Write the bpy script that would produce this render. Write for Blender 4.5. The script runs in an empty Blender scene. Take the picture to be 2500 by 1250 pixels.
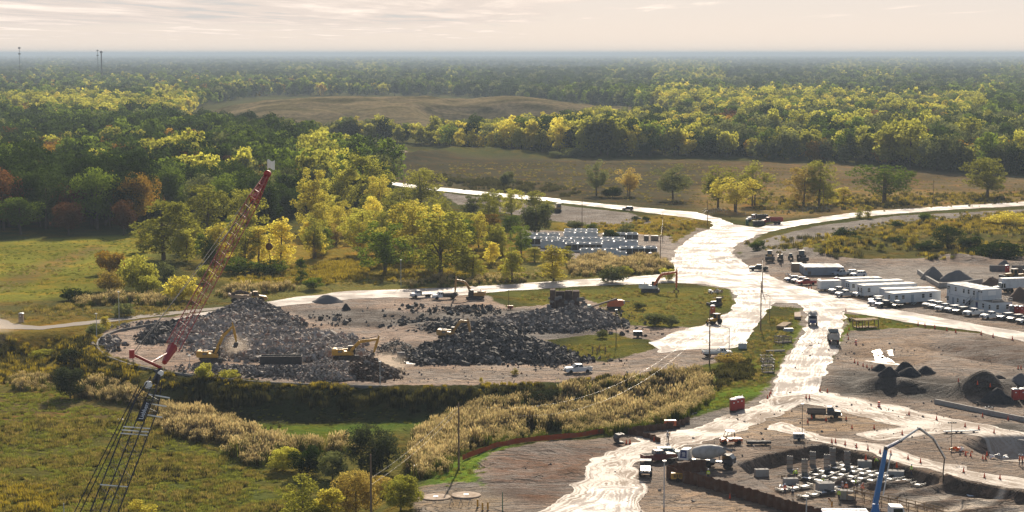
import bpy, bmesh, math, random
import numpy as np
from mathutils import Vector, Matrix
R = math.radians
rnd = random.Random(7)
scene = bpy.context.scene
COL = scene.collection
# ------------------------------------------------------------------ camera, sky, sun, exposure
CAM_H, FPX, PITCH = 68.0, 4860.0, math.atan(495.0 / 4860.0)
cam_d = bpy.data.cameras.new("camera")
cam = bpy.data.objects.new("camera", cam_d); COL.objects.link(cam)
cam.location = (0, 0, CAM_H); cam.rotation_euler = (math.pi / 2 - PITCH, 0, 0)
cam_d.sensor_width = 36.0; cam_d.lens = 36.0 * FPX / 2500.0
cam_d.clip_start = 1.0; cam_d.clip_end = 120000.0
scene.camera = cam
SUN_EL, SUN_AZ = R(27), R(4.5)           # azimuth to the right of straight ahead (+Y)
world = bpy.data.worlds.new("World"); scene.world = world; world.use_nodes = True
sun_d = bpy.data.lights.new("sun", "SUN"); sun_d.energy = 5.0; sun_d.angle = R(0.5); sun_d.color = (1.0, 0.87, 0.70)
sun = bpy.data.objects.new("sun", sun_d); COL.objects.link(sun)
sun_dir = Vector((math.sin(SUN_AZ) * math.cos(SUN_EL), math.cos(SUN_AZ) * math.cos(SUN_EL), math.sin(SUN_EL)))
sun.rotation_euler = sun_dir.to_track_quat('Z', 'Y').to_euler(); sun.location = (0, 300, 400)
vs = scene.view_settings
vs.view_transform = 'Standard'; vs.look = 'None'; vs.gamma = 1.0; vs.exposure = 0.47; vs.use_curve_mapping = False
cy = scene.cycles
cy.max_bounces = 8; cy.diffuse_bounces = 5; cy.glossy_bounces = 2; cy.transmission_bounces = 4; cy.transparent_max_bounces = 8
cy.volume_bounces = 0; cy.use_denoising = True; scene.render.filter_size = 1.0; cy.sample_clamp_indirect = 6.0; cy.caustics_reflective = False; cy.caustics_refractive = False

def node(nt, kind, inp=None, **props):
    n = nt.nodes.new(kind)
    for k, v in props.items(): setattr(n, k, v)
    for k, v in (inp or {}).items():
        s = n.inputs[k]
        if isinstance(v, bpy.types.NodeSocket): nt.links.new(v, s)
        else: s.default_value = v
    return n
def vmath(nt, op, a, b=None, scale=None):
    n = nt.nodes.new('ShaderNodeVectorMath'); n.operation = op
    for i, v in enumerate((a, b)):
        if v is None: continue
        if isinstance(v, bpy.types.NodeSocket): nt.links.new(v, n.inputs[i])
        else: n.inputs[i].default_value = v
    if scale is not None:
        if isinstance(scale, bpy.types.NodeSocket): nt.links.new(scale, n.inputs['Scale'])
        else: n.inputs['Scale'].default_value = scale
    return n.outputs[0]
def fmath(nt, op, a, b=0.0, clamp=False):
    n = nt.nodes.new('ShaderNodeMath'); n.operation = op; n.use_clamp = clamp
    for i, v in enumerate((a, b)):
        if isinstance(v, bpy.types.NodeSocket): nt.links.new(v, n.inputs[i])
        else: n.inputs[i].default_value = v
    return n.outputs[0]
def maprange(nt, v, a, b, c=0.0, d=1.0, kind='SMOOTHSTEP'):
    n = node(nt, 'ShaderNodeMapRange', {'Value': v, 'From Min': a, 'From Max': b, 'To Min': c, 'To Max': d}); n.interpolation_type = kind
    return n.outputs[0]
def mixcol(nt, fac, a, b, blend='MIX'):
    n = nt.nodes.new('ShaderNodeMix'); n.data_type = 'RGBA'; n.blend_type = blend
    for i, v in ((0, fac), (6, a), (7, b)):
        if isinstance(v, bpy.types.NodeSocket): nt.links.new(v, n.inputs[i])
        else: n.inputs[i].default_value = v if i == 0 else (tuple(v) + (1,))[:4]
    return n.outputs[2]
def noise(nt, vec, scale, detail=3.0, rough=0.55, dist=0.0):
    return node(nt, 'ShaderNodeTexNoise', {'Vector': vec, 'Scale': scale, 'Detail': detail, 'Roughness': rough, 'Distortion': dist}).outputs[0]

def build_sky():
    nt = world.node_tree; nt.nodes.clear()
    sky = node(nt, 'ShaderNodeTexSky'); sky.sky_type = 'NISHITA'; sky.sun_disc = False
    sky.sun_elevation = SUN_EL; sky.sun_rotation = SUN_AZ; sky.dust_density = 2.0; sky.ozone_density = 1.0; sky.air_density = 1.0
    tc = node(nt, 'ShaderNodeTexCoord')
    sep = node(nt, 'ShaderNodeSeparateXYZ', {'Vector': tc.outputs['Generated']})
    x, y, z = sep.outputs
    zc = fmath(nt, 'MAXIMUM', z, 0.004)
    u = fmath(nt, 'DIVIDE', x, zc); v = fmath(nt, 'DIVIDE', y, zc)
    cv = node(nt, 'ShaderNodeCombineXYZ', {'X': fmath(nt, 'MULTIPLY', u, 0.42), 'Y': fmath(nt, 'MULTIPLY', v, 0.075)}).outputs[0]
    n1 = noise(nt, cv, 1.0, 7.0, 0.62, 0.3)
    cv2 = node(nt, 'ShaderNodeCombineXYZ', {'X': fmath(nt, 'MULTIPLY', u, 0.09), 'Y': fmath(nt, 'MULTIPLY', v, 0.05), 'Z': 3.3}).outputs[0]
    n2 = noise(nt, cv2, 1.0, 2.0, 0.5)
    # cloud bank: thick to the left and high up, thinning towards the right and the horizon
    az = maprange(nt, x, -0.05, 0.10, 0.0, 0.34)
    lo = maprange(nt, z, 0.009, 0.020, 0.26, 0.0)
    thr = fmath(nt, 'ADD', fmath(nt, 'ADD', az, lo), fmath(nt, 'MULTIPLY', fmath(nt, 'SUBTRACT', 0.5, n2), 0.35))
    cl = maprange(nt, fmath(nt, 'SUBTRACT', n1, thr), 0.22, 0.38)
    cl = fmath(nt, 'MULTIPLY', cl, maprange(nt, z, 0.0045, 0.008))
    grade = maprange(nt, z, 0.0, 0.03, 0.0, 1.0)
    hz = mixcol(nt, grade, (0.67, 0.58, 0.51), (0.58, 0.535, 0.505))
    cloudc = mixcol(nt, maprange(nt, n1, 0.45, 0.75), (0.56, 0.50, 0.47), (0.86, 0.75, 0.67))
    low = mixcol(nt, cl, hz, cloudc)
    gap = maprange(nt, fmath(nt, 'SUBTRACT', 0.48, fmath(nt, 'ADD', n1, az)), 0.0, 0.10)
    gapf = fmath(nt, 'MULTIPLY', gap, maprange(nt, z, 0.012, 0.019, 0.0, 0.9))
    low = mixcol(nt, gapf, low, (0.43, 0.44, 0.45))
    # physical sky everywhere, dusty air in the lowest few degrees
    f = maprange(nt, z, 0.028, 0.11, 0.95, 0.05)
    skyc = vmath(nt, 'SCALE', sky.outputs[0], scale=0.075)
    c = mixcol(nt, f, skyc, low)
    bg = node(nt, 'ShaderNodeBackground', {'Color': c, 'Strength': 1.0})
    out = node(nt, 'ShaderNodeOutputWorld', {'Surface': bg.outputs[0]})
build_sky()

# ------------------------------------------------------------------ picture <-> place
CP, SP = math.cos(PITCH), math.sin(PITCH)
def P(px, py, z=0.0):
    """the point at height z that is seen at photo pixel px, py"""
    a = (np.asarray(px, float) - 1250.0) / FPX; b = (625.0 - np.asarray(py, float)) / FPX
    dy = CP + b * SP; dz = -SP + b * CP
    t = (z - CAM_H) / dz
    return np.stack([a * t, dy * t], -1)
def Q(px, py, Y):
    a = (px - 1250.0) / FPX; b = (625.0 - py) / FPX
    t = Y / (CP + b * SP)
    return Vector((a * t, Y, CAM_H + t * (-SP + b * CP)))
def PX(x, y, z):
    d = y * CP - (z - CAM_H) * SP
    return 1250 + FPX * x / d, 625 - FPX * ((z - CAM_H) * CP + y * SP) / d
def poly(pts, z=0.0):
    a = np.array(pts, float); return P(a[:, 0], a[:, 1], z)
def ppm(py): return (py - 130.0) / CAM_H

def vnoise(x, y, seed=0):
    ix = np.floor(x).astype(np.int64); iy = np.floor(y).astype(np.int64); fx = x - ix; fy = y - iy
    def h(i, j):
        n = (i * 374761393 + j * 668265263 + seed * 974711) & 0xffffffff
        n = ((n ^ (n >> 13)) * 1274126177) & 0xffffffff
        return ((n ^ (n >> 16)) & 0xffff) / 65535.0
    fx = fx * fx * (3 - 2 * fx); fy = fy * fy * (3 - 2 * fy)
    return (h(ix, iy) * (1 - fx) + h(ix + 1, iy) * fx) * (1 - fy) + (h(ix, iy + 1) * (1 - fx) + h(ix + 1, iy + 1) * fx) * fy
def fbm(x, y, seed=0, o=4):
    s = 0; a = 0.5
    for k in range(o): s = s + a * vnoise(x * 2 ** k, y * 2 ** k, seed + k); a *= 0.5
    return s / (1 - 0.5 ** o)
def sdf(poly_, x, y, margin=1e9):
    """signed distance, positive inside; -margin where farther than margin outside the box"""
    p = np.asarray(poly_); out = np.full(x.shape, -float(margin))
    m = (x > p[:, 0].min() - margin) & (x < p[:, 0].max() + margin) & (y > p[:, 1].min() - margin) & (y < p[:, 1].max() + margin)
    if not m.any(): return out
    X = x[m]; Y = y[m]; d = np.full(X.shape, 1e18); ins = np.zeros(X.shape, bool)
    for i in range(len(p)):
        ax, ay = p[i]; bx, by = p[(i + 1) % len(p)]; ex, ey = bx - ax, by - ay
        t = np.clip(((X - ax) * ex + (Y - ay) * ey) / (ex * ex + ey * ey + 1e-12), 0, 1)
        d = np.minimum(d, (X - ax - t * ex) ** 2 + (Y - ay - t * ey) ** 2)
        if ay != by:
            c = ((ay > Y) != (by > Y)) & (X < (bx - ax) * (Y - ay) / (by - ay) + ax); ins ^= c
    d = np.sqrt(d); out[m] = np.where(ins, d, -d)
    return out
def linedist(pts, x, y, margin=60.0):
    p = np.asarray(pts); out = np.full(x.shape, float(margin)); tt = np.zeros(x.shape)
    m = (x > p[:, 0].min() - margin) & (x < p[:, 0].max() + margin) & (y > p[:, 1].min() - margin) & (y < p[:, 1].max() + margin)
    if not m.any(): return out
    X = x[m]; Y = y[m]; d = np.full(X.shape, 1e18)
    for i in range(len(p) - 1):
        ax, ay = p[i]; ex, ey = p[i + 1] - p[i]
        t = np.clip(((X - ax) * ex + (Y - ay) * ey) / (ex * ex + ey * ey + 1e-12), 0, 1)
        d = np.minimum(d, (X - ax - t * ex) ** 2 + (Y - ay - t * ey) ** 2)
    out[m] = np.sqrt(d); return out
def sstep(v, a, b):
    t = np.clip((v - a) / (b - a), 0, 1); return t * t * (3 - 2 * t)

# ------------------------------------------------------------------ heights of the ground
LOWZ = -5.0
LOW = np.concatenate([
    poly([(-260, 800), (0, 812), (120, 806), (215, 800), (228, 835), (250, 868), (320, 893), (400, 912), (520, 926), (640, 936), (800, 945), (945, 945), (1200, 940), (1400, 926), (1560, 916), (1700, 895), (1765, 905), (1775, 960)]),
    poly([(1745, 985), (1640, 1028), (1500, 1058), (1340, 1066), (1200, 1085), (1105, 1130), (1075, 1165), (1060, 1190), (1015, 1215), (1000, 1262), (960, 1500), (-900, 1500)])])
def C1(px, py, z=0.0): return P(px, py, z)
PIT = poly([(1795, 1132), (1850, 1113), (1910, 1101), (1975, 1088), (2014, 1083), (2084, 1100), (2153, 1120), (2222, 1139), (2306, 1163), (2389, 1179), (2472, 1195), (2600, 1222), (2600, 1420), (2060, 1420), (1985, 1252), (1900, 1205), (1840, 1165)])
PIT2 = poly([(2335, 1078), (2380, 1064), (2480, 1060), (2560, 1064), (2560, 1136), (2460, 1128), (2385, 1105)])
RIDGES = [  # pixels along the crest, height, half width
    ([(2030, 935), (2090, 938), (2160, 950)], 1.6, 6), ([(2150, 955), (2230, 960), (2330, 962), (2400, 970)], 2.0, 5),
    ([(2400, 972), (2460, 955), (2530, 945)], 2.6, 6), ([(2290, 845), (2400, 868), (2510, 885)], -1.2, 6),
    ([(1050, 800), (1160, 795), (1260, 790)], 1.4, 9),
    ([(2010, 652), (2200, 640), (2500, 632)], 0.8, 8), ([(2290, 632), (2400, 640), (2500, 648)], 1.2, 5),
    ([(2090, 862), (2130, 870), (2210, 880)], -1.0, 6), ([(1915, 985), (1965, 972), (1990, 978)], 0.7, 5),
    ([(600, 700), (760, 705), (900, 690)], 0.8, 6), ([(1000, 392), (1150, 375), (1250, 380)], 5.0, 30),
    ([(1900, 635), (1990, 630), (2100, 600), (2300, 588), (2500, 590)], 2.5, 22), ([(1640, 560), (1690, 552)], 2.2, 10),
    ([(1180, 1175), (1330, 1160), (1400, 1150)], 0.5, 4), ([(1180, 1130), (1250, 1105), (1330, 1092)], 0.6, 6),
    ([(2181, 1217), (2240, 1208), (2306, 1197)], .9, 1.7), ([(2264, 1240), (2370, 1229), (2472, 1233)], .8, 1.7), ([(2361, 1258), (2440, 1250), (2520, 1244)], .8, 1.8),
    ([(2125, 1195), (2208, 1187)], .9, 1.7)]
RIDGEW = [(poly(p, -2.0 if p[0][1] > 1165 and p[0][0] > 1900 else 0.0), h, w) for p, h, w in RIDGES]
def ground_h(x, y):
    x = np.asarray(x, float); y = np.asarray(y, float)
    near = y < 2600
    h = np.zeros(x.shape)
    d = sdf(LOW, x, y, 40.0)
    h += LOWZ * sstep(d, 0.0, 13.0)
    h += np.where(d > 3, (fbm(x / 22, y / 22, 3, 3) - 0.5) * 1.4 * sstep(d, 3, 20), 0)
    h += -1.85 * sstep(sdf(PIT, x, y, 10.0), 0.0, 1.5) - 3.2 * sstep(sdf(PIT2, x, y, 12.0), 0.0, 5.0)
    for p, hh, w in RIDGEW:
        dd = linedist(p, x, y, w * 2.2)
        h += hh * np.exp(-(dd / w) ** 2 * 1.6) * (dd < w * 2.2) * (0.75 + 0.5 * vnoise(x / 5, y / 5, 8))
    return np.where(near, h, 0.0)
def gz(x, y): return float(ground_h(np.array([x]), np.array([y]))[0])
def PG(px, py, z=None):
    """world point on the ground at a photo pixel (a few steps down to the terrain)"""
    if z is not None: x, y = P(px, py, z); return Vector((float(x), float(y), z))
    zs = np.arange(6.0, -8.0, -0.1); p = P(np.full(zs.shape, px), np.full(zs.shape, py), zs); k = int(np.argmax(ground_h(p[:, 0], p[:, 1]) >= zs)); x, y = p[k]; zz = gz(x, y)
    return Vector((float(x), float(y), zz))
# ------------------------------------------------------------------ mesh helpers
class MB:
    """collects shapes; build() links them as ONE mesh object"""
    def __init__(s): s.v = []; s.f = []; s.m = []; s.T = Matrix()
    def add(s, vs, fs, m=0):
        o = len(s.v); s.v += [tuple(s.T @ Vector(v)) for v in vs]
        for f in fs: s.f.append([i + o for i in f]); s.m.append(m)
        return s
    def box(s, cx, cy, cz, sx, sy, sz, m=0, rz=0.0, tx=1.0, ty=1.0, ry=0.0):
        a, b, c = sx / 2, sy / 2, sz / 2
        vs = [(-a, -b, -c), (a, -b, -c), (a, b, -c), (-a, b, -c), (-a * tx, -b * ty, c), (a * tx, -b * ty, c), (a * tx, b * ty, c), (-a * tx, b * ty, c)]
        M = Matrix.Translation((cx, cy, cz)) @ Matrix.Rotation(rz, 4, 'Z') @ Matrix.Rotation(ry, 4, 'Y')
        return s.add([M @ Vector(v) for v in vs], [(3, 2, 1, 0), (4, 5, 6, 7), (0, 1, 5, 4), (1, 2, 6, 5), (2, 3, 7, 6), (3, 0, 4, 7)], m)
    def prism(s, prof, y0, y1, m=0, in0=0.0):
        """profile of (x, z) pushed along y; in0 narrows the upper half (tumblehome)"""
        n = len(prof); zs = [p[1] for p in prof]; z0, z1 = min(zs), max(zs)
        def nar(z): return in0 * (z - z0) / (z1 - z0 + 1e-9)
        vs = [(x, y0 + nar(z), z) for x, z in prof] + [(x, y1 - nar(z), z) for x, z in prof]
        fs = [tuple(range(n)), tuple(range(2 * n - 1, n - 1, -1))] + [(i, i + n, (i + 1) % n + n, (i + 1) % n) for i in range(n)]
        return s.add(vs, fs, m)
    def tube(s, p0, p1, r0, r1=None, n=6, m=0, caps=True):
        r1 = r0 if r1 is None else r1
        p0 = Vector(p0); p1 = Vector(p1); d = (p1 - p0)
        if d.length < 1e-6: return s
        q = d.to_track_quat('Z', 'Y').to_matrix()
        vs = []
        for p, r in ((p0, r0), (p1, r1)):
            for i in range(n):
                a = 2 * math.pi * (i + 0.5) / n; vs.append(p + q @ Vector((math.cos(a) * r, math.sin(a) * r, 0)))
        fs = [(i, (i + 1) % n, (i + 1) % n + n, i + n) for i in range(n)]
        if caps: fs += [tuple(range(n - 1, -1, -1)), tuple(range(n, 2 * n))]
        return s.add(vs, fs, m)
    def path(s, pts, r, n=5, m=0):
        for a, b in zip(pts[:-1], pts[1:]): s.tube(a, b, r, r, n, m)
        return s
    def lathe(s, prof, n=12, m=0, o=(0, 0, 0), axis='Z'):
        M = Matrix() if axis == 'Z' else (Matrix.Rotation(R(90), 4, 'Y') if axis == 'X' else Matrix.Rotation(R(-90), 4, 'X'))
        M = Matrix.Translation(o) @ M; k = len(prof); vs = []
        for i in range(n):
            a = 2 * math.pi * i / n
            for r, z in prof: vs.append(M @ Vector((r * math.cos(a), r * math.sin(a), z)))
        fs = [(i * k + j, ((i + 1) % n) * k + j, ((i + 1) % n) * k + j + 1, i * k + j + 1) for i in range(n) for j in range(k - 1)]
        fs += [tuple(i * k for i in range(n - 1, -1, -1)), tuple(i * k + k - 1 for i in range(n))]
        return s.add(vs, fs, m)
    def build(s, name, mats, parent=None, smooth=False, loc=None):
        me = bpy.data.meshes.new(name); me.from_pydata([tuple(v) for v in s.v], [], s.f)
        if not isinstance(mats, (list, tuple)): mats = [mats]
        for mt in mats: me.materials.append(mt)
        me.polygons.foreach_set('material_index', s.m)
        if smooth: me.polygons.foreach_set('use_smooth', [True] * len(s.f))
        me.update()
        o = bpy.data.objects.new(name, me); COL.objects.link(o)
        if parent is not None: o.parent = parent
        if loc is not None: o.location = loc
        return o
def np_mesh(name, V, F, mats, smooth=False, mi=None, link=True, attrs=None):
    """V (n,3), F (m,k) with k = 3 or 4"""
    me = bpy.data.meshes.new(name); V = np.asarray(V, np.float32); F = np.asarray(F, np.int32); k = F.shape[1]
    me.vertices.add(len(V)); me.vertices.foreach_set('co', V.ravel())
    me.loops.add(F.size); me.loops.foreach_set('vertex_index', F.ravel())
    me.polygons.add(len(F)); me.polygons.foreach_set('loop_start', np.arange(0, F.size, k, dtype=np.int32))
    if mi is not None: me.polygons.foreach_set('material_index', np.asarray(mi, np.int32))
    me.polygons.foreach_set('use_smooth', np.full(len(F), smooth))
    for mt in (mats if isinstance(mats, (list, tuple)) else [mats]): me.materials.append(mt)
    for nm, (kind, arr) in (attrs or {}).items():
        a = me.attributes.new(nm, kind, 'POINT'); a.data.foreach_set('color' if kind == 'FLOAT_COLOR' else 'value', np.asarray(arr, np.float32).ravel())
    me.update(calc_edges=True)
    o = bpy.data.objects.new(name, me)
    if link: COL.objects.link(o)
    return o
def tag(o, label=None, cat=None, group=None, kind=None):
    for k, v in (('label', label), ('category', cat), ('group', group), ('kind', kind)):
        if v: o[k] = v
    return o
def thing(name, label, cat, loc=(0, 0, 0), rz=0.0, group=None, scale=None):
    o = bpy.data.objects.new(name, None); COL.objects.link(o); o.empty_display_size = 0.5
    o.location = loc; o.rotation_euler = (0, 0, rz)
    if scale: o.scale = (scale,) * 3 if not hasattr(scale, '__len__') else scale
    return tag(o, label, cat, group)
KIDS = {}
def kids(o):
    if o.name not in KIDS: KIDS[o.name] = list(o.children)
    return KIDS[o.name]
def dup(root, loc, rz, label, group=None, recolor=None, scale=None):
    def cp(o, par):
        c = o.copy(); COL.objects.link(c)
        if par is not None: c.parent = par
        for sl in (c.material_slots if recolor else ()):
            n = recolor.get(sl.material.name) if sl.material else None
            if n: sl.link = 'OBJECT'; sl.material = n
        for ch in kids(o): cp(ch, c)
        return c
    r = cp(root, None); r.location = loc; r.rotation_euler = (0, 0, rz); r['label'] = label
    if group: r['group'] = group
    if scale: r.scale = (scale,) * 3 if not hasattr(scale, '__len__') else scale
    return r

# ------------------------------------------------------------------ plain materials
def mat_new(name):
    m = bpy.data.materials.new(name); m.use_nodes = True; nt = m.node_tree; nt.nodes.clear()
    out = node(nt, 'ShaderNodeOutputMaterial'); return m, nt, out
def paint(name, c, rough=0.45, spec=0.5, metal=0.0, dirt=0.25, dirtc=(0.22, 0.18, 0.14), scale=1.2, bump=0.0, coat=0.0):
    """painted or bare surface with uneven dust and wear"""
    m, nt, out = mat_new(name)
    tc = node(nt, 'ShaderNodeTexCoord').outputs['Object']
    n = noise(nt, tc, scale, 5, 0.6); n2 = noise(nt, tc, scale * 9, 3, 0.6)
    base = mixcol(nt, fmath(nt, 'MULTIPLY', maprange(nt, n, 0.42, 0.72), dirt), c, dirtc)
    base = mixcol(nt, fmath(nt, 'MULTIPLY', maprange(nt, n2, 0.5, 0.8), dirt * 0.5), base, tuple(v * 0.6 for v in c))
    b = node(nt, 'ShaderNodeBsdfPrincipled', {'Base Color': base, 'Metallic': metal, 'Specular IOR Level': spec, 'Coat Weight': coat,
             'Roughness': maprange(nt, n, 0.3, 0.7, rough, min(1, rough + 0.25))})
    if bump: nt.links.new(node(nt, 'ShaderNodeBump', {'Height': n2, 'Strength': bump, 'Distance': 0.05}).outputs[0], b.inputs['Normal'])
    nt.links.new(b.outputs[0], out.inputs[0]); return m
def leafmat(name, c, c2, trans=0.5, tcol=(1.15, 1.2, 0.75)):
    """foliage: colour differs from leaf to leaf and from plant to plant, light comes through"""
    m, nt, out = mat_new(name)
    at = node(nt, 'ShaderNodeAttribute', attribute_name='leaf').outputs['Fac']
    rn = node(nt, 'ShaderNodeObjectInfo').outputs['Random']
    f = fmath(nt, 'ADD', fmath(nt, 'MULTIPLY', at, 0.75), fmath(nt, 'MULTIPLY', fmath(nt, 'SUBTRACT', rn, 0.5), 0.45), True)
    col = mixcol(nt, f, c, c2)
    hs = node(nt, 'ShaderNodeHueSaturation', {'Color': col, 'Value': fmath(nt, 'ADD', 0.72, fmath(nt, 'MULTIPLY', rn, 0.55)), 'Hue': fmath(nt, 'ADD', 0.488, fmath(nt, 'MULTIPLY', at, 0.024))})
    d = node(nt, 'ShaderNodeBsdfDiffuse', {'Color': hs.outputs[0]})
    tcv = mixcol(nt, 1.0, hs.outputs[0], tcol, 'MULTIPLY')
    t = node(nt, 'ShaderNodeBsdfTranslucent', {'Color': tcv})
    mx = node(nt, 'ShaderNodeMixShader', {0: trans, 1: d.outputs[0], 2: t.outputs[0]})
    nt.links.new(mx.outputs[0], out.inputs[0]); return m

# ------------------------------------------------------------------ ground
def ground_material():
    m, nt, out = mat_new("ground_cover")
    pos = node(nt, 'ShaderNodeNewGeometry').outputs['Position']
    g = node(nt, 'ShaderNodeAttribute', attribute_name='grass_colour').outputs['Color']
    d = node(nt, 'ShaderNodeAttribute', attribute_name='soil_colour').outputs['Color']
    bare = node(nt, 'ShaderNodeAttribute', attribute_name='bare').outputs['Fac']
    nA = noise(nt, pos, 0.012, 4, 0.6); nB = noise(nt, pos, 0.09, 5, 0.65, 0.6); nC = noise(nt, pos, 0.9, 4, 0.7); nD = noise(nt, pos, 3.5, 3, 0.7)
    dry = vmath(nt, 'MULTIPLY', g, (1.55, 1.15, 0.9)); dark = vmath(nt, 'MULTIPLY', g, (0.55, 0.62, 0.6))
    gc = mixcol(nt, maprange(nt, nB, 0.45, 0.68), g, dry)
    gc = mixcol(nt, maprange(nt, nC, 0.52, 0.72), gc, dark)
    gc = vmath(nt, 'SCALE', gc, scale=maprange(nt, nA, 0.3, 0.7, 0.8, 1.25))
    # bare soil: damp streaks drawn out the way the machines drive, paler crust, darker mud
    sc = vmath(nt, 'MULTIPLY', pos, (0.10, 0.45, 0.3))
    s1 = noise(nt, sc, 1.0, 5, 0.62, 1.6)
    sc2 = vmath(nt, 'MULTIPLY', pos, (0.35, 1.9, 0.3)); s2 = noise(nt, sc2, 1.0, 4, 0.65, 2.2)
    sd = vmath(nt, 'SCALE', d, scale=maprange(nt, s1, 0.3, 0.7, 0.5, 1.45))
    sd = mixcol(nt, fmath(nt, 'MULTIPLY', maprange(nt, s2, 0.56, 0.72), 0.55), sd, (0.075, 0.062, 0.055))
    nG = noise(nt, vmath(nt, 'MULTIPLY', pos, (0.022, 0.05, 0.05)), 1.0, 6, 0.62, 1.3)
    sd = mixcol(nt, fmath(nt, 'MULTIPLY', maprange(nt, nG, 0.5, 0.6), 0.55), sd, (0.125, 0.108, 0.095))
    sd = mixcol(nt, fmath(nt, 'MULTIPLY', maprange(nt, nB, 0.55, 0.75), 0.5), sd, vmath(nt, 'MULTIPLY', d, (1.3, 1.12, 0.95)))
    sd = vmath(nt, 'SCALE', sd, scale=maprange(nt, nD, 0.3, 0.7, 0.72, 1.25))
    # wheel tracks: thin curved lines, pale ridge beside dark rut
    wl = fmath(nt, 'ABSOLUTE', fmath(nt, 'SUBTRACT', noise(nt, vmath(nt, 'MULTIPLY', pos, (0.05, 0.09, 0.05)), 1.0, 3, 0.45, 1.2), 0.5))
    wl2 = fmath(nt, 'ABSOLUTE', fmath(nt, 'SUBTRACT', noise(nt, vmath(nt, 'MULTIPLY', pos, (0.11, 0.2, 0.1)), 1.0, 2, 0.4, 2.0), 0.52))
    rut = fmath(nt, 'MAXIMUM', maprange(nt, wl, 0.010, 0.026, 1.0, 0.0), maprange(nt, wl2, 0.012, 0.03, 1.0, 0.0)); rut = fmath(nt, 'MULTIPLY', rut, maprange(nt, nB, 0.33, 0.5))
    ridge = fmath(nt, 'MULTIPLY', maprange(nt, fmath(nt, 'ABSOLUTE', fmath(nt, 'SUBTRACT', wl, 0.045)), 0.0, 0.018, 1.0, 0.0), maprange(nt, nA, 0.4, 0.6))
    sd = mixcol(nt, fmath(nt, 'MULTIPLY', rut, 0.45), sd, (0.085, 0.065, 0.05)); sd = mixcol(nt, fmath(nt, 'MULTIPLY', ridge, 0.5), sd, vmath(nt, 'MULTIPLY', d, (1.6, 1.5, 1.4)))
    f = maprange(nt, fmath(nt, 'ADD', bare, fmath(nt, 'ADD', fmath(nt, 'MULTIPLY', fmath(nt, 'SUBTRACT', nB, 0.5), 5.0), fmath(nt, 'MULTIPLY', fmath(nt, 'SUBTRACT', nC, 0.5), 2.5))), -0.5, 0.5)
    col = mixcol(nt, f, gc, sd)
    rough = maprange(nt, s1, 0.35, 0.65, 0.78, 0.98)
    spec = fmath(nt, 'MULTIPLY', f, maprange(nt, nB, 0.35, 0.7, 0.02, 0.22))
    hgt = fmath(nt, 'ADD', fmath(nt, 'MULTIPLY', nC, 0.6), fmath(nt, 'ADD', fmath(nt, 'MULTIPLY', nD, 0.25), fmath(nt, 'SUBTRACT', fmath(nt, 'MULTIPLY', s2, 0.18), fmath(nt, 'MULTIPLY', rut, 0.4))))
    bp = node(nt, 'ShaderNodeBump', {'Height': hgt, 'Strength': 1.0, 'Distance': 0.85}).outputs[0]
    b = node(nt, 'ShaderNodeBsdfPrincipled', {'Base Color': col, 'Roughness': rough, 'Specular IOR Level': spec, 'Normal': bp})
    nt.links.new(b.outputs[0], out.inputs[0]); return m

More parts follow.
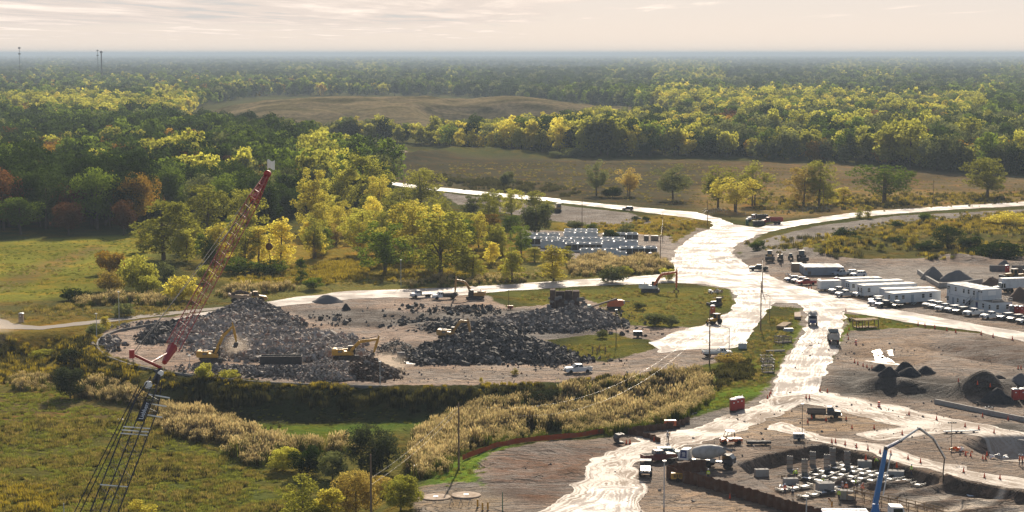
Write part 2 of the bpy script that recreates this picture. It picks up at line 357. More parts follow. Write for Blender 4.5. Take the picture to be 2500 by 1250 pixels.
GRASS = [  # colour, feather m, height, pixels
    ((.125, .098, .064), 25, 0, [(700, 400), (1000, 390), (1300, 390), (1700, 392), (2050, 402), (2600, 440), (2600, 500), (2200, 505), (1900, 530), (1700, 505), (1400, 485), (950, 440)]),
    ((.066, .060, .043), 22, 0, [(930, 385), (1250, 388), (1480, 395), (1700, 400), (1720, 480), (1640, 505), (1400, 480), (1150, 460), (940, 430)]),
    ((.19, .14, .07), 15, 0, [(1720, 455), (2500, 470), (2600, 492), (2100, 515), (1850, 535), (1740, 520)]),
    ((.18, .178, .042), 10, 0, [(-200, 600), (330, 575), (380, 600), (280, 690), (170, 720), (-200, 770)]),
    ((.17, .14, .06), 5, 0, [(0, 690), (110, 640), (230, 600), (250, 606), (130, 660), (10, 712)]),
    ((.21, .16, .04), 12, 0, [(520, 600), (800, 560), (860, 590), (1000, 590), (1280, 570), (1290, 640), (1150, 660), (900, 690), (640, 690), (500, 680)]),
    ((.22, .16, .035), 10, 0, [(1350, 545), (1640, 525), (1720, 545), (1640, 590), (1600, 575), (1400, 565)]),
    ((.13, .12, .045), 8, 0, [(1200, 640), (1640, 630), (1650, 672), (1200, 700), (950, 710), (700, 730), (400, 730)]),
    ((.10, .095, .045), 8, 0, [(-100, 740), (300, 735), (560, 740), (440, 770), (200, 790), (-100, 790)]),
    ((.11, .10, .04), 12, 0, [(1800, 600), (1960, 560), (2240, 528), (2600, 505), (2600, 640), (2100, 640), (1900, 640)]),
    ((.20, .145, .035), 10, 0, [(2150, 560), (2300, 535), (2600, 515), (2600, 555), (2350, 555), (2200, 575)]),
    ((.12, .12, .035), 6, 0, [(1230, 712), (1790, 700), (1800, 740), (1640, 800), (1500, 790), (1330, 880), (1600, 860)]),
    ((.10, .12, .03), 4, 0, [(1860, 745), (1960, 750), (1900, 900), (1740, 970), (1740, 890), (2230, 800), (2060, 760)]),
    ((.105, .098, .034), 30, LOWZ, [(-300, 850), (235, 840), (400, 930), (1000, 980), (1100, 1300), (-300, 1400)]),
    ((.16, .12, .032), 15, LOWZ, [(-300, 820), (230, 830), (300, 900), (130, 930), (-300, 900)]),
    ((.08, .125, .027), 8, LOWZ, [(560, 1000), (680, 992), (900, 1000), (1080, 1000), (1000, 1040), (820, 1060), (640, 1070), (590, 1030)]),
    ((.13, .10, .05), 12, LOWZ, [(-300, 960), (150, 980), (380, 1010), (370, 1050), (150, 1050), (-300, 1010)]),
    ((.07, .085, .028), 15, LOWZ, [(330, 1090), (560, 1140), (680, 1220), (560, 1330), (200, 1330), (250, 1150)]),
    ((.19, .15, .04), 8, LOWZ, [(-300, 1180), (100, 1190), (140, 1300), (-300, 1350)]),
    ((.04, .042, .022), 4, -2.5, [(400, 925), (700, 948), (950, 952), (1250, 948), (1240, 975), (1000, 1000), (750, 1005), (560, 1000), (420, 970)]),  # slope face below the yard: its backlit shade is put into the grass colour
    ((.09, .15, .03), 4, 0, [(1060, 1150), (1170, 1110), (1240, 1090), (1200, 1140), (1170, 1190), (1050, 1200)]),
    ((.11, .17, .03), 3, 0, [(1680, 1000), (1740, 960), (1870, 940), (1890, 955), (1790, 975), (1700, 1010)])]
SOIL = [  # bare-ground regions: colour, height, pixels
    ((.20, .165, .14), 0, [(1800, 990), (1730, 1005), (1640, 1040), (1500, 1066), (1330, 1080), (1200, 1108), (1165, 1150), (1185, 1200), (1100, 1215), (1040, 1250), (1020, 1340), (2700, 1400), (2700, 838), (2400, 815), (2240, 800), (2070, 806), (2040, 860), (2000, 930), (1880, 975)]),
    ((.21, .165, .135), 0, [(1800, 640), (1900, 636), (2000, 634), (2100, 642), (2200, 634), (2350, 628), (2700, 628), (2700, 830), (2300, 790), (2000, 725), (1850, 680)]),
    ((.20, .17, .145), 0, [(1640, 660), (1600, 626), (1580, 600), (1640, 596), (1700, 560), (1800, 560), (1860, 570), (1800, 620), (1830, 660), (2100, 765), (2060, 800), (1990, 960), (1800, 1010), (1880, 940), (1960, 800), (1930, 750), (1850, 760), (1760, 880), (1600, 870), (1780, 760), (1800, 735), (1700, 690)]),
    ((.26, .20, .165), 0, [(238, 835), (262, 805), (330, 783), (450, 768), (640, 742), (800, 722), (1010, 716), (1190, 722), (1240, 752), (1330, 745), (1430, 730), (1500, 755), (1580, 790), (1690, 800), (1690, 830), (1600, 840), (1500, 812), (1330, 830), (1350, 862), (1480, 885), (1600, 850), (1740, 850), (1770, 880), (1560, 918), (1400, 930), (1180, 940), (945, 940), (700, 934), (520, 918), (400, 902), (320, 885), (262, 862)]),
    ((.13, .115, .105), 0, [(1815, 605), (1880, 580), (1990, 552), (2185, 527), (2600, 506), (2600, 516), (2200, 541), (2050, 568), (1990, 605), (1985, 640), (1800, 640)]),
    ((.11, .09, .075), 0, [(1075, 470), (1300, 495), (1360, 500), (1540, 520), (1600, 545), (1420, 550), (1300, 530), (1120, 500)]),
    ((.22, .19, .17), 0, [(1270, 560), (1640, 575), (1640, 628), (1400, 632), (1270, 600)]),
    ((.20, .15, .10), 0, [(720, 372), (830, 362), (960, 358), (1000, 372), (900, 384), (760, 386)]),
    ((.2, .16, .11), 0, [(1020, 1180), (1170, 1180), (1230, 1220), (1180, 1262), (1020, 1262)])]
SOILTINT = [  # colour laid over the bare ground: colour, feather, height, pixels
    ((.33, .26, .215), 6, 0, [(250, 840), (330, 790), (450, 778), (420, 830), (350, 860), (400, 890), (320, 880)]),
    ((.075, .066, .062), 6, 0, [(700, 760), (870, 750), (1000, 760), (1300, 750), (1560, 790), (1400, 830), (1100, 830), (980, 800), (840, 800)]),
    ((.30, .235, .19), 4, 0, [(1110, 722), (1200, 722), (1260, 750), (1200, 752), (1130, 735)]),
    ((.30, .24, .19), 7, 0, [(930, 890), (1100, 895), (1330, 890), (1500, 885), (1720, 855), (1750, 880), (1500, 918), (1100, 935), (950, 930)]),
    ((.125, .075, .052), 5, 0, [(1170, 1130), (1250, 1095), (1450, 1085), (1560, 1080), (1450, 1130), (1420, 1200), (1300, 1240), (1190, 1190)]),
    ((.15, .14, .13), 5, 0, [(1620, 1030), (1720, 1000), (1850, 985), (1760, 1040), (1600, 1070)]),
    ((.27, .205, .14), 6, 0, [(1700, 1060), (1900, 1000), (2060, 980), (2200, 1010), (2150, 1050), (2000, 1060), (1800, 1075)]),
    ((.26, .195, .135), 8, 0, [(1560, 1210), (1700, 1170), (1850, 1230), (1900, 1300), (1540, 1300)]),
    ((.055, .052, .05), 5, 0, [(2030, 900), (2150, 905), (2330, 920), (2500, 940), (2600, 960), (2600, 1000), (2400, 985), (2200, 975), (2020, 965)]),
    ((.085, .06, .048), 7, 0, [(2290, 830), (2400, 825), (2600, 860), (2600, 900), (2400, 880), (2300, 860)]),
    ((.23, .175, .13), 6, 0, [(2080, 830), (2280, 815), (2300, 880), (2200, 890), (2060, 880)]),
    ((.13, .10, .08), 2, -2, [(1850, 1120), (2000, 1090), (2300, 1170), (2500, 1210), (2600, 1300), (2000, 1300)]),
    ((.42, .39, .35), 1, -1.85, [(2196, 1192), (2278, 1188), (2240, 1203), (2200, 1206)]), ((.42, .39, .35), 1, -1.85, [(2190, 1222), (2260, 1212), (2333, 1206), (2300, 1222), (2230, 1236)]), ((.42, .39, .35), 1, -1.85, [(2290, 1245), (2380, 1226), (2470, 1214), (2430, 1232), (2340, 1255)]), ((.4, .37, .33), 1, -1.85, [(2420, 1255), (2520, 1235), (2520, 1262)]), ((.2, .16, .12), 2, -1.85, [(1900, 1180), (1990, 1160), (2060, 1190), (2060, 1250), (1960, 1230)]),
    ((.20, .185, .175), 6, 0, [(2060, 650), (2250, 650), (2600, 645), (2600, 700), (2350, 690), (2200, 700)]),
    ((.06, .058, .056), 2, -3, [(2350, 1080), (2460, 1070), (2560, 1080), (2560, 1130), (2440, 1120)])]  # second pit: the shadow down in it is put into the soil colour
GREENIN = [  # grass islands inside the bare ground
    (0, [(2062, 766), (2140, 775), (2228, 796), (2160, 803), (2076, 806)]),
    (0, [(1235, 716), (1400, 703), (1560, 700), (1700, 694), (1780, 705), (1792, 738), (1720, 780), (1640, 800), (1520, 792), (1500, 752), (1430, 730), (1330, 742), (1260, 745)]),
    (0, [(1345, 838), (1500, 818), (1590, 830), (1598, 852), (1480, 884), (1380, 870)]),
    (0, [(1878, 746), (1955, 752), (1950, 790), (1915, 850), (1900, 900), (1870, 940), (1800, 950), (1740, 960), (1735, 890), (1830, 840), (1850, 800)]),
    (0, [(2052, 672), (2140, 690), (2120, 694), (2060, 684)])]
GBASE = np.array((.065, .07, .03))

ROADS = [[(1360, 487), (1640, 513), (1700, 518), (1760, 534), (1792, 548), (1850, 556), (1900, 543), (2000, 531), (2100, 517), (2300, 504), (2560, 489), (2560, 499), (2300, 513), (2100, 529), (2000, 543), (1920, 556), (1850, 574), (1795, 600), (1783, 622), (1800, 640),
          (1835, 656), (1930, 693), (2044, 723), (2212, 761), (2380, 791), (2500, 811), (2640, 834), (2640, 862), (2500, 835), (2380, 809), (2224, 789), (2110, 768), (2058, 760), (2064, 775), (2055, 820), (2035, 870), (2012, 915), (1995, 960), (1960, 975), (1900, 975), (1880, 965),
          (1905, 900), (1950, 830), (1968, 800), (1972, 765), (1945, 740), (1890, 738), (1850, 790), (1822, 838), (1790, 850), (1680, 853), (1610, 862), (1600, 846), (1585, 836), (1660, 808), (1750, 785), (1790, 752), (1798, 722), (1775, 704), (1720, 694), (1640, 690), (1400, 700), (1220, 712), (1060, 728), (960, 726), (860, 730),
          (700, 746), (560, 772), (440, 790), (420, 778), (560, 752), (700, 728), (860, 710), (1000, 706), (1200, 697), (1400, 683), (1560, 674), (1640, 668), (1637, 640), (1652, 606), (1700, 572), (1742, 555), (1735, 540), (1640, 526), (1360, 494)],
         [(1290, 1262), (1425, 1222), (1440, 1190), (1500, 1185), (1552, 1190), (1545, 1262)]]
ROADP = [poly(p) for p in ROADS]
HAUL = [[(1985, 955), (2100, 975), (2240, 1005), (2380, 1035), (2560, 1072), (2560, 1098), (2380, 1060), (2200, 1040), (2060, 1003), (1960, 985), (1890, 1010), (1800, 1050), (1700, 1080), (1640, 1098), (1560, 1125), (1530, 1160), (1548, 1195), (1560, 1262), (1290, 1262), (1400, 1215), (1422, 1180), (1442, 1138), (1490, 1102), (1580, 1068), (1680, 1050), (1790, 1010), (1870, 985), (1890, 960)],
        [(1905, 1030), (2000, 1065), (2120, 1085), (2260, 1122), (2400, 1152), (2560, 1184), (2560, 1204), (2400, 1173), (2260, 1142), (2100, 1096), (1990, 1075), (1890, 1045)],
        [(2105, 1060), (2200, 1045), (2330, 1030), (2440, 1060), (2330, 1050), (2210, 1065), (2140, 1072)]]
HAULP = [poly(p) for p in HAUL]
PATHP = [poly([(-200, 790), (0, 776), (30, 790), (100, 797), (240, 781), (340, 769), (460, 757), (560, 748), (560, 753), (440, 766), (240, 789), (100, 805), (0, 803), (-200, 808)])]
FARP = [poly([(850, 432), (950, 444), (1070, 457), (1200, 470), (1290, 478), (1368, 486), (1368, 494), (1250, 484), (1100, 469), (1000, 458), (930, 448), (850, 440)])]

def build_ground():
    inner = np.linspace(-0.275, 0.275, 620); side = np.geomspace(0.275, 1.2, 60)[1:]
    u = np.concatenate([-side[::-1], inner, side])
    Y = np.concatenate([np.linspace(40, 225, 24)[:-1], np.geomspace(225, 1250, 820)[:-1], np.geomspace(1250, 60000, 230)])
    U, YY = np.meshgrid(u, Y); X = U * YY
    x = X.ravel(); y = YY.ravel(); h = ground_h(x, y)
    gc = np.tile(GBASE, (len(x), 1)); dc = np.tile(np.array((.2, .165, .14)), (len(x), 1))
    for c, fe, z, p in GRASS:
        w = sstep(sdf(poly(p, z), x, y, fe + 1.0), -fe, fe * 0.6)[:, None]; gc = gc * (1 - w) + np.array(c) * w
    bare = np.full(len(x), -12.0)
    for c, z, p in SOIL:
        s = sdf(poly(p, z), x, y, 12.0); bare = np.maximum(bare, s)
        w = sstep(s, -3, 1.5)[:, None]; dc = dc * (1 - w) + np.array(c) * w
    for c, fe, z, p in SOILTINT:
        w = sstep(sdf(poly(p, z), x, y, fe + 1.0), -fe * .5, fe * 0.8)[:, None]; dc = dc * (1 - w) + np.array(c) * w
    for z, p in GREENIN: bare = np.minimum(bare, -sdf(poly(p, z), x, y, 12.0))
    bare = np.clip(bare, -12, 12); dc = dc * np.array((1.28, 1.14, .98)); gc = gc * np.array((1.42, 1.42, 1.15))
    near = (y < 900) & (np.abs(x) < 0.3 * y)
    rough = (fbm(x / 1.7, y / 1.7, 21, 3) - 0.5) * np.where(bare > 0, 0.28, 0.5) * near
    rd = np.full(len(x), -20.0)
    for p in ROADP + HAULP + PATHP + FARP: rd = np.maximum(rd, sdf(p, x, y, 20.0))
    h2 = h + rough * sstep(900 - y, 0, 300) * sstep(-rd, 1.0, 5.0)
    n, k = U.shape; i = np.arange(n * k).reshape(n, k)
    F = np.stack([i[:-1, :-1], i[:-1, 1:], i[1:, 1:], i[1:, :-1]], -1).reshape(-1, 4)
    o = np_mesh("ground", np.stack([x, y, h2 - 0.05], -1), F, ground_material(), True,
                attrs={'grass_colour': ('FLOAT_COLOR', np.c_[gc, np.ones(len(x))]), 'soil_colour': ('FLOAT_COLOR', np.c_[dc, np.ones(len(x))]), 'bare': ('FLOAT', bare)})
    tag(o, kind='structure')
build_ground()

def sheet(name, fn, x0, x1, y0, y1, step, lift, mat, kind='structure', extra=None):
    """flat sheet on the ground where fn(x, y) > 0, cut along the zero line"""
    xs = np.arange(x0, x1, step); ys = np.arange(y0, y1, step); X, Yg = np.meshgrid(xs, ys)
    f = fn(X.ravel(), Yg.ravel()).reshape(X.shape); ny, nx = f.shape; pos = f > 0
    cnt = pos[:-1, :-1].astype(int) + pos[:-1, 1:] + pos[1:, 1:] + pos[1:, :-1]
    V = []; idx = {}; F = []
    def vid(key, x, y):
        if key not in idx: idx[key] = len(V); V.append((x, y))
        return idx[key]
    for j, i in zip(*np.nonzero(cnt > 0)):
        c = [(j, i), (j, i + 1), (j + 1, i + 1), (j + 1, i)]; r = []
        for k in range(4):
            a, b = c[k], c[(k + 1) % 4]; fa, fb = f[a], f[b]
            if fa > 0: r.append(vid(a, xs[a[1]], ys[a[0]]))
            if (fa > 0) != (fb > 0):
                lo, hi = (a, b) if a < b else (b, a); t = f[lo] / (f[lo] - f[hi])
                r.append(vid((lo, hi), xs[lo[1]] + t * (xs[hi[1]] - xs[lo[1]]), ys[lo[0]] + t * (ys[hi[0]] - ys[lo[0]])))
        if len(r) >= 3: F.append(r)
    V = np.array(V); z = ground_h(V[:, 0], V[:, 1]) + lift
    me = bpy.data.meshes.new(name); me.from_pydata([(a, b, c) for (a, b), c in zip(V, z)], [], F)
    me.polygons.foreach_set('use_smooth', [True] * len(F))
    at = me.attributes.new('edge', 'FLOAT', 'POINT'); at.data.foreach_set('value', np.clip(fn(V[:, 0], V[:, 1]), 0, 50).astype(np.float32))
    me.materials.append(mat); me.update()
    o = bpy.data.objects.new(name, me); COL.objects.link(o); tag(o, kind=kind); return o
def road_material(name, c_dry, c_wet, r0, r1, spec, streak=1.0, bias=0.0, dry=0.55):
    m, nt, out = mat_new(name)
    pos = node(nt, 'ShaderNodeNewGeometry').outputs['Position']
    e = node(nt, 'ShaderNodeAttribute', attribute_name='edge').outputs['Fac']
    sp = node(nt, 'ShaderNodeSeparateXYZ', {'Vector': pos})
    v = node(nt, 'ShaderNodeCombineXYZ', {'X': fmath(nt, 'MULTIPLY', e, 2.6), 'Y': fmath(nt, 'MULTIPLY', sp.outputs[0], 0.05), 'Z': fmath(nt, 'MULTIPLY', sp.outputs[1], 0.05)}).outputs[0]
    s1 = noise(nt, v, 1.0, 5, 0.65, 0.2); s2 = noise(nt, pos, 0.12, 5, 0.6, 0.2); s3 = noise(nt, pos, 2.2, 4, 0.65)
    f = fmath(nt, 'ADD', fmath(nt, 'MULTIPLY', s1, streak), fmath(nt, 'ADD', fmath(nt, 'MULTIPLY', s2, 0.8), fmath(nt, 'MULTIPLY', s3, 0.45)))
    mid = 0.5 * (streak + 1.25)
    w = maprange(nt, f, mid + bias - 0.16, mid + bias + 0.16)
    col = mixcol(nt, w, c_wet, c_dry)
    b = node(nt, 'ShaderNodeBsdfPrincipled', {'Base Color': col, 'Roughness': maprange(nt, w, 0, 1, r0, r1), 'Specular IOR Level': fmath(nt, 'MULTIPLY', maprange(nt, w, 0, 1, 1.0, dry), spec)})
    nt.links.new(node(nt, 'ShaderNodeBump', {'Height': fmath(nt, 'ADD', s1, s3), 'Strength': 0.35, 'Distance': 0.15}).outputs[0], b.inputs['Normal'])
    nt.links.new(b.outputs[0], out.inputs[0]); return m
M_ROAD = road_material("wet_limestone_road", (.40, .34, .29), (.38, .32, .275), 0.6, 0.86, 0.19, 0.7)
M_HAUL = road_material("rutted_haul_road", (.35, .275, .21), (.45, .385, .32), 0.68, 0.93, 0.24, 1.2, 0.02, .45)
M_PATH = road_material("gravel_path", (.34, .29, .24), (.27, .23, .19), 0.85, 0.95, 0.15, 0.6)
M_FAR = road_material("far_asphalt_road", (.25, .24, .23), (.30, .28, .27), 0.55, 0.7, 0.4, 0.4)
def rag(ps, amp, sc=3.0, grow=0.0):
    def fn(x, y):
        s = np.full(x.shape, -20.0)
        for p in ps: s = np.maximum(s, sdf(p, x, y, 20.0))
        return s + grow + (fbm(x / sc, y / sc, 5, 5) - 0.5) * amp
    return fn
sheet("road", rag(ROADP, 2.6, 5.0), -110, 260, 255, 1010, 0.8, 0.02, M_ROAD)
HRAG = rag(HAULP, 5.0, 5.0, 0.8)
sheet("haul_road", lambda x, y: np.minimum(HRAG(x, y), -sdf(PIT, x, y, 30.0) - .4), 0, 130, 258, 420, 0.6, -0.01, M_HAUL)
sheet("path", rag(PATHP, 1.6), -180, -70, 430, 560, 0.8, 0.03, M_PATH)
sheet("far_road", rag(FARP, 1.0), -110, 40, 850, 1110, 1.0, 0.03, M_FAR)
PUD = [[(2128, 855), (2150, 850), (2158, 866), (2200, 880), (2215, 884), (2170, 888), (2110, 878), (2140, 872)], [(2165, 855), (2180, 853), (2180, 866), (2168, 864)], [(985, 880), (1030, 882), (1035, 890), (990, 888)],
       [(1480, 772), (1550, 775), (1600, 782), (1520, 786), (1490, 782)], [(2098, 810), (2106, 809), (2106, 812), (2098, 812)], [(2136, 809), (2154, 808), (2154, 811), (2138, 812)]]
M_WATER = paint("muddy_water", (.2, .16, .13), 0.35, 0.3, 0, 0.0)
sheet("puddle", rag([poly(p) for p in PUD], 0.9, 1.5), -60, 120, 380, 480, 0.4, -0.02, M_WATER)
# ------------------------------------------------------------------ foliage
def bark_mat(name, c):
    return paint(name, c, 0.9, 0.1, 0, 0.5, tuple(v * 0.5 for v in c), 3.0)
M_BARK = bark_mat("bark_grey", (.13, .10, .075)); M_BARKP = bark_mat("bark_pale", (.24, .21, .17))
LEAF = {'GD': leafmat("leaves_dark_grey_green", (.032, .042, .02), (.10, .11, .06), 0.4), 'DG': leafmat("leaves_dark_green", (.022, .043, .010), (.066, .088, .021), 0.42), 'G': leafmat("leaves_green", (.08, .125, .022), (.19, .225, .036), 0.52),
        'YG': leafmat("leaves_yellow_green", (.25, .25, .055), (.48, .42, .095), 0.6), 'Y': leafmat("leaves_yellow", (.48, .40, .075), (.69, .57, .14), 0.6),
        'O': leafmat("leaves_orange", (.26, .15, .03), (.42, .25, .045), 0.52), 'R': leafmat("leaves_rust", (.10, .045, .026), (.21, .09, .04), 0.48),
        'GR': leafmat("leaves_grey_green", (.10, .115, .05), (.21, .21, .10), 0.5), 'T': leafmat("leaves_tan", (.32, .23, .07), (.5, .36, .13), 0.55)}
def crown_arrays(seed, h, w, base, ncl, nlf, leaf, shape='oval', clr=(0.16, 0.27), fill=0.5):
    """leaf quads gathered in clumps through the crown's volume; unit: metres"""
    g = np.random.default_rng(seed); H = h - base; cs = []
    while len(cs) < ncl:
        p = g.normal(size=3); p /= np.linalg.norm(p) + 1e-9; r = g.uniform(fill ** 3, 1) ** (1 / 3)
        p *= r * 0.86
        t = (p[2] + 1) / 2
        if shape == 'round': k = 1.0 if t < 0.5 else 1.0
        elif shape == 'fan': k = 0.45 + 0.75 * t ** 0.7
        elif shape == 'cone': k = 1.15 - 0.75 * t
        else: k = 0.85 + 0.25 * math.sin(t * 3.0)
        k *= (1.02 - p[2] ** 2) ** -.22
        cs.append((p[0] * w / 2 * k, p[1] * w / 2 * k, base + H * t ** {'cone': 1.45, 'oval': 1.2, 'fan': 1.1}.get(shape, 1.0)))
    cs = np.array(cs); rad = g.uniform(clr[0], clr[1], ncl) * w * np.array([1, 1, 0.85])[:, None].mean()
    lobe = 1 + 0.18 * np.sin(np.arctan2(cs[:, 1], cs[:, 0]) * g.integers(2, 5) + g.uniform(0, 6)); cs[:, :2] *= lobe[:, None]
    ci = g.choice(ncl, nlf, p=rad ** 2 / (rad ** 2).sum())
    d = g.normal(size=(nlf, 3)); d /= np.linalg.norm(d, axis=1)[:, None]
    rr = g.uniform(0.45, 1.08, nlf) ** 0.6
    ctr = cs[ci] + d * (rad[ci] * rr)[:, None] * np.array([1, 1, 0.8])
    ctr[:, 2] = np.maximum(ctr[:, 2], 0.1 * leaf)
    n = d * 0.5 + g.normal(size=(nlf, 3)) * 0.75 + np.array([0, 0, 0.25]); n /= np.linalg.norm(n, axis=1)[:, None]
    a = np.cross(n, g.normal(size=(nlf, 3))); a /= np.linalg.norm(a, axis=1)[:, None] + 1e-9; b = np.cross(n, a)
    s = leaf * g.uniform(0.6, 1.35, nlf)[:, None]
    V = np.stack([ctr - a * s * .5 - b * s * .32, ctr + a * s * .5 - b * s * .28, ctr + a * s * .42 + b * s * .36, ctr - a * s * .4 + b * s * .3], 1).reshape(-1, 3)
    F = np.arange(nlf * 4).reshape(-1, 4)
    lv = np.clip(np.repeat(g.uniform(0, 1, ncl)[ci] * 0.6 + g.uniform(0, 0.55, nlf), 4), 0, 1)
    return V, F, lv, cs
def trunk_mb(seed, h, w, base, cs, r, nl=7, stems=1):
    g = random.Random(seed); mb = MB()
    for s in range(stems):
        a = g.uniform(0, 6.28); o = Vector((math.cos(a), math.sin(a), 0)) * (0 if stems == 1 else r * 1.6)
        lean = Vector((g.uniform(-.04, .04), g.uniform(-.04, .04), 1)) + o * 0.12
        p0 = o + Vector((0, 0, -0.3)); p1 = o + lean * max(base * 0.9, h * 0.22); p2 = o + lean * (h * 0.55); p3 = o + lean * h * 0.85
        k = 1.0 if stems == 1 else 0.7
        mb.tube(p0, p1, r * 1.25 * k, r * 0.85 * k, 7); mb.tube(p1, p2, r * 0.85 * k, r * 0.5 * k, 6); mb.tube(p2, p3, r * 0.5 * k, r * 0.12 * k, 5)
        for j in range(nl):
            c = Vector(cs[g.randrange(len(cs))]); t = g.uniform(0.0, 0.9); st = p1.lerp(p2, t)
            if c.z < st.z: c.z = st.z + 0.3 * (st.z - c.z) * 0.2
            mid = st.lerp(c, 0.5) + Vector((0, 0, -0.03 * h))
            mb.tube(st, mid, r * 0.36 * k, r * 0.22 * k, 5); mb.tube(mid, c, r * 0.22 * k, r * 0.06 * k, 4)
    return mb
SHAPES = {}
def proto(key, seed, h, w, base, ncl, nlf, leaf, shape, tr, clr=(0.16, 0.27), fill=0.5, stems=1, nl=7, merged=False):
    V, F, lv, cs = crown_arrays(seed, h, w, base, ncl, nlf, leaf, shape, clr, fill)
    c = np_mesh("crown", V, F, LEAF['G'], link=False, attrs={'leaf': ('FLOAT', lv)}); 
    t = trunk_mb(seed, h, w, base, cs, tr, nl, stems)
    me = bpy.data.meshes.new("trunk"); me.from_pydata(t.v, [], t.f); me.materials.append(M_BARK); me.update()
    SHAPES.setdefault(key, []).append((c.data, me, h, w)); bpy.data.objects.remove(c)
for i in range(4): proto('oak', 11 + i, 18, 15, 2.6, 44, 6000, 0.48, 'round', 0.42, (0.15, 0.23), 0.55)
for i in range(4): proto('cotton', 31 + i, 22, 12, 1.2, 64, 6200, 0.42, 'oval', 0.36, (0.10, 0.17), 0.2, nl=14)
for i in range(3): proto('fan', 51 + i, 16, 12, 2.2, 46, 4400, 0.38, 'fan', 0.30, (0.10, 0.17), 0.35, stems=2, nl=9)
for i in range(3): proto('poplar', 61 + i, 18, 6.5, 0.2, 44, 3800, 0.34, 'cone', 0.2, (0.14, 0.24), 0.15, nl=8)
for i in range(3): proto('bush', 71 + i, 6, 7.5, 0.0, 30, 3600, 0.32, 'round', 0.10, (0.14, 0.22), 0.5, stems=4, nl=4)
for i in range(2): proto('sapling', 81 + i, 10, 6, 0.4, 34, 6500, 0.20, 'cone', 0.10, (0.10, 0.17), 0.15, stems=2, nl=9)
for i in range(2): proto('nearbush', 91 + i, 7, 8, 0.0, 46, 9500, 0.22, 'round', 0.10, (0.12, 0.19), 0.5, stems=4, nl=5)
KINDWORD = {'GD': 'dark grey green', 'DG': 'dark green', 'G': 'green', 'YG': 'yellow green', 'Y': 'golden yellow', 'O': 'orange brown', 'R': 'rust red', 'GR': 'grey green', 'T': 'tan'}
NTREE = [0]
def plant(loc, shape, kind, h, w, label, name=None, cat=None, group=None, pale=False):
    k = NTREE[0]; NTREE[0] += 1
    cm, tm, ph, pw = SHAPES[shape][k % len(SHAPES[shape])]
    bushy = shape in ('bush', 'nearbush')
    nm = name or ('shrub' if bushy else {'oak': 'oak_tree', 'cotton': 'cottonwood_tree', 'fan': 'cottonwood_tree', 'poplar': 'poplar_tree', 'sapling': 'poplar_tree'}[shape])
    t = thing(nm, label, cat or ('shrub' if bushy else 'tree'), loc, rnd.uniform(0, 6.28), group, (w / pw, w / pw, h / ph))
    c = bpy.data.objects.new("crown", cm); COL.objects.link(c); c.parent = t
    c.material_slots[0].link = 'OBJECT'; c.material_slots[0].material = LEAF[kind]
    s = bpy.data.objects.new("trunk" if not bushy else "stem", tm); COL.objects.link(s); s.parent = t
    if pale: s.material_slots[0].link = 'OBJECT'; s.material_slots[0].material = M_BARKP
    return t
def plant_px(px, by, ty, wpx, shape, kind, label, low=None, **kw):
    g = PG(px, by) if low is None else PG(px, by, low)
    s = FPX / (g.y * CP - (g.z - CAM_H) * SP)
    return plant(g, shape, kind, (by - ty) / s * 1.04, wpx / s * (1.1 if 'bush' in shape else 1.28), label, **kw)
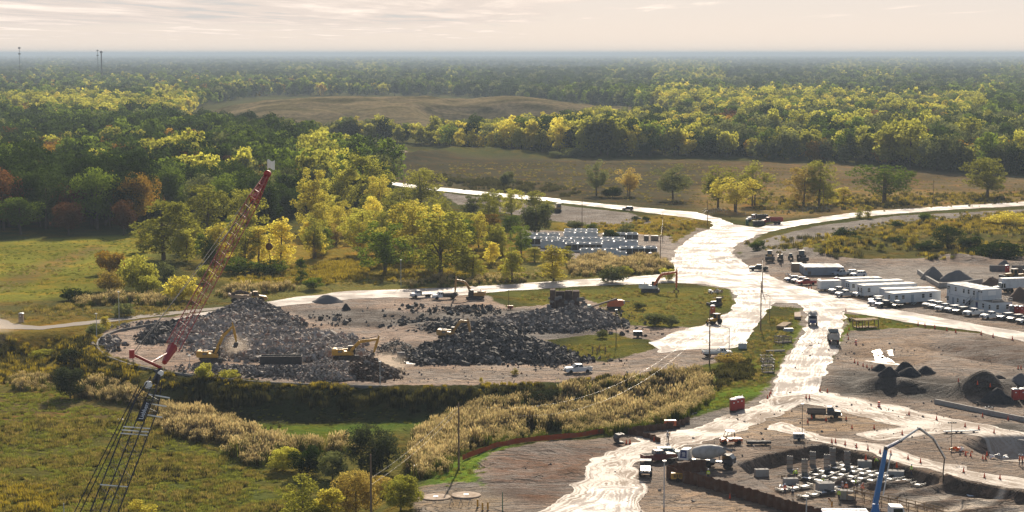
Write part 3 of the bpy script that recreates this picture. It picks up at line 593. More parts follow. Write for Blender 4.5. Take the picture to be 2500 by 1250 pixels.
TREES = [  # px, base y, top y, crown px, shape, leaf kind, label
    (1646, 489, 402, 78, 'fan', 'GR', "grey green tree with a rounded crown standing alone in the brown field"),
    (1751, 507, 400, 82, 'fan', 'YG', "left tree of the yellow clump beside the road fork"),
    (1795, 518, 428, 90, 'fan', 'Y', "bright yellow round tree in front of the clump by the road fork"),
    (1839, 502, 394, 84, 'fan', 'YG', "tall green yellow tree at the right of the clump by the road fork"),
    (1962, 503, 400, 64, 'cotton', 'T', "thin tan yellow tree, left of the pair between the fork and the broad green tree"),
    (1999, 503, 386, 72, 'cotton', 'YG', "tall yellow green tree, right of the pair between the fork and the broad green tree"),
    (2021, 500, 448, 34, 'poplar', 'YG', "low yellow green tree right under the tall pair by the right far road"),
    (2058, 498, 450, 38, 'poplar', 'Y', "small golden tree right of the tall pair by the right far road"),
    (2159, 494, 395, 124, 'fan', 'G', "broad green tree with spreading limbs behind the right far road"),
    (2410, 483, 380, 88, 'cotton', 'YG', "tall leafy yellow green tree near the right end of the far road"),
    (2119, 533, 496, 20, 'poplar', 'Y', "small pointed yellow tree on the verge below the right far road"),
    (2098, 533, 507, 20, 'poplar', 'YG', "low yellow green tree beside the pointed yellow one on the verge"),
    (1458, 478, 392, 52, 'fan', 'GR', "thin grey green tree, left of two in the dry grey brown field"),
    (1536, 478, 408, 58, 'fan', 'T', "tan yellow round tree in the dry grey brown field"),
    (888, 518, 362, 98, 'cotton', 'YG', "tallest cottonwood in the clump at the right edge of the wood"),
    (826, 520, 375, 66, 'cotton', 'YG', "tall pale cottonwood left of the tallest one at the edge of the wood"),
    (925, 530, 420, 50, 'cotton', 'Y', "yellow tree at the right foot of the tallest cottonwood"),
    (1028, 510, 406, 82, 'cotton', 'YG', "full yellow green tree standing in front of the left far road"),
    (975, 540, 450, 60, 'cotton', 'YG', "yellow green tree just left of the full tree before the far road"),
    (1157, 528, 470, 56, 'cotton', 'GR', "olive green tree, leftmost of four small trees under the far road"),
    (1208, 522, 458, 42, 'cotton', 'YG', "narrow yellow green tree, second of four under the far road"),
    (1249, 532, 458, 50, 'cotton', 'YG', "round topped tree, third of four under the far road"),
    (1315, 532, 461, 60, 'cotton', 'YG', "round topped yellow tree, rightmost of four under the far road"),
    (1310, 570, 500, 80, 'bush', 'GR', "large rounded willow behind the left end of the cooling units"),
    (1188, 575, 518, 62, 'cotton', 'O', "orange yellow tree left of the large willow"),
    (1246, 580, 522, 44, 'cotton', 'G', "green tree between the willow and the orange yellow tree"),
    (1130, 580, 512, 70, 'cotton', 'YG', "pale yellow tree behind the broad backlit cottonwood"),
    (940, 668, 525, 104, 'cotton', 'G', "dense deep green cottonwood left of the broad backlit one"),
    (1076, 674, 503, 132, 'cotton', 'YG', "broad backlit yellow green cottonwood with dark forked limbs"),
    (1006, 632, 485, 98, 'cotton', 'Y', "yellow cottonwood standing between the dense green and the broad backlit one"),
    (885, 622, 505, 80, 'cotton', 'YG', "pale yellow tree left of the dense green cottonwood"),
    (1050, 600, 488, 84, 'cotton', 'Y', "golden tree behind the broad backlit cottonwood"),
    (980, 590, 480, 70, 'cotton', 'YG', "yellow green tree behind the dense green cottonwood"),
    (1250, 688, 594, 56, 'poplar', 'YG', "yellow green poplar standing below the left end of the cooling units"),
    (1352, 686, 586, 64, 'poplar', 'Y', "bright golden poplar in front of the cooling units"),
    (1385, 640, 600, 32, 'poplar', 'YG', "small green yellow tree right behind the bright golden poplar"),
    (1153, 682, 606, 64, 'poplar', 'YG', "yellow green poplar at the right foot of the broad cottonwood"),
    (1305, 640, 597, 40, 'poplar', 'YG', "thin young yellow tree between the two poplars by the cooling units"),
    (400, 634, 474, 124, 'cotton', 'YG', "large full yellow green cottonwood at the corner of the meadow"),
    (350, 615, 545, 40, 'poplar', 'Y', "leaning yellow tree at the left foot of the large meadow cottonwood"),
    (505, 590, 440, 98, 'cotton', 'YG', "pale yellow green tree between the large meadow cottonwood and the red jib"),
    (600, 592, 455, 78, 'cotton', 'YG', "yellow green tree right behind the upper red jib"),
    (455, 640, 540, 60, 'poplar', 'YG', "yellow green tree at the right foot of the large meadow cottonwood"),
    (530, 640, 530, 66, 'poplar', 'Y', "golden tree just left of the middle of the red jib"),
    (570, 625, 520, 56, 'poplar', 'YG', "slim tree crossed by the middle of the red jib"),
    (632, 642, 530, 62, 'poplar', 'Y', "golden tree left of the hanging hook ball"),
    (685, 655, 512, 66, 'poplar', 'Y', "bright golden poplar right of the hanging hook ball"),
    (765, 565, 391, 74, 'cotton', 'Y', "tallest golden cottonwood rising against the dark wood"),
    (765, 632, 522, 58, 'fan', 'YG', "thin open yellow tree right of the bright golden poplar"),
    (820, 600, 545, 40, 'fan', 'T', "thin bare looking sapling in the orange grass clearing"),
    (800, 560, 470, 50, 'cotton', 'YG', "yellow green tree under the tallest golden cottonwood"),
    (860, 575, 500, 44, 'cotton', 'Y', "yellow tree at the front of the cottonwood clump"),
    (735, 690, 618, 26, 'poplar', 'G', "slim dark green poplar by the goldenrod bank"),
    (268, 668, 615, 72, 'bush', 'O', "upper orange tan bush at the right end of the meadow"),
    (268, 712, 662, 66, 'bush', 'T', "lower tan bush at the right end of the meadow"),
    (340, 712, 625, 84, 'bush', 'YG', "dark yellow bush right of the orange tan one by the meadow"),
    (362, 722, 673, 58, 'bush', 'YG', "small yellow bush in front of the dark yellow one"),
    (445, 735, 676, 84, 'bush', 'Y', "bright yellow round bush by the bend of the ring road"),
    (400, 682, 640, 52, 'bush', 'GR', "grey green bush under the large meadow cottonwood"),
    (500, 690, 650, 40, 'bush', 'YG', "small yellow bush left of the red jib"),
    (580, 668, 630, 90, 'bush', 'G', "dark green thicket under the golden trees right of the jib"),
    (660, 672, 636, 70, 'bush', 'G', "green thicket below the bright golden poplar"),
    (620, 668, 650, 34, 'bush', 'Y', "small golden bush in front of the green thicket"),
    (303, 773, 742, 52, 'bush', 'GR', "round grey green bush beside the left path"),
    (185, 735, 706, 70, 'bush', 'DG', "dark low bush at the foot of the meadow"),
    (765, 705, 680, 50, 'bush', 'G', "green bush at the left end of the goldenrod bank"),
    (258, 806, 765, 24, 'poplar', 'Y', "small yellow tree by the curved retaining wall"),
    (232, 822, 790, 40, 'bush', 'GR', "grey green bush at the left tip of the retaining wall"),
    (50, 573, 482, 78, 'oak', 'G', "green oak at the left edge of the meadow shade"),
    (168, 575, 498, 66, 'oak', 'R', "rust red maple with a lit top behind the meadow"),
    (302, 575, 492, 44, 'oak', 'R', "narrow rust red maple right of the other one behind the meadow"),
    (738, 1300, 1132, 112, 'sapling', 'YG', "tall yellow green poplar at the bottom of the picture left of the wooden pole"),
    (806, 1290, 1165, 92, 'sapling', 'Y', "shorter bright yellow poplar beside the tall one at the bottom"),
    (340, 1300, 1205, 96, 'sapling', 'Y', "yellow poplar top cut by the bottom edge beside the black boom"),
    (1330, 525, 500, 30, 'bush', 'DG', "dark bush at the right foot of the four small trees"),
    (2312, 604, 551, 56, 'oak', 'DG', "dark green rounded tree on the right bank"),
    (2027, 604, 584, 20, 'poplar', 'Y', "little yellow tree on the left of the right bank"),
    (2229, 596, 572, 24, 'poplar', 'Y', "little golden tree in the dark shrubs of the right bank"),
    (2151, 612, 590, 22, 'poplar', 'YG', "little yellow green tree in the middle of the right bank")]
for px, by, ty, w, sh, k, lab in TREES: plant_px(px, by, ty, w, sh, k, lab)
BUSHES = [
    (912, 1152, 1040, 128, 'nearbush', 'GD', "big round dark willow bush in the low field", None), (812, 1170, 1105, 74, 'nearbush', 'GR', "silvery bush left of the big round willow bush", None),
    (750, 1158, 1092, 84, 'nearbush', 'DG', "dark bush behind the bottom poplars", None), (690, 1150, 1095, 80, 'nearbush', 'YG', "olive bush at the left end of the bush row", None),
    (870, 1255, 1145, 108, 'nearbush', 'T', "golden brown shrub left of the wooden pole", None), (978, 1245, 1165, 98, 'nearbush', 'YG', "olive shrub right of the wooden pole", None), (930, 1215, 1165, 60, 'nearbush', 'T', "tan yellow shrub behind the wooden pole", None),
    (172, 972, 898, 80, 'nearbush', 'GD', "dark round bush in the left low field", None), (172, 895, 850, 60, 'nearbush', 'GD', "grey bush above the dark round one in the low field", None), (100, 880, 855, 70, 'nearbush', 'YG', "yellow weedy shrub at the left of the low field", None),
    (498, 930, 890, 42, 'bush', 'YG', "pale green bush growing at the foot of the retaining wall", None), (560, 925, 905, 50, 'bush', 'YG', "yellow green weeds clump right of the pale bush", None), (1335, 985, 955, 90, 'nearbush', 'GD', "dark olive bush standing in the tan reeds", None),
    (1257, 915, 898, 18, 'poplar', 'Y', "little yellow sapling at the edge of the slope", 0), (1175, 935, 918, 10, 'poplar', 'Y', "tiny yellow sapling left of the little one on the slope edge", 0), (1780, 890, 862, 60, 'bush', 'T', "tan dry bush beside the slender lamp post", 0),
    (1850, 614, 588, 40, 'bush', 'G', "green bush by the parked tractors", 0), (2124, 606, 581, 36, 'bush', 'GR', "pale grey bush on the right bank", 0), (2060, 590, 555, 50, 'bush', 'DG', "dark bush at the left of the right bank", 0), (2090, 600, 575, 44, 'bush', 'DG', "dark bush beside the pale grey one", 0),
    (2185, 602, 578, 54, 'bush', 'DG', "dark bush in the middle of the right bank", 0), (2265, 612, 588, 60, 'bush', 'DG', "low dark bush left of the dark rounded tree", 0), (2370, 612, 578, 60, 'bush', 'DG', "dark bush right of the dark rounded tree", 0), (2440, 632, 590, 120, 'bush', 'DG', "wide dark thicket at the right end of the bank", 0),
    (2190, 555, 540, 26, 'bush', 'DG', "dark round bush on the gravel arc", 0), (2257, 540, 520, 30, 'bush', 'G', "green bush above the gravel arc", 0), (2460, 550, 518, 90, 'bush', 'Y', "golden bush at the right edge on the gravel arc", 0), (1495, 482, 457, 44, 'bush', 'DG', "dark round bush between the two trees of the dry grey brown field", 0),
    (1238, 455, 420, 36, 'bush', 'GR', "grey green bush beyond the left far road", 0), (1530, 580, 545, 40, 'bush', 'GR', "grey green bush behind the cooling units", 0), (1445, 575, 540, 34, 'poplar', 'G', "small green tree behind the cooling units", 0), (1490, 590, 560, 40, 'bush', 'DG', "low dark bush behind the cooling units", 0),
    (1552, 538, 528, 20, 'bush', 'DG', "dark bush left of a pair on the orange bank", 0), (1577, 540, 528, 18, 'bush', 'DG', "dark bush right of a pair on the orange bank", 0), (1405, 560, 540, 50, 'bush', 'GR', "olive bush in the orange grass behind the cooling units", 0), (1500, 385, 362, 26, 'bush', 'DG', "dark bush by the field edge", 0),
    (1570, 385, 348, 36, 'oak', 'DG', "dark round tree by the field edge", 0), (1358, 386, 370, 38, 'bush', 'GR', "grey bush at the left of the field edge", 0), (1400, 384, 362, 60, 'bush', 'GR', "pale grey bush row left in front of the yellow trees", 0), (1440, 384, 364, 40, 'bush', 'GR', "pale grey bush row right in front of the yellow trees", 0),
    (1630, 685, 655, 40, 'bush', 'YG', "small weedy bush at the end of the reed patch", 0), (1495, 690, 650, 62, 'bush', 'GR', "grey green bush beside the reed patch", 0), (1525, 672, 650, 40, 'bush', 'YG', "yellow green bush behind the grey green one", 0),
    (1600, 795, 765, 60, 'bush', 'GR', "dark weed clump on the grass by the red machine", 0), (1640, 795, 770, 36, 'bush', 'GR', "second weed clump right of the dark one", 0), (1470, 825, 805, 26, 'bush', 'GR', "weed bush at the edge of the small grass patch", 0), (1560, 755, 738, 34, 'bush', 'GR', "grey brush heap on the grass behind the red machine", 0)]
for px, by, ty, w, sh, k, lab, z in BUSHES: plant_px(px, by, ty, w, sh, k, lab, z)

g_ = np.random.default_rng(77)
for nm_, zone_, n_ in (("beside the meadow", [(430, 640), (480, 585), (620, 575), (800, 575), (880, 600), (860, 650), (700, 665), (520, 665)], 20), ("behind the broad cottonwood", [(840, 640), (860, 560), (1000, 540), (1200, 560), (1290, 590), (1270, 640), (1160, 665), (900, 665)], 20), ("under the wood's edge", [(740, 560), (800, 500), (950, 510), (1000, 560), (900, 585)], 10)):
    zp = np.array(zone_, float); c_ = []
    while len(c_) < n_:
        q = np.array([g_.uniform(zp[:, 0].min(), zp[:, 0].max()), g_.uniform(zp[:, 1].min(), zp[:, 1].max())])
        if sdf(zp, q[:1], q[1:])[0] > 0: c_.append(q)
    for i_, q in enumerate(sorted(c_, key=lambda v: v[0])):
        k_ = ('YG', 'Y', 'YG', 'G', 'YG', 'Y')[int(g_.integers(6))]; hp = g_.uniform(45, 100)
        plant_px(q[0], q[1], q[1] - hp, hp * g_.uniform(.42, .6), 'poplar' if hp < 75 else 'cotton', k_, f"{['', 'low '][hp < 65]}{KINDWORD[k_]} tree, {['first', 'second', 'third', 'fourth', 'fifth', 'sixth', 'seventh', 'eighth', 'ninth', 'tenth', 'eleventh', 'twelfth', 'thirteenth', 'fourteenth', 'fifteenth', 'sixteenth', 'seventeenth', 'eighteenth', 'nineteenth', 'twentieth'][i_]} from the left of those {nm_}", group="young trees " + nm_)
# woods: places first, then the nearest as single trees and the farther ones as one mass
HILL = [(470, 300), (560, 262), (640, 245), (800, 237), (1000, 238), (1250, 246), (1400, 262), (1560, 280), (1640, 290), (1640, 300), (1100, 318), (700, 318), (500, 312)]
def in_px(p, px, py): return sdf(np.array(p, float), px, py)
W1 = [(-150, 560), (0, 566), (110, 562), (330, 560), (420, 520), (520, 545), (640, 560), (700, 540), (760, 520), (850, 510), (920, 500), (950, 455), (900, 420), (760, 385), (700, 375), (0, 360), (-150, 360)]
CLEAR = [[(700, 362), (760, 385), (930, 450), (1000, 500), (1300, 500), (1700, 490), (2600, 470), (2600, 432), (2300, 420), (2050, 400), (1700, 388), (1480, 386), (1300, 388), (1150, 372), (1000, 360), (850, 358)],
         [(440, 312), (560, 326), (700, 338), (1000, 346), (1240, 345), (1380, 322), (1560, 306), (1670, 300), (1640, 278), (1560, 268), (1400, 255), (1250, 245), (1100, 235), (640, 235), (480, 262)],
         [(1600, 304), (1760, 300), (1760, 290), (1600, 288)], [(0, 338), (60, 330), (60, 322), (0, 320)], [(1080, 168), (1500, 172), (1500, 164), (1080, 162)], [(1530, 182), (1620, 182), (1620, 177), (1530, 177)]]
def wood_points():
    g = np.random.default_rng(5); pts = []
    # near wood: jittered grid
    for d0, d1, st in ((700, 1450, 9.0), (1050, 2600, 11.5)):
        ys = np.arange(d0, d1, st)
        for y in ys:
            n = int(0.62 * y / st); xs = -0.31 * y + (np.arange(n) + 0.5) * st
            pts.append(np.stack([xs + g.uniform(-.38, .38, n) * st, y + g.uniform(-.38, .38, n) * st, np.full(n, d0)], 1))
    a = np.concatenate(pts); px, py = PX(a[:, 0], a[:, 1], 0.0)
    w1 = in_px(W1, px, py) > 0
    front = np.interp(px, [-200, 700, 760, 1000, 1300, 1480, 1700, 2050, 2300, 2600], [372, 372, 345, 352, 378, 384, 384, 398, 420, 445])
    clear = np.zeros(len(a), bool)
    for c in CLEAR: clear |= in_px(c, px, py) > 0
    near = np.where(a[:, 2] == 700, w1, (py < front) & ~clear & ~w1)
    a = a[near]
    n = 46000; Y = np.exp(g.uniform(math.log(2600), math.log(42000), n)); X = g.uniform(-.31, .31, n) * Y
    px, py = PX(X, Y, 0.0); clear = np.zeros(n, bool)
    for c in CLEAR[1:2] + CLEAR[4:]: clear |= in_px(c, px, py) > 0
    f = np.stack([X, Y, np.full(n, 9)], 1)[~clear]
    return np.concatenate([a, f]), g
def choose_kind(px, py, x, y, g):
    """which colour grows where, read off the picture in broad patches; cloud and terrain shade goes into the colours too"""
    n = len(px); big = fbm(px / 130 + 3, py / (10 + 0.10 * np.maximum(py - 130, 5)), 4, 3); sm = fbm(x / 30, y / 60, 9, 2); r = g.random(n)
    v = 0.66 * big + 0.26 * sm + 0.08 * r
    k = np.where(v < 0.50, 0, np.where(v < 0.58, 1, np.where(v < 0.67, 2, 3)))        # DG G YG Y
    k = np.where((g.random(n) < 0.16) & (k < 2), 6, k)
    def zone(p, probs):
        m = in_px(p, px, py) > 0; q = g.random(n); c = 0
        for kk, pr in probs:
            k[m & (q >= c) & (q < c + pr)] = kk; c += pr
    fd = py < 236; q0 = g.random(n); k[fd & (k == 3) & (q0 < .6)] = 2; k[fd & (k == 2) & (q0 < .45)] = 1; k[fd & (k == 1) & (q0 > .5)] = 0
    zone([(-200, 600), (-200, 300), (300, 300), (520, 322), (700, 330), (770, 400), (700, 520), (400, 560)], [(0, .66), (1, .23), (6, .06), (4, .05)])
    zone([(-200, 470), (-200, 385), (300, 380), (520, 395), (540, 470), (300, 480)], [(0, .34), (1, .22), (4, .25), (2, .05), (5, .11)])
    zone([(-200, 600), (-200, 500), (100, 500), (340, 500), (340, 600)], [(0, .62), (5, .10), (4, .14)])
    zone([(380, 500), (380, 440), (560, 440), (600, 500)], [(5, .4), (0, .3), (2, .2)])
    zone([(100, 320), (100, 262), (480, 262), (510, 320)], [(2, .55), (3, .2), (1, .2)])
    zone([(-200, 320), (-200, 262), (100, 262), (100, 320)], [(2, .4), (4, .3), (1, .2)])
    zone([(770, 385), (700, 318), (1150, 300), (1300, 310), (1300, 390), (1000, 370)], [(2, .4), (3, .28), (6, .16)])
    zone([(1300, 390), (1280, 320), (1500, 300), (1720, 300), (1720, 395)], [(2, .38), (3, .22), (0, .2), (6, .15)])
    zone([(1640, 300), (1640, 240), (2000, 250), (2400, 270), (2400, 320), (1900, 330)], [(2, .32), (3, .24), (6, .2), (1, .12)])
    zone([(1720, 395), (1720, 330), (2000, 320), (2500, 330), (2700, 340), (2700, 470), (2300, 430)], [(6, .32), (0, .25), (2, .22), (4, .08), (5, .04), (1, .09)])
    zone([(-200, 240), (-200, 205), (600, 200), (1000, 235), (640, 240)], [(1, .35), (0, .3), (4, .12), (2, .15)])
    return k
KN = ['DG', 'G', 'YG', 'Y', 'O', 'R', 'GR']
WP, WG = wood_points()
WPX, WPY = PX(WP[:, 0], WP[:, 1], 0.0)
WK = choose_kind(WPX, WPY, WP[:, 0], WP[:, 1], WG)
WH = 13 + 10 * WG.random(len(WP)) ** 1.3 + 5.0 * (fbm(WP[:, 0] / 60, WP[:, 1] / 120, 13, 2) - 0.5) * 2
WH = np.where((WPX < 330) & (WPY > 515) & (WPY < 600), WH * 1.3, WH); WH = np.where((WPX > 430) & (WPX < 1700) & (WPY > 300) & (WPY < 372), WH * .84, WH); WH = np.where(WK == 2, WH * 1.12, WH); WH = np.where((WK == 5) | (WK == 4), WH * 0.85, WH)
inframe = (WPX > -30) & (WPX < 2530)
order = np.argsort(np.where(inframe, WP[:, 1], 1e9))
NSINGLE = max(0, 296 - sum(1 for o in bpy.data.objects if o.get('category') == 'tree'))
SINGLE = order[:NSINGLE]
ORD = ['first', 'second', 'third', 'fourth', 'fifth', 'sixth', 'seventh', 'eighth', 'ninth', 'tenth', 'eleventh', 'twelfth', 'thirteenth', 'fourteenth', 'fifteenth', 'sixteenth', 'seventeenth', 'eighteenth', 'nineteenth', 'twentieth']
TENS = ['', '', 'twenty', 'thirty', 'forty', 'fifty', 'sixty']
def ordw(i): return ORD[i] if i < 20 else (TENS[(i + 1) // 10] + '-' + ORD[i % 10] if (i + 1) % 10 else TENS[(i + 1) // 10][:-1] + 'ieth')
def single_woods():
    rows = {}; y0 = WP[SINGLE, 1].min()
    for i in SINGLE: rows.setdefault(int((WP[i, 1] - y0) // 26), []).append(i)
    for q, (rk, ids) in enumerate(sorted(rows.items())):
        cnt = {}
        for i in sorted(ids, key=lambda j: WPX[j]):
            k = KN[WK[i]]; c = cnt.get(k, 0); cnt[k] = c + 1
            shape = 'cotton' if k in ('YG', 'Y') else 'oak'; nm = 'cottonwood' if shape == 'cotton' else ('maple' if k in 'OR' else 'oak')
            w = (12.5 if shape == 'cotton' else 14.5) * WH[i] / 19
            plant((WP[i, 0], WP[i, 1], gz(WP[i, 0], WP[i, 1]) - 0.2), shape, k, WH[i], w,
                  f"{ordw(c)} {KINDWORD[k]} {nm} from the left, {ordw(q)} row of the left wood", name={'maple': 'maple_tree'}.get(nm), group="trees of the left wood")
single_woods()
def forest_mass():
    pc = bpy.data.collections.new("forest_kinds"); idx = {}
    def lq(key, kind, seed, h, w, base, ncl, nlf, leaf, shape):
        V, F, lv, cs = crown_arrays(seed, h, w, base, ncl, nlf, leaf, shape, (0.16, 0.26), 0.4)
        mb = MB(); mb.tube((0, 0, -1), (0, 0, h * 0.6), 0.35, 0.12, 5)
        nv = len(V); V = np.concatenate([V, np.array(mb.v)]); Fq = [f for f in mb.f if len(f) == 4]
        F = np.concatenate([F, np.array(Fq) + nv]); mi = np.r_[np.zeros(nlf), np.ones(len(Fq))]
        o = np_mesh("forest_kind_%02d" % len(idx), V, F, [LEAF[kind], M_BARK], link=False, mi=mi, attrs={'leaf': ('FLOAT', np.r_[lv, np.zeros(len(mb.v))])})
        pc.objects.link(o); idx[key] = len(idx)
    for ki, k in enumerate(KN):
        sh = ('oval', 10.5, 2.5) if k in ('YG', 'Y') else ('round', 13.5, 1.5)
        for lod, (ncl, nlf, leaf) in enumerate(((34, 1500, .98), (20, 300, 2.0))):
            for s in range(2): lq((ki, lod, s), k, 200 + ki * 7 + s, 19, sh[1], sh[2], ncl, nlf, leaf, sh[0])
    sel = np.ones(len(WP), bool); sel[SINGLE] = False
    p = WP[sel]; k = WK[sel]; h = WH[sel]; z = np.where(p[:, 1] < 2600, ground_h(p[:, 0], p[:, 1]), 0)
    n = len(p); s = WG.integers(0, 2, n); lod = (p[:, 1] > 2400).astype(int)
    ind = np.array([idx[(a, b, c)] for a, b, c in zip(k, lod, s)])
    far = np.clip((p[:, 1] - 4000) / 12000, 0, 1)
    sc = h / 19 * (1.12 + 0.25 * far)
    # gentle rise and fall of the country far off
    z = z + np.where(p[:, 1] > 2600, 14 * (fbm(p[:, 0] / 900, p[:, 1] / 1500, 17, 3) - 0.5) * np.clip((p[:, 1] - 2600) / 2000, 0, 1) + 16 * (fbm(p[:, 0] / 5000, p[:, 1] / 4000, 23, 2) - 0.35) * np.clip((p[:, 1] - 12000) / 20000, 0, 1), 0)
    me = bpy.data.meshes.new("forest"); me.vertices.add(n); me.vertices.foreach_set('co', np.c_[p[:, 0], p[:, 1], z - 0.3].astype(np.float32).ravel())
    for nm, kind, arr in (('tree_size', 'FLOAT', sc), ('turn', 'FLOAT', WG.uniform(0, 6.28, n)), ('which', 'INT', ind)):
        a = me.attributes.new(nm, kind, 'POINT'); a.data.foreach_set('value', arr.astype(np.float32 if kind == 'FLOAT' else np.int32))
    o = bpy.data.objects.new("forest", me); COL.objects.link(o)
    scatter(o, pc); tag(o, "far wooded plain of mixed green and yellow trees reaching to the horizon", "forest", kind='stuff')
def scatter(o, coll):
    ng = bpy.data.node_groups.new(o.name + "_scatter", 'GeometryNodeTree')
    ng.interface.new_socket('Geometry', in_out='INPUT', socket_type='NodeSocketGeometry'); ng.interface.new_socket('Geometry', in_out='OUTPUT', socket_type='NodeSocketGeometry')
    gi = ng.nodes.new('NodeGroupInput'); go = ng.nodes.new('NodeGroupOutput'); ip = ng.nodes.new('GeometryNodeInstanceOnPoints')
    ci = ng.nodes.new('GeometryNodeCollectionInfo'); ci.inputs['Collection'].default_value = coll; ci.inputs['Separate Children'].default_value = True; ci.inputs['Reset Children'].default_value = True
    def at(nm, t):
        a = ng.nodes.new('GeometryNodeInputNamedAttribute'); a.data_type = t; a.inputs[0].default_value = nm; return a.outputs[0]
    cx = ng.nodes.new('ShaderNodeCombineXYZ'); L = ng.links
    L.new(gi.outputs[0], ip.inputs['Points']); L.new(ci.outputs[0], ip.inputs['Instance']); ip.inputs['Pick Instance'].default_value = True
    L.new(at('which', 'INT'), ip.inputs['Instance Index']); L.new(at('turn', 'FLOAT'), cx.inputs[2]); L.new(cx.outputs[0], ip.inputs['Rotation'])
    L.new(at('tree_size', 'FLOAT'), ip.inputs['Scale']); L.new(ip.outputs[0], go.inputs[0])
    md = o.modifiers.new("scatter", 'NODES'); md.node_group = ng
forest_mass()

# grassy mound beyond the first wood, built as a hill
def build_hill():
    m, nt, out = mat_new("dry_hill_grass")
    pos = node(nt, 'ShaderNodeNewGeometry').outputs['Position']
    a = noise(nt, vmath(nt, 'MULTIPLY', pos, (0.012, 0.03, 0.05)), 1.0, 5, 0.6, 1.0); b = noise(nt, pos, 0.25, 4, 0.65)
    c = mixcol(nt, maprange(nt, a, 0.35, 0.65), (.125, .108, .05), (.285, .22, .12)); c = vmath(nt, 'SCALE', c, scale=maprange(nt, b, 0.3, 0.7, 0.65, 1.2))
    bs = node(nt, 'ShaderNodeBsdfPrincipled', {'Base Color': c, 'Roughness': 1.0, 'Specular IOR Level': 0.0})
    nt.links.new(node(nt, 'ShaderNodeBump', {'Height': b, 'Strength': 0.6, 'Distance': 1.0}).outputs[0], bs.inputs['Normal']); nt.links.new(bs.outputs[0], out.inputs[0])
    x = np.linspace(-340, 210, 230); y = np.linspace(1850, 2560, 160); X, Y = np.meshgrid(x, y)
    px = 1250 + FPX * X / Y
    crest = np.interp(px, [460, 500, 560, 640, 760, 900, 1020, 1080, 1250, 1380, 1480, 1580, 1660, 1720], [-1, 3, 10, 19, 23.5, 24, 22.5, 21, 20.5, 16, 11, 6.5, 1.5, -1])
    fall = np.clip((2480 - Y) / 380, 0, 1)
    dep = np.sin(np.clip((Y - 1860) / 220, 0, 1) * math.pi / 2) ** 1.1 * fall
    dep2 = np.sin(np.clip((Y - 1965) / 75, 0, 1) * math.pi / 2) ** 1.2 * fall
    w = sstep(px, 1000, 1090); d = dep * (1 - w) + dep2 * w
    Z = crest * d + (fbm(X / 60, Y / 60, 31, 4) - 0.5) * 11.0 * np.clip(d * 2, 0, 1) - 0.6
    i = np.arange(X.size).reshape(X.shape); F = np.stack([i[:-1, :-1], i[:-1, 1:], i[1:, 1:], i[1:, :-1]], -1).reshape(-1, 4)
    tag(np_mesh("grass_hill", np.stack([X, Y, Z], -1).reshape(-1, 3), F, m, True), kind='structure')
build_hill()
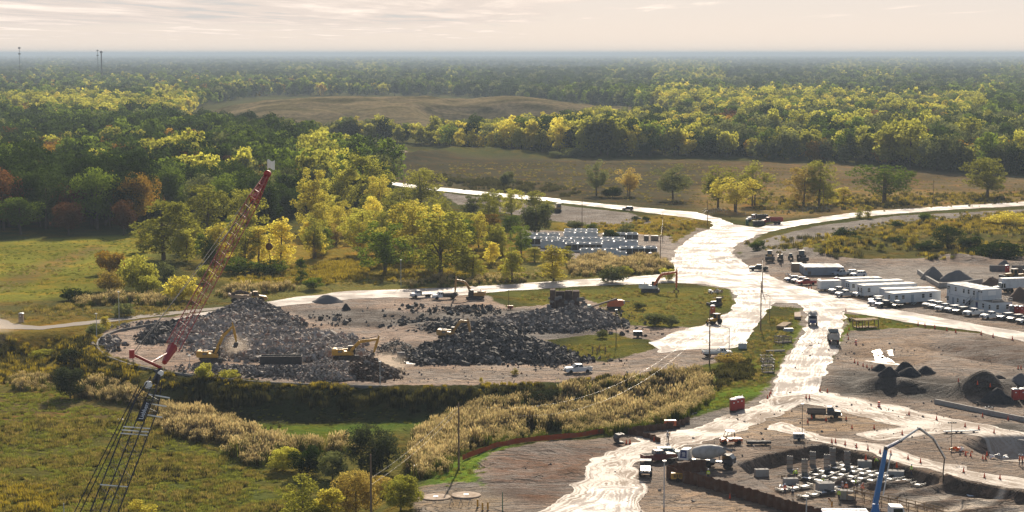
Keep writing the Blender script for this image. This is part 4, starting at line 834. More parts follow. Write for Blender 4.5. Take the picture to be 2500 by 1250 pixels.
# ------------------------------------------------------------------ paints
MT = {}
for nm, c, kw in (('white', (.74, .74, .72), {}), ('silver', (.48, .48, .47), {'rough': .35}), ('grey', (.22, .23, .24), {'rough': .35}), ('black', (.022, .023, .026), {'rough': .3, 'dirt': .3}), ('red', (.42, .035, .025), {}), ('maroon', (.16, .035, .025), {}),
                  ('blue', (.05, .10, .25), {}), ('steelblue', (.30, .36, .42), {}), ('yellow', (.62, .33, .035), {'dirt': .4}), ('amber', (.50, .28, .08), {'dirt': .5}), ('orange', (.62, .13, .035), {'dirt': .3}), ('green', (.05, .16, .09), {}), ('palegreen', (.35, .45, .38), {}),
                  ('rubber', (.025, .024, .023), {'rough': .85, 'spec': .2, 'dirt': .6}), ('track', (.06, .055, .05), {'rough': .8, 'dirt': .7}), ('steel', (.28, .28, .28), {'rough': .4, 'metal': .6}), ('galv', (.50, .52, .53), {'rough': .42, 'metal': .25, 'dirt': .2}), ('darksteel', (.06, .055, .055), {'rough': .6}),
                  ('rust', (.13, .065, .04), {'rough': .85, 'spec': .2, 'dirt': .5}), ('concrete', (.38, .36, .33), {'rough': .9, 'spec': .2, 'dirt': .5}), ('timber', (.33, .23, .13), {'rough': .85, 'spec': .2, 'dirt': .5, 'dirtc': (.14, .1, .07)}), ('oldwood', (.20, .17, .14), {'rough': .9, 'spec': .1}), ('polewood', (.22, .15, .10), {'rough': .9, 'spec': .1, 'scale': .6}),
                  ('chrome', (.6, .6, .6), {'rough': .2, 'metal': .9}), ('lamp', (.85, .85, .82), {'rough': .15}), ('tail', (.45, .03, .02), {'rough': .25}), ('panel', (.62, .65, .67), {'dirt': .18, 'scale': .4}), ('roofwhite', (.70, .68, .64), {'dirt': .35, 'scale': .5, 'rough': .6}), ('container', (.30, .34, .39), {'dirt': .3, 'scale': .5}),
                  ('cone', (.75, .09, .02), {'rough': .5, 'dirt': .15}), ('vest', (.55, .75, .03), {'rough': .8, 'spec': .1, 'dirt': .1}), ('vestorange', (.85, .16, .03), {'rough': .8, 'spec': .1, 'dirt': .1}), ('jeans', (.05, .06, .09), {'rough': .9, 'spec': .1}), ('skin', (.45, .27, .18), {'rough': .6, 'dirt': 0}), ('boot', (.06, .04, .03), {'rough': .8}), ('hatwhite', (.8, .8, .78), {'rough': .3, 'dirt': .05}),
                  ('soilload', (.10, .07, .055), {'rough': .95, 'spec': .1, 'dirt': .6}), ('craneRed', (.34, .022, .022), {'rough': .4, 'dirt': .15}), ('craneBlack', (.02, .02, .022), {'rough': .5, 'dirt': .15}), ('pumpBlue', (.035, .17, .44), {'rough': .35, 'dirt': .12}), ('drum', (.45, .44, .41), {'rough': .6, 'dirt': .6, 'scale': .8}), ('navy', (.03, .05, .17), {}),
                  ('tan', (.38, .27, .18), {'rough': .8}), ('gravel', (.17, .16, .155), {'rough': .95, 'spec': .1, 'scale': 3, 'bump': .6}), ('blackgravel', (.055, .053, .054), {'rough': .95, 'spec': .1, 'scale': 3, 'bump': .6}), ('browngravel', (.13, .09, .07), {'rough': .95, 'spec': .1, 'scale': 3, 'bump': .6}), ('concretewet', (.20, .19, .18), {'rough': .85, 'spec': .3, 'dirt': .5}), ('brickdark', (.11, .075, .065), {'rough': .95, 'spec': .1, 'dirt': .6}),
                  ('flagwhite', (.82, .80, .74), {'rough': .9, 'dirt': .05}), ('fence', (.42, .09, .035), {'rough': .9, 'spec': .1, 'dirt': .4}), ('plastic', (.75, .76, .78), {'rough': .2, 'dirt': .3})):
    MT[nm] = paint(nm + "_surface", c, **kw)
def glass_mat():
    m, nt, out = mat_new("vehicle_glass"); b = node(nt, 'ShaderNodeBsdfPrincipled', {'Base Color': (.02, .025, .03, 1), 'Roughness': .06, 'Specular IOR Level': .6})
    nt.links.new(b.outputs[0], out.inputs[0]); return m
MT['glass'] = glass_mat()
def M(*n): return [MT[k] for k in n] if len(n) > 1 else MT[n[0]]

# ------------------------------------------------------------------ vehicles (front towards +X, on the ground at z = 0)
def wheel(par, x, y, r=0.40, w=0.28, rim='steel', nm='wheel'):
    o = MB().lathe([(r * .62, -w / 2), (r * .96, -w / 2), (r, -w * .32), (r, w * .32), (r * .96, w / 2), (r * .62, w / 2)], 14, axis='Y').build(nm, MT['rubber'], par, loc=(x, y, r))
    s = 1 if y > 0 else -1
    MB().lathe([(r * .12, -w * .30), (r * .60, -w * .36), (r * .60, w * .36), (r * .12, w * .30)], 10, axis='Y').build('rim', MT[rim], o)
    return o
def quad_panel(par, nm, pts, mat, off=(0, 0, 0)):
    n = (Vector(pts[1]) - Vector(pts[0])).cross(Vector(pts[3]) - Vector(pts[0])).normalized() * 0.014
    mb = MB(); vs = [Vector(p) + n for p in pts] + [Vector(p) - n for p in pts]
    mb.add(vs, [(0, 1, 2, 3), (7, 6, 5, 4), (0, 4, 5, 1), (1, 5, 6, 2), (2, 6, 7, 3), (3, 7, 4, 0)]); return mb.build(nm, mat, par)
def cabin(par, prof, hw, nar, paintn, front_i=2, side_split=None):
    """greenhouse with tumblehome and inset glass; prof = [rear low, rear high, front high, front low]"""
    mb = MB().prism(prof, -hw, hw, 0, nar); mb.build('cab', MT[paintn], par)
    (rlx, rlz), (rhx, rhz), (fhx, fhz), (flx, flz) = prof; e = 0.012
    def pt(a, b, t, y, z0, z1):  # along edge a->b
        x = a[0] + (b[0] - a[0]) * t; z = a[1] + (b[1] - a[1]) * t; return (x, z)
    zs = (min(rlz, flz), max(rhz, fhz))
    def hwz(z): return hw - nar * (z - zs[0]) / (zs[1] - zs[0])
    a = pt(prof[3], prof[2], .10, 0, 0, 0); b = pt(prof[3], prof[2], .90, 0, 0, 0)
    quad_panel(par, 'windshield', [(a[0] + e, -hwz(a[1]) * .92, a[1]), (a[0] + e, hwz(a[1]) * .92, a[1]), (b[0] + e, hwz(b[1]) * .92, b[1]), (b[0] + e, -hwz(b[1]) * .92, b[1])], MT['glass'])
    a = pt(prof[0], prof[1], .15, 0, 0, 0); b = pt(prof[0], prof[1], .88, 0, 0, 0)
    quad_panel(par, 'rear_window', [(a[0] - e, hwz(a[1]) * .88, a[1]), (a[0] - e, -hwz(a[1]) * .88, a[1]), (b[0] - e, -hwz(b[1]) * .88, b[1]), (b[0] - e, hwz(b[1]) * .88, b[1])], MT['glass'])
    zl, zh = zs[0] + (zs[1] - zs[0]) * .14, zs[0] + (zs[1] - zs[0]) * .86
    def xr(z): return rlx + (rhx - rlx) * (z - rlz) / (rhz - rlz)
    def xf(z): return flx + (fhx - flx) * (z - flz) / (fhz - flz)
    cuts = [0.0] + (side_split or [.52]) + [1.0]
    for s in (-1, 1):
        for c0, c1 in zip(cuts[:-1], cuts[1:]):
            q = []
            for z, c, g in ((zl, c0, .10), (zl, c1, -.10), (zh, c1, -.10), (zh, c0, .10)):
                x = xr(z) + (xf(z) - xr(z)) * c + g; q.append((x, s * (hwz(z) + .006), z))
            if s > 0: q = q[::-1]
            quad_panel(par, 'side_window', q, MT['glass'])
def lights(par, xf, xr, y, zf, zr):
    for s in (-1, 1):
        MB().box(xf, s * y, zf, .10, .34, .17).build('headlight', MT['lamp'], par); MB().box(xr, s * (y + .06), zr, .08, .16, .34).build('tail_light', MT['tail'], par)
def make_pickup(name, label, paintn, cat='pickup truck', kind='pickup', loc=(0, 0, 0), rz=0, group=None):
    t = thing(name, label, cat, loc, rz, group)
    if kind == 'pickup':
        body = [(-2.92, .50), (-2.97, .80), (-2.95, 1.29), (1.20, 1.31), (2.20, 1.29), (2.78, 1.20), (2.93, 1.02), (2.95, .60), (2.85, .36), (-2.75, .36)]
        MB().prism(body, -.99, .99, 0, .05).build('body', MT[paintn], t)
        cabin(t, [(-.98, 1.28), (-.80, 1.90), (.55, 1.94), (1.36, 1.28)], .93, .15, paintn)
        MB().box(-1.98, 0, 1.306, 1.78, 1.62, .03).build('dark_bed_hollow', MT['rubber'], t)  # dark slab on the solid body stands for the shaded hollow of the bed
    else:
        body = [(-2.35, .48), (-2.40, .90), (-2.36, 1.12), (1.00, 1.16), (1.95, 1.12), (2.34, .98), (2.40, .60), (2.30, .30), (-2.25, .30)]
        MB().prism(body, -.96, .96, 0, .06).build('body', MT[paintn], t)
        cabin(t, [(-2.30, 1.11), (-1.95, 1.72), (.35, 1.76), (1.15, 1.13)], .90, .16, paintn, side_split=[.38, .68])
    L = 2.95 if kind == 'pickup' else 2.40
    lights(t, L - .06, -L + .0, .70, .86, .95)
    MB().box(L + .02, 0, .80, .08, 1.1, .30).build('grille', MT['black'], t)
    for s, nm in ((1, 'front_bumper'), (-1, 'rear_bumper')): MB().box(s * (L + .04), 0, .50, .16, 1.9, .22).build(nm, MT['steel' if kind == 'pickup' else 'black'], t)
    for s in (-1, 1): MB().box(1.05, s * 1.10, 1.28, .14, .20, .18).build('mirror', MT['black'], t)
    wb = 1.85 if kind == 'pickup' else 1.42
    for x in (-wb, wb):
        for s in (-1, 1): wheel(t, x, s * .88, .41 if kind == 'pickup' else .37)
    return t
PICK = make_pickup('pickup_truck', "white pickup truck parked on the tan haul track above the dark slope", 'white', loc=PG(1411, 911), rz=R(196))
SUV = make_pickup('parked_car', "white SUV, first in the row before the two storey office", 'white', 'car', 'suv', loc=PG(2271, 750), rz=R(222), group="cars in the row before the offices")
def rec(p): return None if p == 'white' else {'white_surface': MT[p]}
G1 = "cars in the row before the offices"
for kind, px, py, rz, p, lab in (
    ('S', 2287, 753, 220, 'silver', "silver SUV, second in the row before the two storey office"), ('P', 2306, 759, 218, 'white', "white pickup, third in the row before the two storey office"), ('S', 2326, 762, 216, 'white', "white SUV parked tight against a black SUV"),
    ('S', 2346, 766, 214, 'black', "black SUV parked between a white SUV and a white pickup"), ('P', 2376, 771, 209, 'white', "long white pickup in front of the outside stairs of the office"), ('P', 2419, 779, 209, 'white', "long white pickup in front of the right wing of the office"),
    ('S', 2456, 781, 212, 'grey', "dark grey SUV beside the pickup at the right wing"), ('S', 2480, 785, 212, 'black', "black SUV near the right edge of the picture"), ('S', 2502, 790, 212, 'white', "white car cut by the right edge of the picture"),
    ('S', 2139, 739, 218, 'silver', "silver car with a sun glint beside the low white office"), ('P', 2143, 746, 216, 'white', "white pickup right before the silver car with the glint"), ('P', 2161, 751, 212, 'black', "black pickup beside the open utility buggy"),
    ('P', 2106, 725, 206, 'white', "white pickup in front of the long white office trailer"), ('P', 2063, 725, 206, 'silver', "silver pickup beside the white one at the long office trailer"), ('P', 2047, 717, 206, 'grey', "grey pickup behind the silver one"),
    ('P', 2022, 709, 206, 'black', "black pickup in front of the white box trailer"), ('S', 1934, 688, 204, 'blue', "blue SUV, leftmost of three cars at the lot's left edge"), ('S', 1952, 691, 204, 'grey', "grey car in the middle of three at the lot's left edge"), ('P', 1968, 696, 197, 'red', "red pickup at the lot's left edge"),
    ('S', 2075, 672, 200, 'silver', "silver SUV behind the office trailers by the containers"), ('P', 2054, 674, 204, 'steelblue', "pale blue pickup beside the grey containers"), ('S', 2096, 676, 200, 'white', "white car partly hidden behind the office trailers"), ('P', 1852, 661, 182, 'black', "black pickup alone at the edge of the wet road"),
    ('S', 1533, 514, 172, 'black', "small dark car driving on the left far road")):
    lab = lab.replace("lot's", "gravel lot's")
    dup(PICK if kind == 'P' else SUV, PG(px, py), R(rz + rnd.uniform(-3, 3)), lab, G1 if px > 2010 and py > 705 else None, rec(p))
def make_flatbed(name, label, cabp, bedp, loc, rz, L=6.4, cat='truck', dump=True, load=None):
    t = thing(name, label, cat, loc, rz)
    MB().box(0, 0, .62, L * .94, .9, .22).build('chassis', MT['darksteel'], t)
    x1 = L / 2
    MB().prism([(x1 - 2.6, .55), (x1 - 2.6, 1.35), (x1 - 1.25, 1.38), (x1 - .1, 1.28), (x1, .95), (x1, .5)], -1.0, 1.0, 0, .08).build('hood', MT[cabp], t)
    cabin(t, [(x1 - 2.62, 1.32), (x1 - 2.55, 2.10), (x1 - 1.75, 2.12), (x1 - 1.15, 1.34)], .95, .14, cabp, side_split=[.5])
    b = MB(); bx = -L / 2 + (L - 2.75) / 2; bl = L - 2.85
    b.box(bx, 0, .95, bl, 2.2, .12)
    if dump:
        b.box(bx, -1.08, 1.25, bl, .06, .5); b.box(bx, 1.08, 1.25, bl, .06, .5); b.box(bx - bl / 2 + .03, 0, 1.25, .06, 2.1, .5); b.box(bx + bl / 2 - .03, 0, 1.45, .08, 2.2, .95)
        for k in range(5): b.box(bx - bl * .42 + k * bl * .21, -1.13, 1.25, .07, .05, .5); b.box(bx - bl * .42 + k * bl * .21, 1.13, 1.25, .07, .05, .5)
    else: b.box(bx + bl / 2, 0, 1.4, .1, 2.0, .9)
    b.build('dump_bed' if dump else 'flat_bed', MT[bedp], t)
    lights(t, x1 - .02, -L / 2, .72, .95, .85)
    for s, nm in ((1, 'front_bumper'),): MB().box(x1 + .06, 0, .52, .16, 2.0, .24).build(nm, MT['steel'], t)
    for x in (x1 - 1.0, -L / 2 + 1.2):
        for s in (-1, 1): wheel(t, x, s * .92, .45, .3 if x > 0 else .5)
    return t
make_flatbed('dump_pickup', "black cab pickup with a grey dump bed standing among cones on the dirt", 'black', 'oldwood', PG(2011, 1020), R(-8))
make_flatbed('flatbed_truck', "white flatbed pickup, left of two white trucks by the brown excavator", 'white', 'black', PG(1029, 727), R(205), 6.2, dump=False)
make_flatbed('service_truck', "white crew truck with a dark box, right of two trucks by the brown excavator", 'white', 'darksteel', PG(1086, 731), R(196), 6.8)
make_flatbed('utility_truck', "white utility truck with tool bodies parked at the foot of the rusty pole", 'white', 'white', PG(1750, 872), R(10), 6.6)
dup(PICK, PG(1608, 1127), R(18), "maroon pickup beside the pale green off roader", None, {'white_surface': MT['maroon']})
dup(SUV, PG(1633, 1118), R(-4), "pale green off roader behind the maroon pickup", None, {'white_surface': MT['palegreen']})
def make_buggy(label, p, loc, rz, roof='black'):
    t = thing('utility_buggy', label, 'utility vehicle', loc, rz)
    MB().prism([(-1.5, .45), (-1.55, .85), (-.2, .9), (-.1, .6), (.7, .6), (.85, .95), (1.4, .85), (1.5, .5)], -.72, .72, 0, .05).build('body', MT[p], t)
    f = MB()
    for x, xt in ((-.35, -.3), (.95, .55)):
        for s in (-1, 1): f.tube((x, s * .68, .85), (xt, s * .6, 1.85), .04, .04, 5)
    f.tube((-.3, -.6, 1.85), (-.3, .6, 1.85), .04); f.tube((.55, -.6, 1.85), (.55, .6, 1.85), .04); f.build('roll_cage', MT['darksteel'], t)
    MB().box(.12, 0, 1.90, 1.15, 1.35, .07).build('roof', MT[roof], t)
    for s in (-1, 1): MB().box(0.1, s * .32, .78, .5, .5, .16).build('seat', MT['black'], t); MB().box(1.46, s * .45, .72, .08, .22, .12).build('headlight', MT['lamp'], t)
    for x in (-1.0, 1.05):
        for s in (-1, 1): wheel(t, x, s * .66, .34, .26)
    return t
make_buggy("black open utility buggy at the end of the office car row", 'black', PG(2191, 752), R(206))
make_buggy("dark utility buggy with a pale roof standing at the sheet pile corner", 'black', PG(1576, 1162), R(265), 'roofwhite').scale = (1.35,) * 3
make_buggy("orange and black utility buggy behind the mixer truck", 'orange', PG(1784, 1086), R(190)).scale = (1.25,) * 3

def sign_text(par, lines, loc, size, mat, rot=(R(90), 0, 0)):
    cu = bpy.data.curves.new("lettering", 'FONT'); cu.body = "\n".join(lines); cu.size = size; cu.align_x = 'CENTER'; cu.extrude = .004; cu.resolution_u = 2
    oc = bpy.data.objects.new("lettering_curve", cu); me = bpy.data.meshes.new_from_object(oc); bpy.data.objects.remove(oc); bpy.data.curves.remove(cu)
    o = bpy.data.objects.new("lettering", me); COL.objects.link(o); o.parent = par; me.materials.clear(); me.materials.append(mat); o.location = loc; o.rotation_euler = rot; return o
def arm_seg(p0, p1, h0, hm, h1, w):
    """box girder from p0 to p1 in the XZ plane, deepest in the middle"""
    p0 = Vector((p0[0], 0, p0[1])); p1 = Vector((p1[0], 0, p1[1])); d = (p1 - p0).normalized(); n = Vector((-d.z, 0, d.x)); m = p0.lerp(p1, .4)
    pr = [p0 - n * h0 / 2, m - n * hm / 2, p1 - n * h1 / 2, p1 + n * h1 / 2, m + n * hm / 2, p0 + n * h0 / 2]
    return MB().prism([(v.x, v.z) for v in pr], -w / 2, w / 2)
def make_excavator(label, loc, rz, joints, p='yellow', arm=None, s=1.0, track_rz=0.0, bucket='bucket', cabp=None, cw=None):
    t = thing('excavator', label, 'excavator', loc, rz, scale=s)
    arm = arm or p
    for sd in (-1, 1):
        o = MB().prism([(-2.35, .12), (-2.65, .5), (-2.3, .92), (2.3, .92), (2.65, .5), (2.35, .12), (2.0, 0), (-2.0, 0)], -.30, .30).build('track', MT['track'], t)
        o.rotation_euler = (0, 0, track_rz); o.location = Matrix.Rotation(track_rz, 3, 'Z') @ Vector((0, sd * 1.28, 0))
        g = MB()
        for k in range(15): g.box(-2.2 + k * .315, 0, .935, .16, .66, .05); g.box(-2.0 + k * .29, 0, .01, .14, .66, .05)
        for k in range(5): g.lathe([(.3, -.31), (.3, .31)], 10, 0, (-1.8 + k * .9, 0, .42), 'Y')
        g.build('track_shoes', MT['darksteel'], o)
    b = MB().box(0, 0, .68, 2.6, 2.0, .4); b.lathe([(.9, .85), (.9, 1.1)], 16); u = b.build('undercarriage', MT['darksteel'], t); u.rotation_euler = (0, 0, track_rz)
    MB().prism([(-3.05, 1.15), (-3.2, 1.5), (-3.15, 2.35), (-2.9, 2.55), (-2.2, 2.55), (-2.2, 1.1)], -1.45, 1.45, 0, .04).build('counterweight', MT[cw or p], t)
    MB().prism([(-2.19, 1.1), (-2.19, 2.45), (-.6, 2.45), (-.5, 2.05), (1.5, 1.75), (1.6, 1.1)], -1.45, .25, 0, .03).build('engine_housing', MT[cabp or p], t)
    MB().box(-.9, 1.0, 1.7, 2.3, .85, 1.15).build('side_box', MT[cabp or p], t)
    if p != 'white' and s > .7:
        d = MB().box(-1.35, -1.47, 1.95, .9, .03, .42).build('badge', MT['black'], t); sign_text(d, ['CAT'], (-1.35, -1.495, 1.82), .38, MT['hatwhite'])
    e = MB().tube((-1.6, -.7, 2.45), (-1.6, -.7, 2.95), .09); e.box(-1.4, 0.2, 2.5, 1.2, 1.4, .12); e.build('exhaust', MT['darksteel'], t)
    c = MB().prism([(.3, 1.12), (.3, 2.95), (1.5, 2.98), (1.95, 2.2), (1.95, 1.12)], .38, 1.42, 0, .05).build('cab', MT['black' if not cabp else cabp], t)
    quad_panel(c, 'window', [(1.97, .46, 2.15), (1.97, 1.34, 2.15), (1.56, 1.30, 2.88), (1.56, .50, 2.88)], MT['glass'])
    quad_panel(c, 'window', [(1.86, 1.43, 1.6), (.4, 1.43, 1.6), (.4, 1.40, 2.85), (1.45, 1.40, 2.85)], MT['glass'])
    quad_panel(c, 'window', [(.4, .37, 1.6), (1.86, .37, 1.6), (1.45, .40, 2.85), (.4, .40, 2.85)], MT['glass'])
    foot, elbow, tip, end = joints[:4]
    y0 = -.15
    bm = arm_seg(foot, elbow, .5, .75, .7, .5); b2 = arm_seg(elbow, tip, .7, .62, .42, .48); bm.v += [(a, b_, c_) for a, b_, c_ in []]
    o = len(bm.v); bm.v += b2.v; bm.f += [[i + o for i in f] for f in b2.f]; bm.m += b2.m
    ob = bm.build('boom', MT[arm], t, loc=(0, y0, 0))
    st = arm_seg(tip, end, .5, .62, .35, .40); ov = (Vector((tip[0], 0, tip[1])) - Vector((end[0], 0, end[1]))).normalized() * .9
    st.tube((tip[0], 0, tip[1]), (tip[0] + ov.x, 0, tip[1] + ov.z), .22, .16, 6); os_ = st.build('stick', MT[arm], t, loc=(0, y0, 0))
    hy = MB(); mid = ((foot[0] + elbow[0]) / 2, (foot[1] + elbow[1]) / 2)
    for s_ in (-.33, .33): hy.tube((foot[0] + .8, s_, foot[1] - .55), (mid[0] + .15, s_, mid[1] + .1), .10, .07, 6)
    m2 = ((elbow[0] + tip[0]) / 2, (elbow[1] + tip[1]) / 2 + .45); hy.tube((elbow[0], 0, elbow[1] + .5), m2 and (m2[0], 0, m2[1]), .09); hy.tube((m2[0], 0, m2[1]), (tip[0] + ov.x, 0, tip[1] + ov.z), .06)
    hy.build('hydraulic_cylinder', MT['darksteel'], t, loc=(0, y0, 0))
    ex, ez = end
    if bucket == 'bucket':
        k = joints[4] if len(joints) > 4 else 0.0; M_ = Matrix.Translation((ex, 0, ez)) @ Matrix.Rotation(k, 4, 'Y'); bk = MB(); bk.T = M_
        bk.prism([(.25, .15), (.55, -.25), (.45, -.85), (.0, -1.25), (-.5, -1.15), (-.62, -1.0), (-.2, -.95), (.12, -.6), (.05, -.1), (-.15, .1)], -.75, .75)
        bk.box(0, -.74, -.6, .9, .05, .9); bk.box(0, .74, -.6, .9, .05, .9)
        for q in range(5): bk.box(-.66, -.6 + q * .3, -1.05, .22, .1, .08)
        bk.build('bucket', MT['darksteel'], t, loc=(0, y0, 0))
    elif bucket == 'hammer':
        MB().tube((ex, 0, ez), (ex, 0, ez - 1.6), .28, .24, 8).tube((ex, 0, ez - 1.6), (ex, 0, ez - 2.5), .1, .06, 6).build('hammer', MT['darksteel'], t, loc=(0, y0, 0))
    else:
        g = MB().box(ex, 0, ez - .25, .5, .5, .5)
        for s_ in (-1, 1): g.path([(ex, 0, ez - .4), (ex + s_ * .75, 0, ez - .75), (ex + s_ * .2, 0, ez - 1.5)], .14)
        g.box(ex - 1.5, 0, ez - 1.3, 1.8, .8, .35); g.build('grapple', MT['rust'], t, loc=(0, y0, 0))
    return t
make_excavator("yellow excavator with its arm raised high in the pale rubble, left of the steel skip", PG(516, 884), R(4), [(.9, 1.9), (2.6, 5.7), (4.9, 7.9), (5.6, 4.3), .3], s=1.0, track_rz=R(12))
make_excavator("yellow excavator digging with a flat boom at the brown earth heap", PG(846, 884) + Vector((0, 0, .5)), R(2), [(.9, 1.9), (3.0, 4.0), (7.0, 4.5), (6.0, 1.4), .5], s=1.0, track_rz=R(30))
make_excavator("amber excavator standing above the black rubble pile in the middle", PG(1098, 833) + Vector((0, 0, .4)), R(-6), [(.9, 1.9), (2.7, 4.6), (4.7, 4.5), (5.4, .9), .5], 'amber', s=.95, track_rz=R(35))
make_excavator("brown excavator reaching left over the white trucks", PG(1160, 731), R(172), [(.9, 1.9), (3.2, 5.2), (6.0, 5.9), (6.3, 2.0), .4], 'amber', s=.9, track_rz=R(-8))
make_excavator("big orange and white excavator parked on the grass by the road", PG(1588, 714), R(-4), [(.9, 1.9), (3.0, 4.9), (7.1, 5.6), (7.0, 1.2)], 'white', 'orange', 1.05, 0.0, 'grapple', 'white')
make_excavator("small backhoe excavator, second from left of the parked machines at the gravel arc", PG(1905, 634), R(262), [(.9, 1.9), (2.2, 4.2), (3.6, 4.6), (4.0, 2.4)], 'amber', s=.62)

def make_adt():
    t = thing('articulated_dump_truck', "yellow articulated dump truck loaded with earth on top of the rubble", 'dump truck', PG(606, 742), R(8))
    MB().prism([(2.0, 1.0), (2.0, 2.1), (3.0, 2.3), (5.0, 1.95), (5.2, 1.3), (5.0, .9)], -1.2, 1.2, 0, .12).build('hood', MT['amber'], t)
    c = MB().prism([(1.3, 1.6), (1.35, 3.35), (2.6, 3.35), (3.0, 2.2), (3.0, 1.6)], -.9, .9, 0, .08).build('cab', MT['amber'], t)
    quad_panel(c, 'window', [(2.97, -.75, 2.3), (2.97, .75, 2.3), (2.66, .7, 3.25), (2.66, -.7, 3.25)], MT['glass']); quad_panel(c, 'window', [(1.45, -.93, 2.2), (2.85, -.93, 2.2), (2.5, -.88, 3.2), (1.45, -.88, 3.2)], MT['glass'])
    MB().prism([(-5.4, 2.7), (-4.2, 1.4), (.2, 1.3), (.9, 2.0), (1.0, 3.0), (.6, 3.0), (.2, 2.3), (-4.0, 2.4), (-5.2, 2.95)], -1.5, 1.5).build('dump_body', MT['tan'], t)
    h = MB()
    for k in range(26): a = rnd.uniform(-4.3, .2); h.box(a, rnd.uniform(-1.0, 1.0), 2.65 + .9 * (1 - abs(a + 1.9) / 2.8) * rnd.uniform(.5, 1), rnd.uniform(.6, 1.2), rnd.uniform(.6, 1), rnd.uniform(.4, .8), 0, rnd.uniform(0, 3), .6, .6)
    h.build('earth_load', MT['soilload'], t); MB().box(0, 0, 1.0, 9.4, .9, .5).build('chassis', MT['darksteel'], t)
    for x in (3.5, -1.6, -3.6):
        for s in (-1, 1): wheel(t, x, s * 1.25, .9, .65, 'amber')
    for s in (-1, 1): MB().box(5.2, s * .8, 1.5, .1, .3, .2).build('headlight', MT['lamp'], t)
make_adt()
def make_mixer(label, loc, rz, body='white', cover='navy', front=True, text=False):
    t = thing('mixer_truck', label, 'mixer truck', loc, rz)
    MB().box(0, 0, .95, 9.0, .95, .3).build('chassis', MT['steel'], t)
    MB().lathe([(.35, -2.6), (.95, -2.2), (1.22, -.6), (1.22, .5), (.85, 2.3), (.45, 3.1), (.42, 3.2)], 20, 0, (0, 0, 0), 'X').build('drum', MT['drum'], t, True, (0.3, 0, 2.45)).rotation_euler = (0, R(-9), 0)
    MB().path([(3.2, -.5, 3.5), (4.6, 0, 2.9)], .2, 6).build('chute', MT['steel'], t)
    if front:
        c = MB().prism([(3.2, .9), (3.2, 2.3), (4.4, 2.35), (5.0, 1.7), (5.0, .9)], -1.05, 1.05, 0, .08).build('cab', MT['darksteel'], t)
        quad_panel(c, 'window', [(4.97, -.9, 1.75), (4.97, .9, 1.75), (4.45, .9, 2.3), (4.45, -.9, 2.3)], MT['glass'])
        for s in (-1, 1): quad_panel(c, 'window', [(3.3, s * 1.05, 1.6), (4.8, s * 1.05, 1.6), (4.3, s * 1.02, 2.25), (3.3, s * 1.02, 2.25)], MT['glass'])
        MB().prism([(-4.3, 1.0), (-4.5, 1.9), (-4.0, 2.7), (-2.7, 2.75), (-2.7, 1.0)], -1.1, 1.1, 0, .05).build('engine_cover', MT[body], t)
        cv = quad_panel(t, 'engine_panel', [(-4.1, -1.10, 1.3), (-2.9, -1.10, 1.3), (-2.9, -1.07, 2.6), (-3.9, -1.07, 2.6)], MT[cover])
        if text:
            wm = MB()
            for z, w in ((2.2, .5), (2.02, .62), (1.84, .4), (1.66, .55)): wm.box(-3.42, -1.125, z, w, .02, .09)
            wm.build('white_marks', MT['hatwhite'], cv)
        tg = MB().path([(-4.2, 0, 1.2), (-6.0, 0, .7)], .09, 5).build('tag_axle', MT['steel'], t); wx = (-1.9, -.6, .8, 3.9); wheel(t, -6.0, .55, .5, .3); wheel(t, -6.0, -.55, .5, .3)
    else:
        c = MB().prism([(2.6, .9), (2.6, 2.7), (4.0, 2.7), (4.5, 1.9), (4.5, .9)], -1.1, 1.1, 0, .08).build('cab', MT[body], t)
        quad_panel(c, 'window', [(4.48, -.95, 1.95), (4.48, .95, 1.95), (4.05, .92, 2.6), (4.05, -.92, 2.6)], MT['glass']); MB().box(4.5, 0, 1.2, .3, 1.6, .7).build('grille', MT[cover], t)
        wx = (-3.4, -2.1, 3.6)
    ld = MB()
    for y in (-.2, .2): ld.tube((-2.8 if not front else 2.7, y - .9, 1), (-2.8 if not front else 2.7, y - .9, 3.2), .04)
    ld.build('ladder', MT['steel'], t)
    MB().box(1.6, -.9, 1.3, .9, .5, .5).build('water_tank', MT['drum'], t); 
    for s in (-1, 1): MB().box((5.02 if front else 4.52), s * .8, 1.15, .08, .25, .2).build('headlight', MT['lamp'], t)
    for x in wx:
        for s in (-1, 1): wheel(t, x, s * .95, .53, .42, 'steel')
    return t
make_mixer("concrete mixer truck with a pale drum and blue engine panel by the sheet piles", PG(1722, 1140), R(-24), text=True)
make_mixer("concrete mixer truck driving towards the camera on the haul road", PG(1984, 792), R(262), 'drum', 'navy', False)
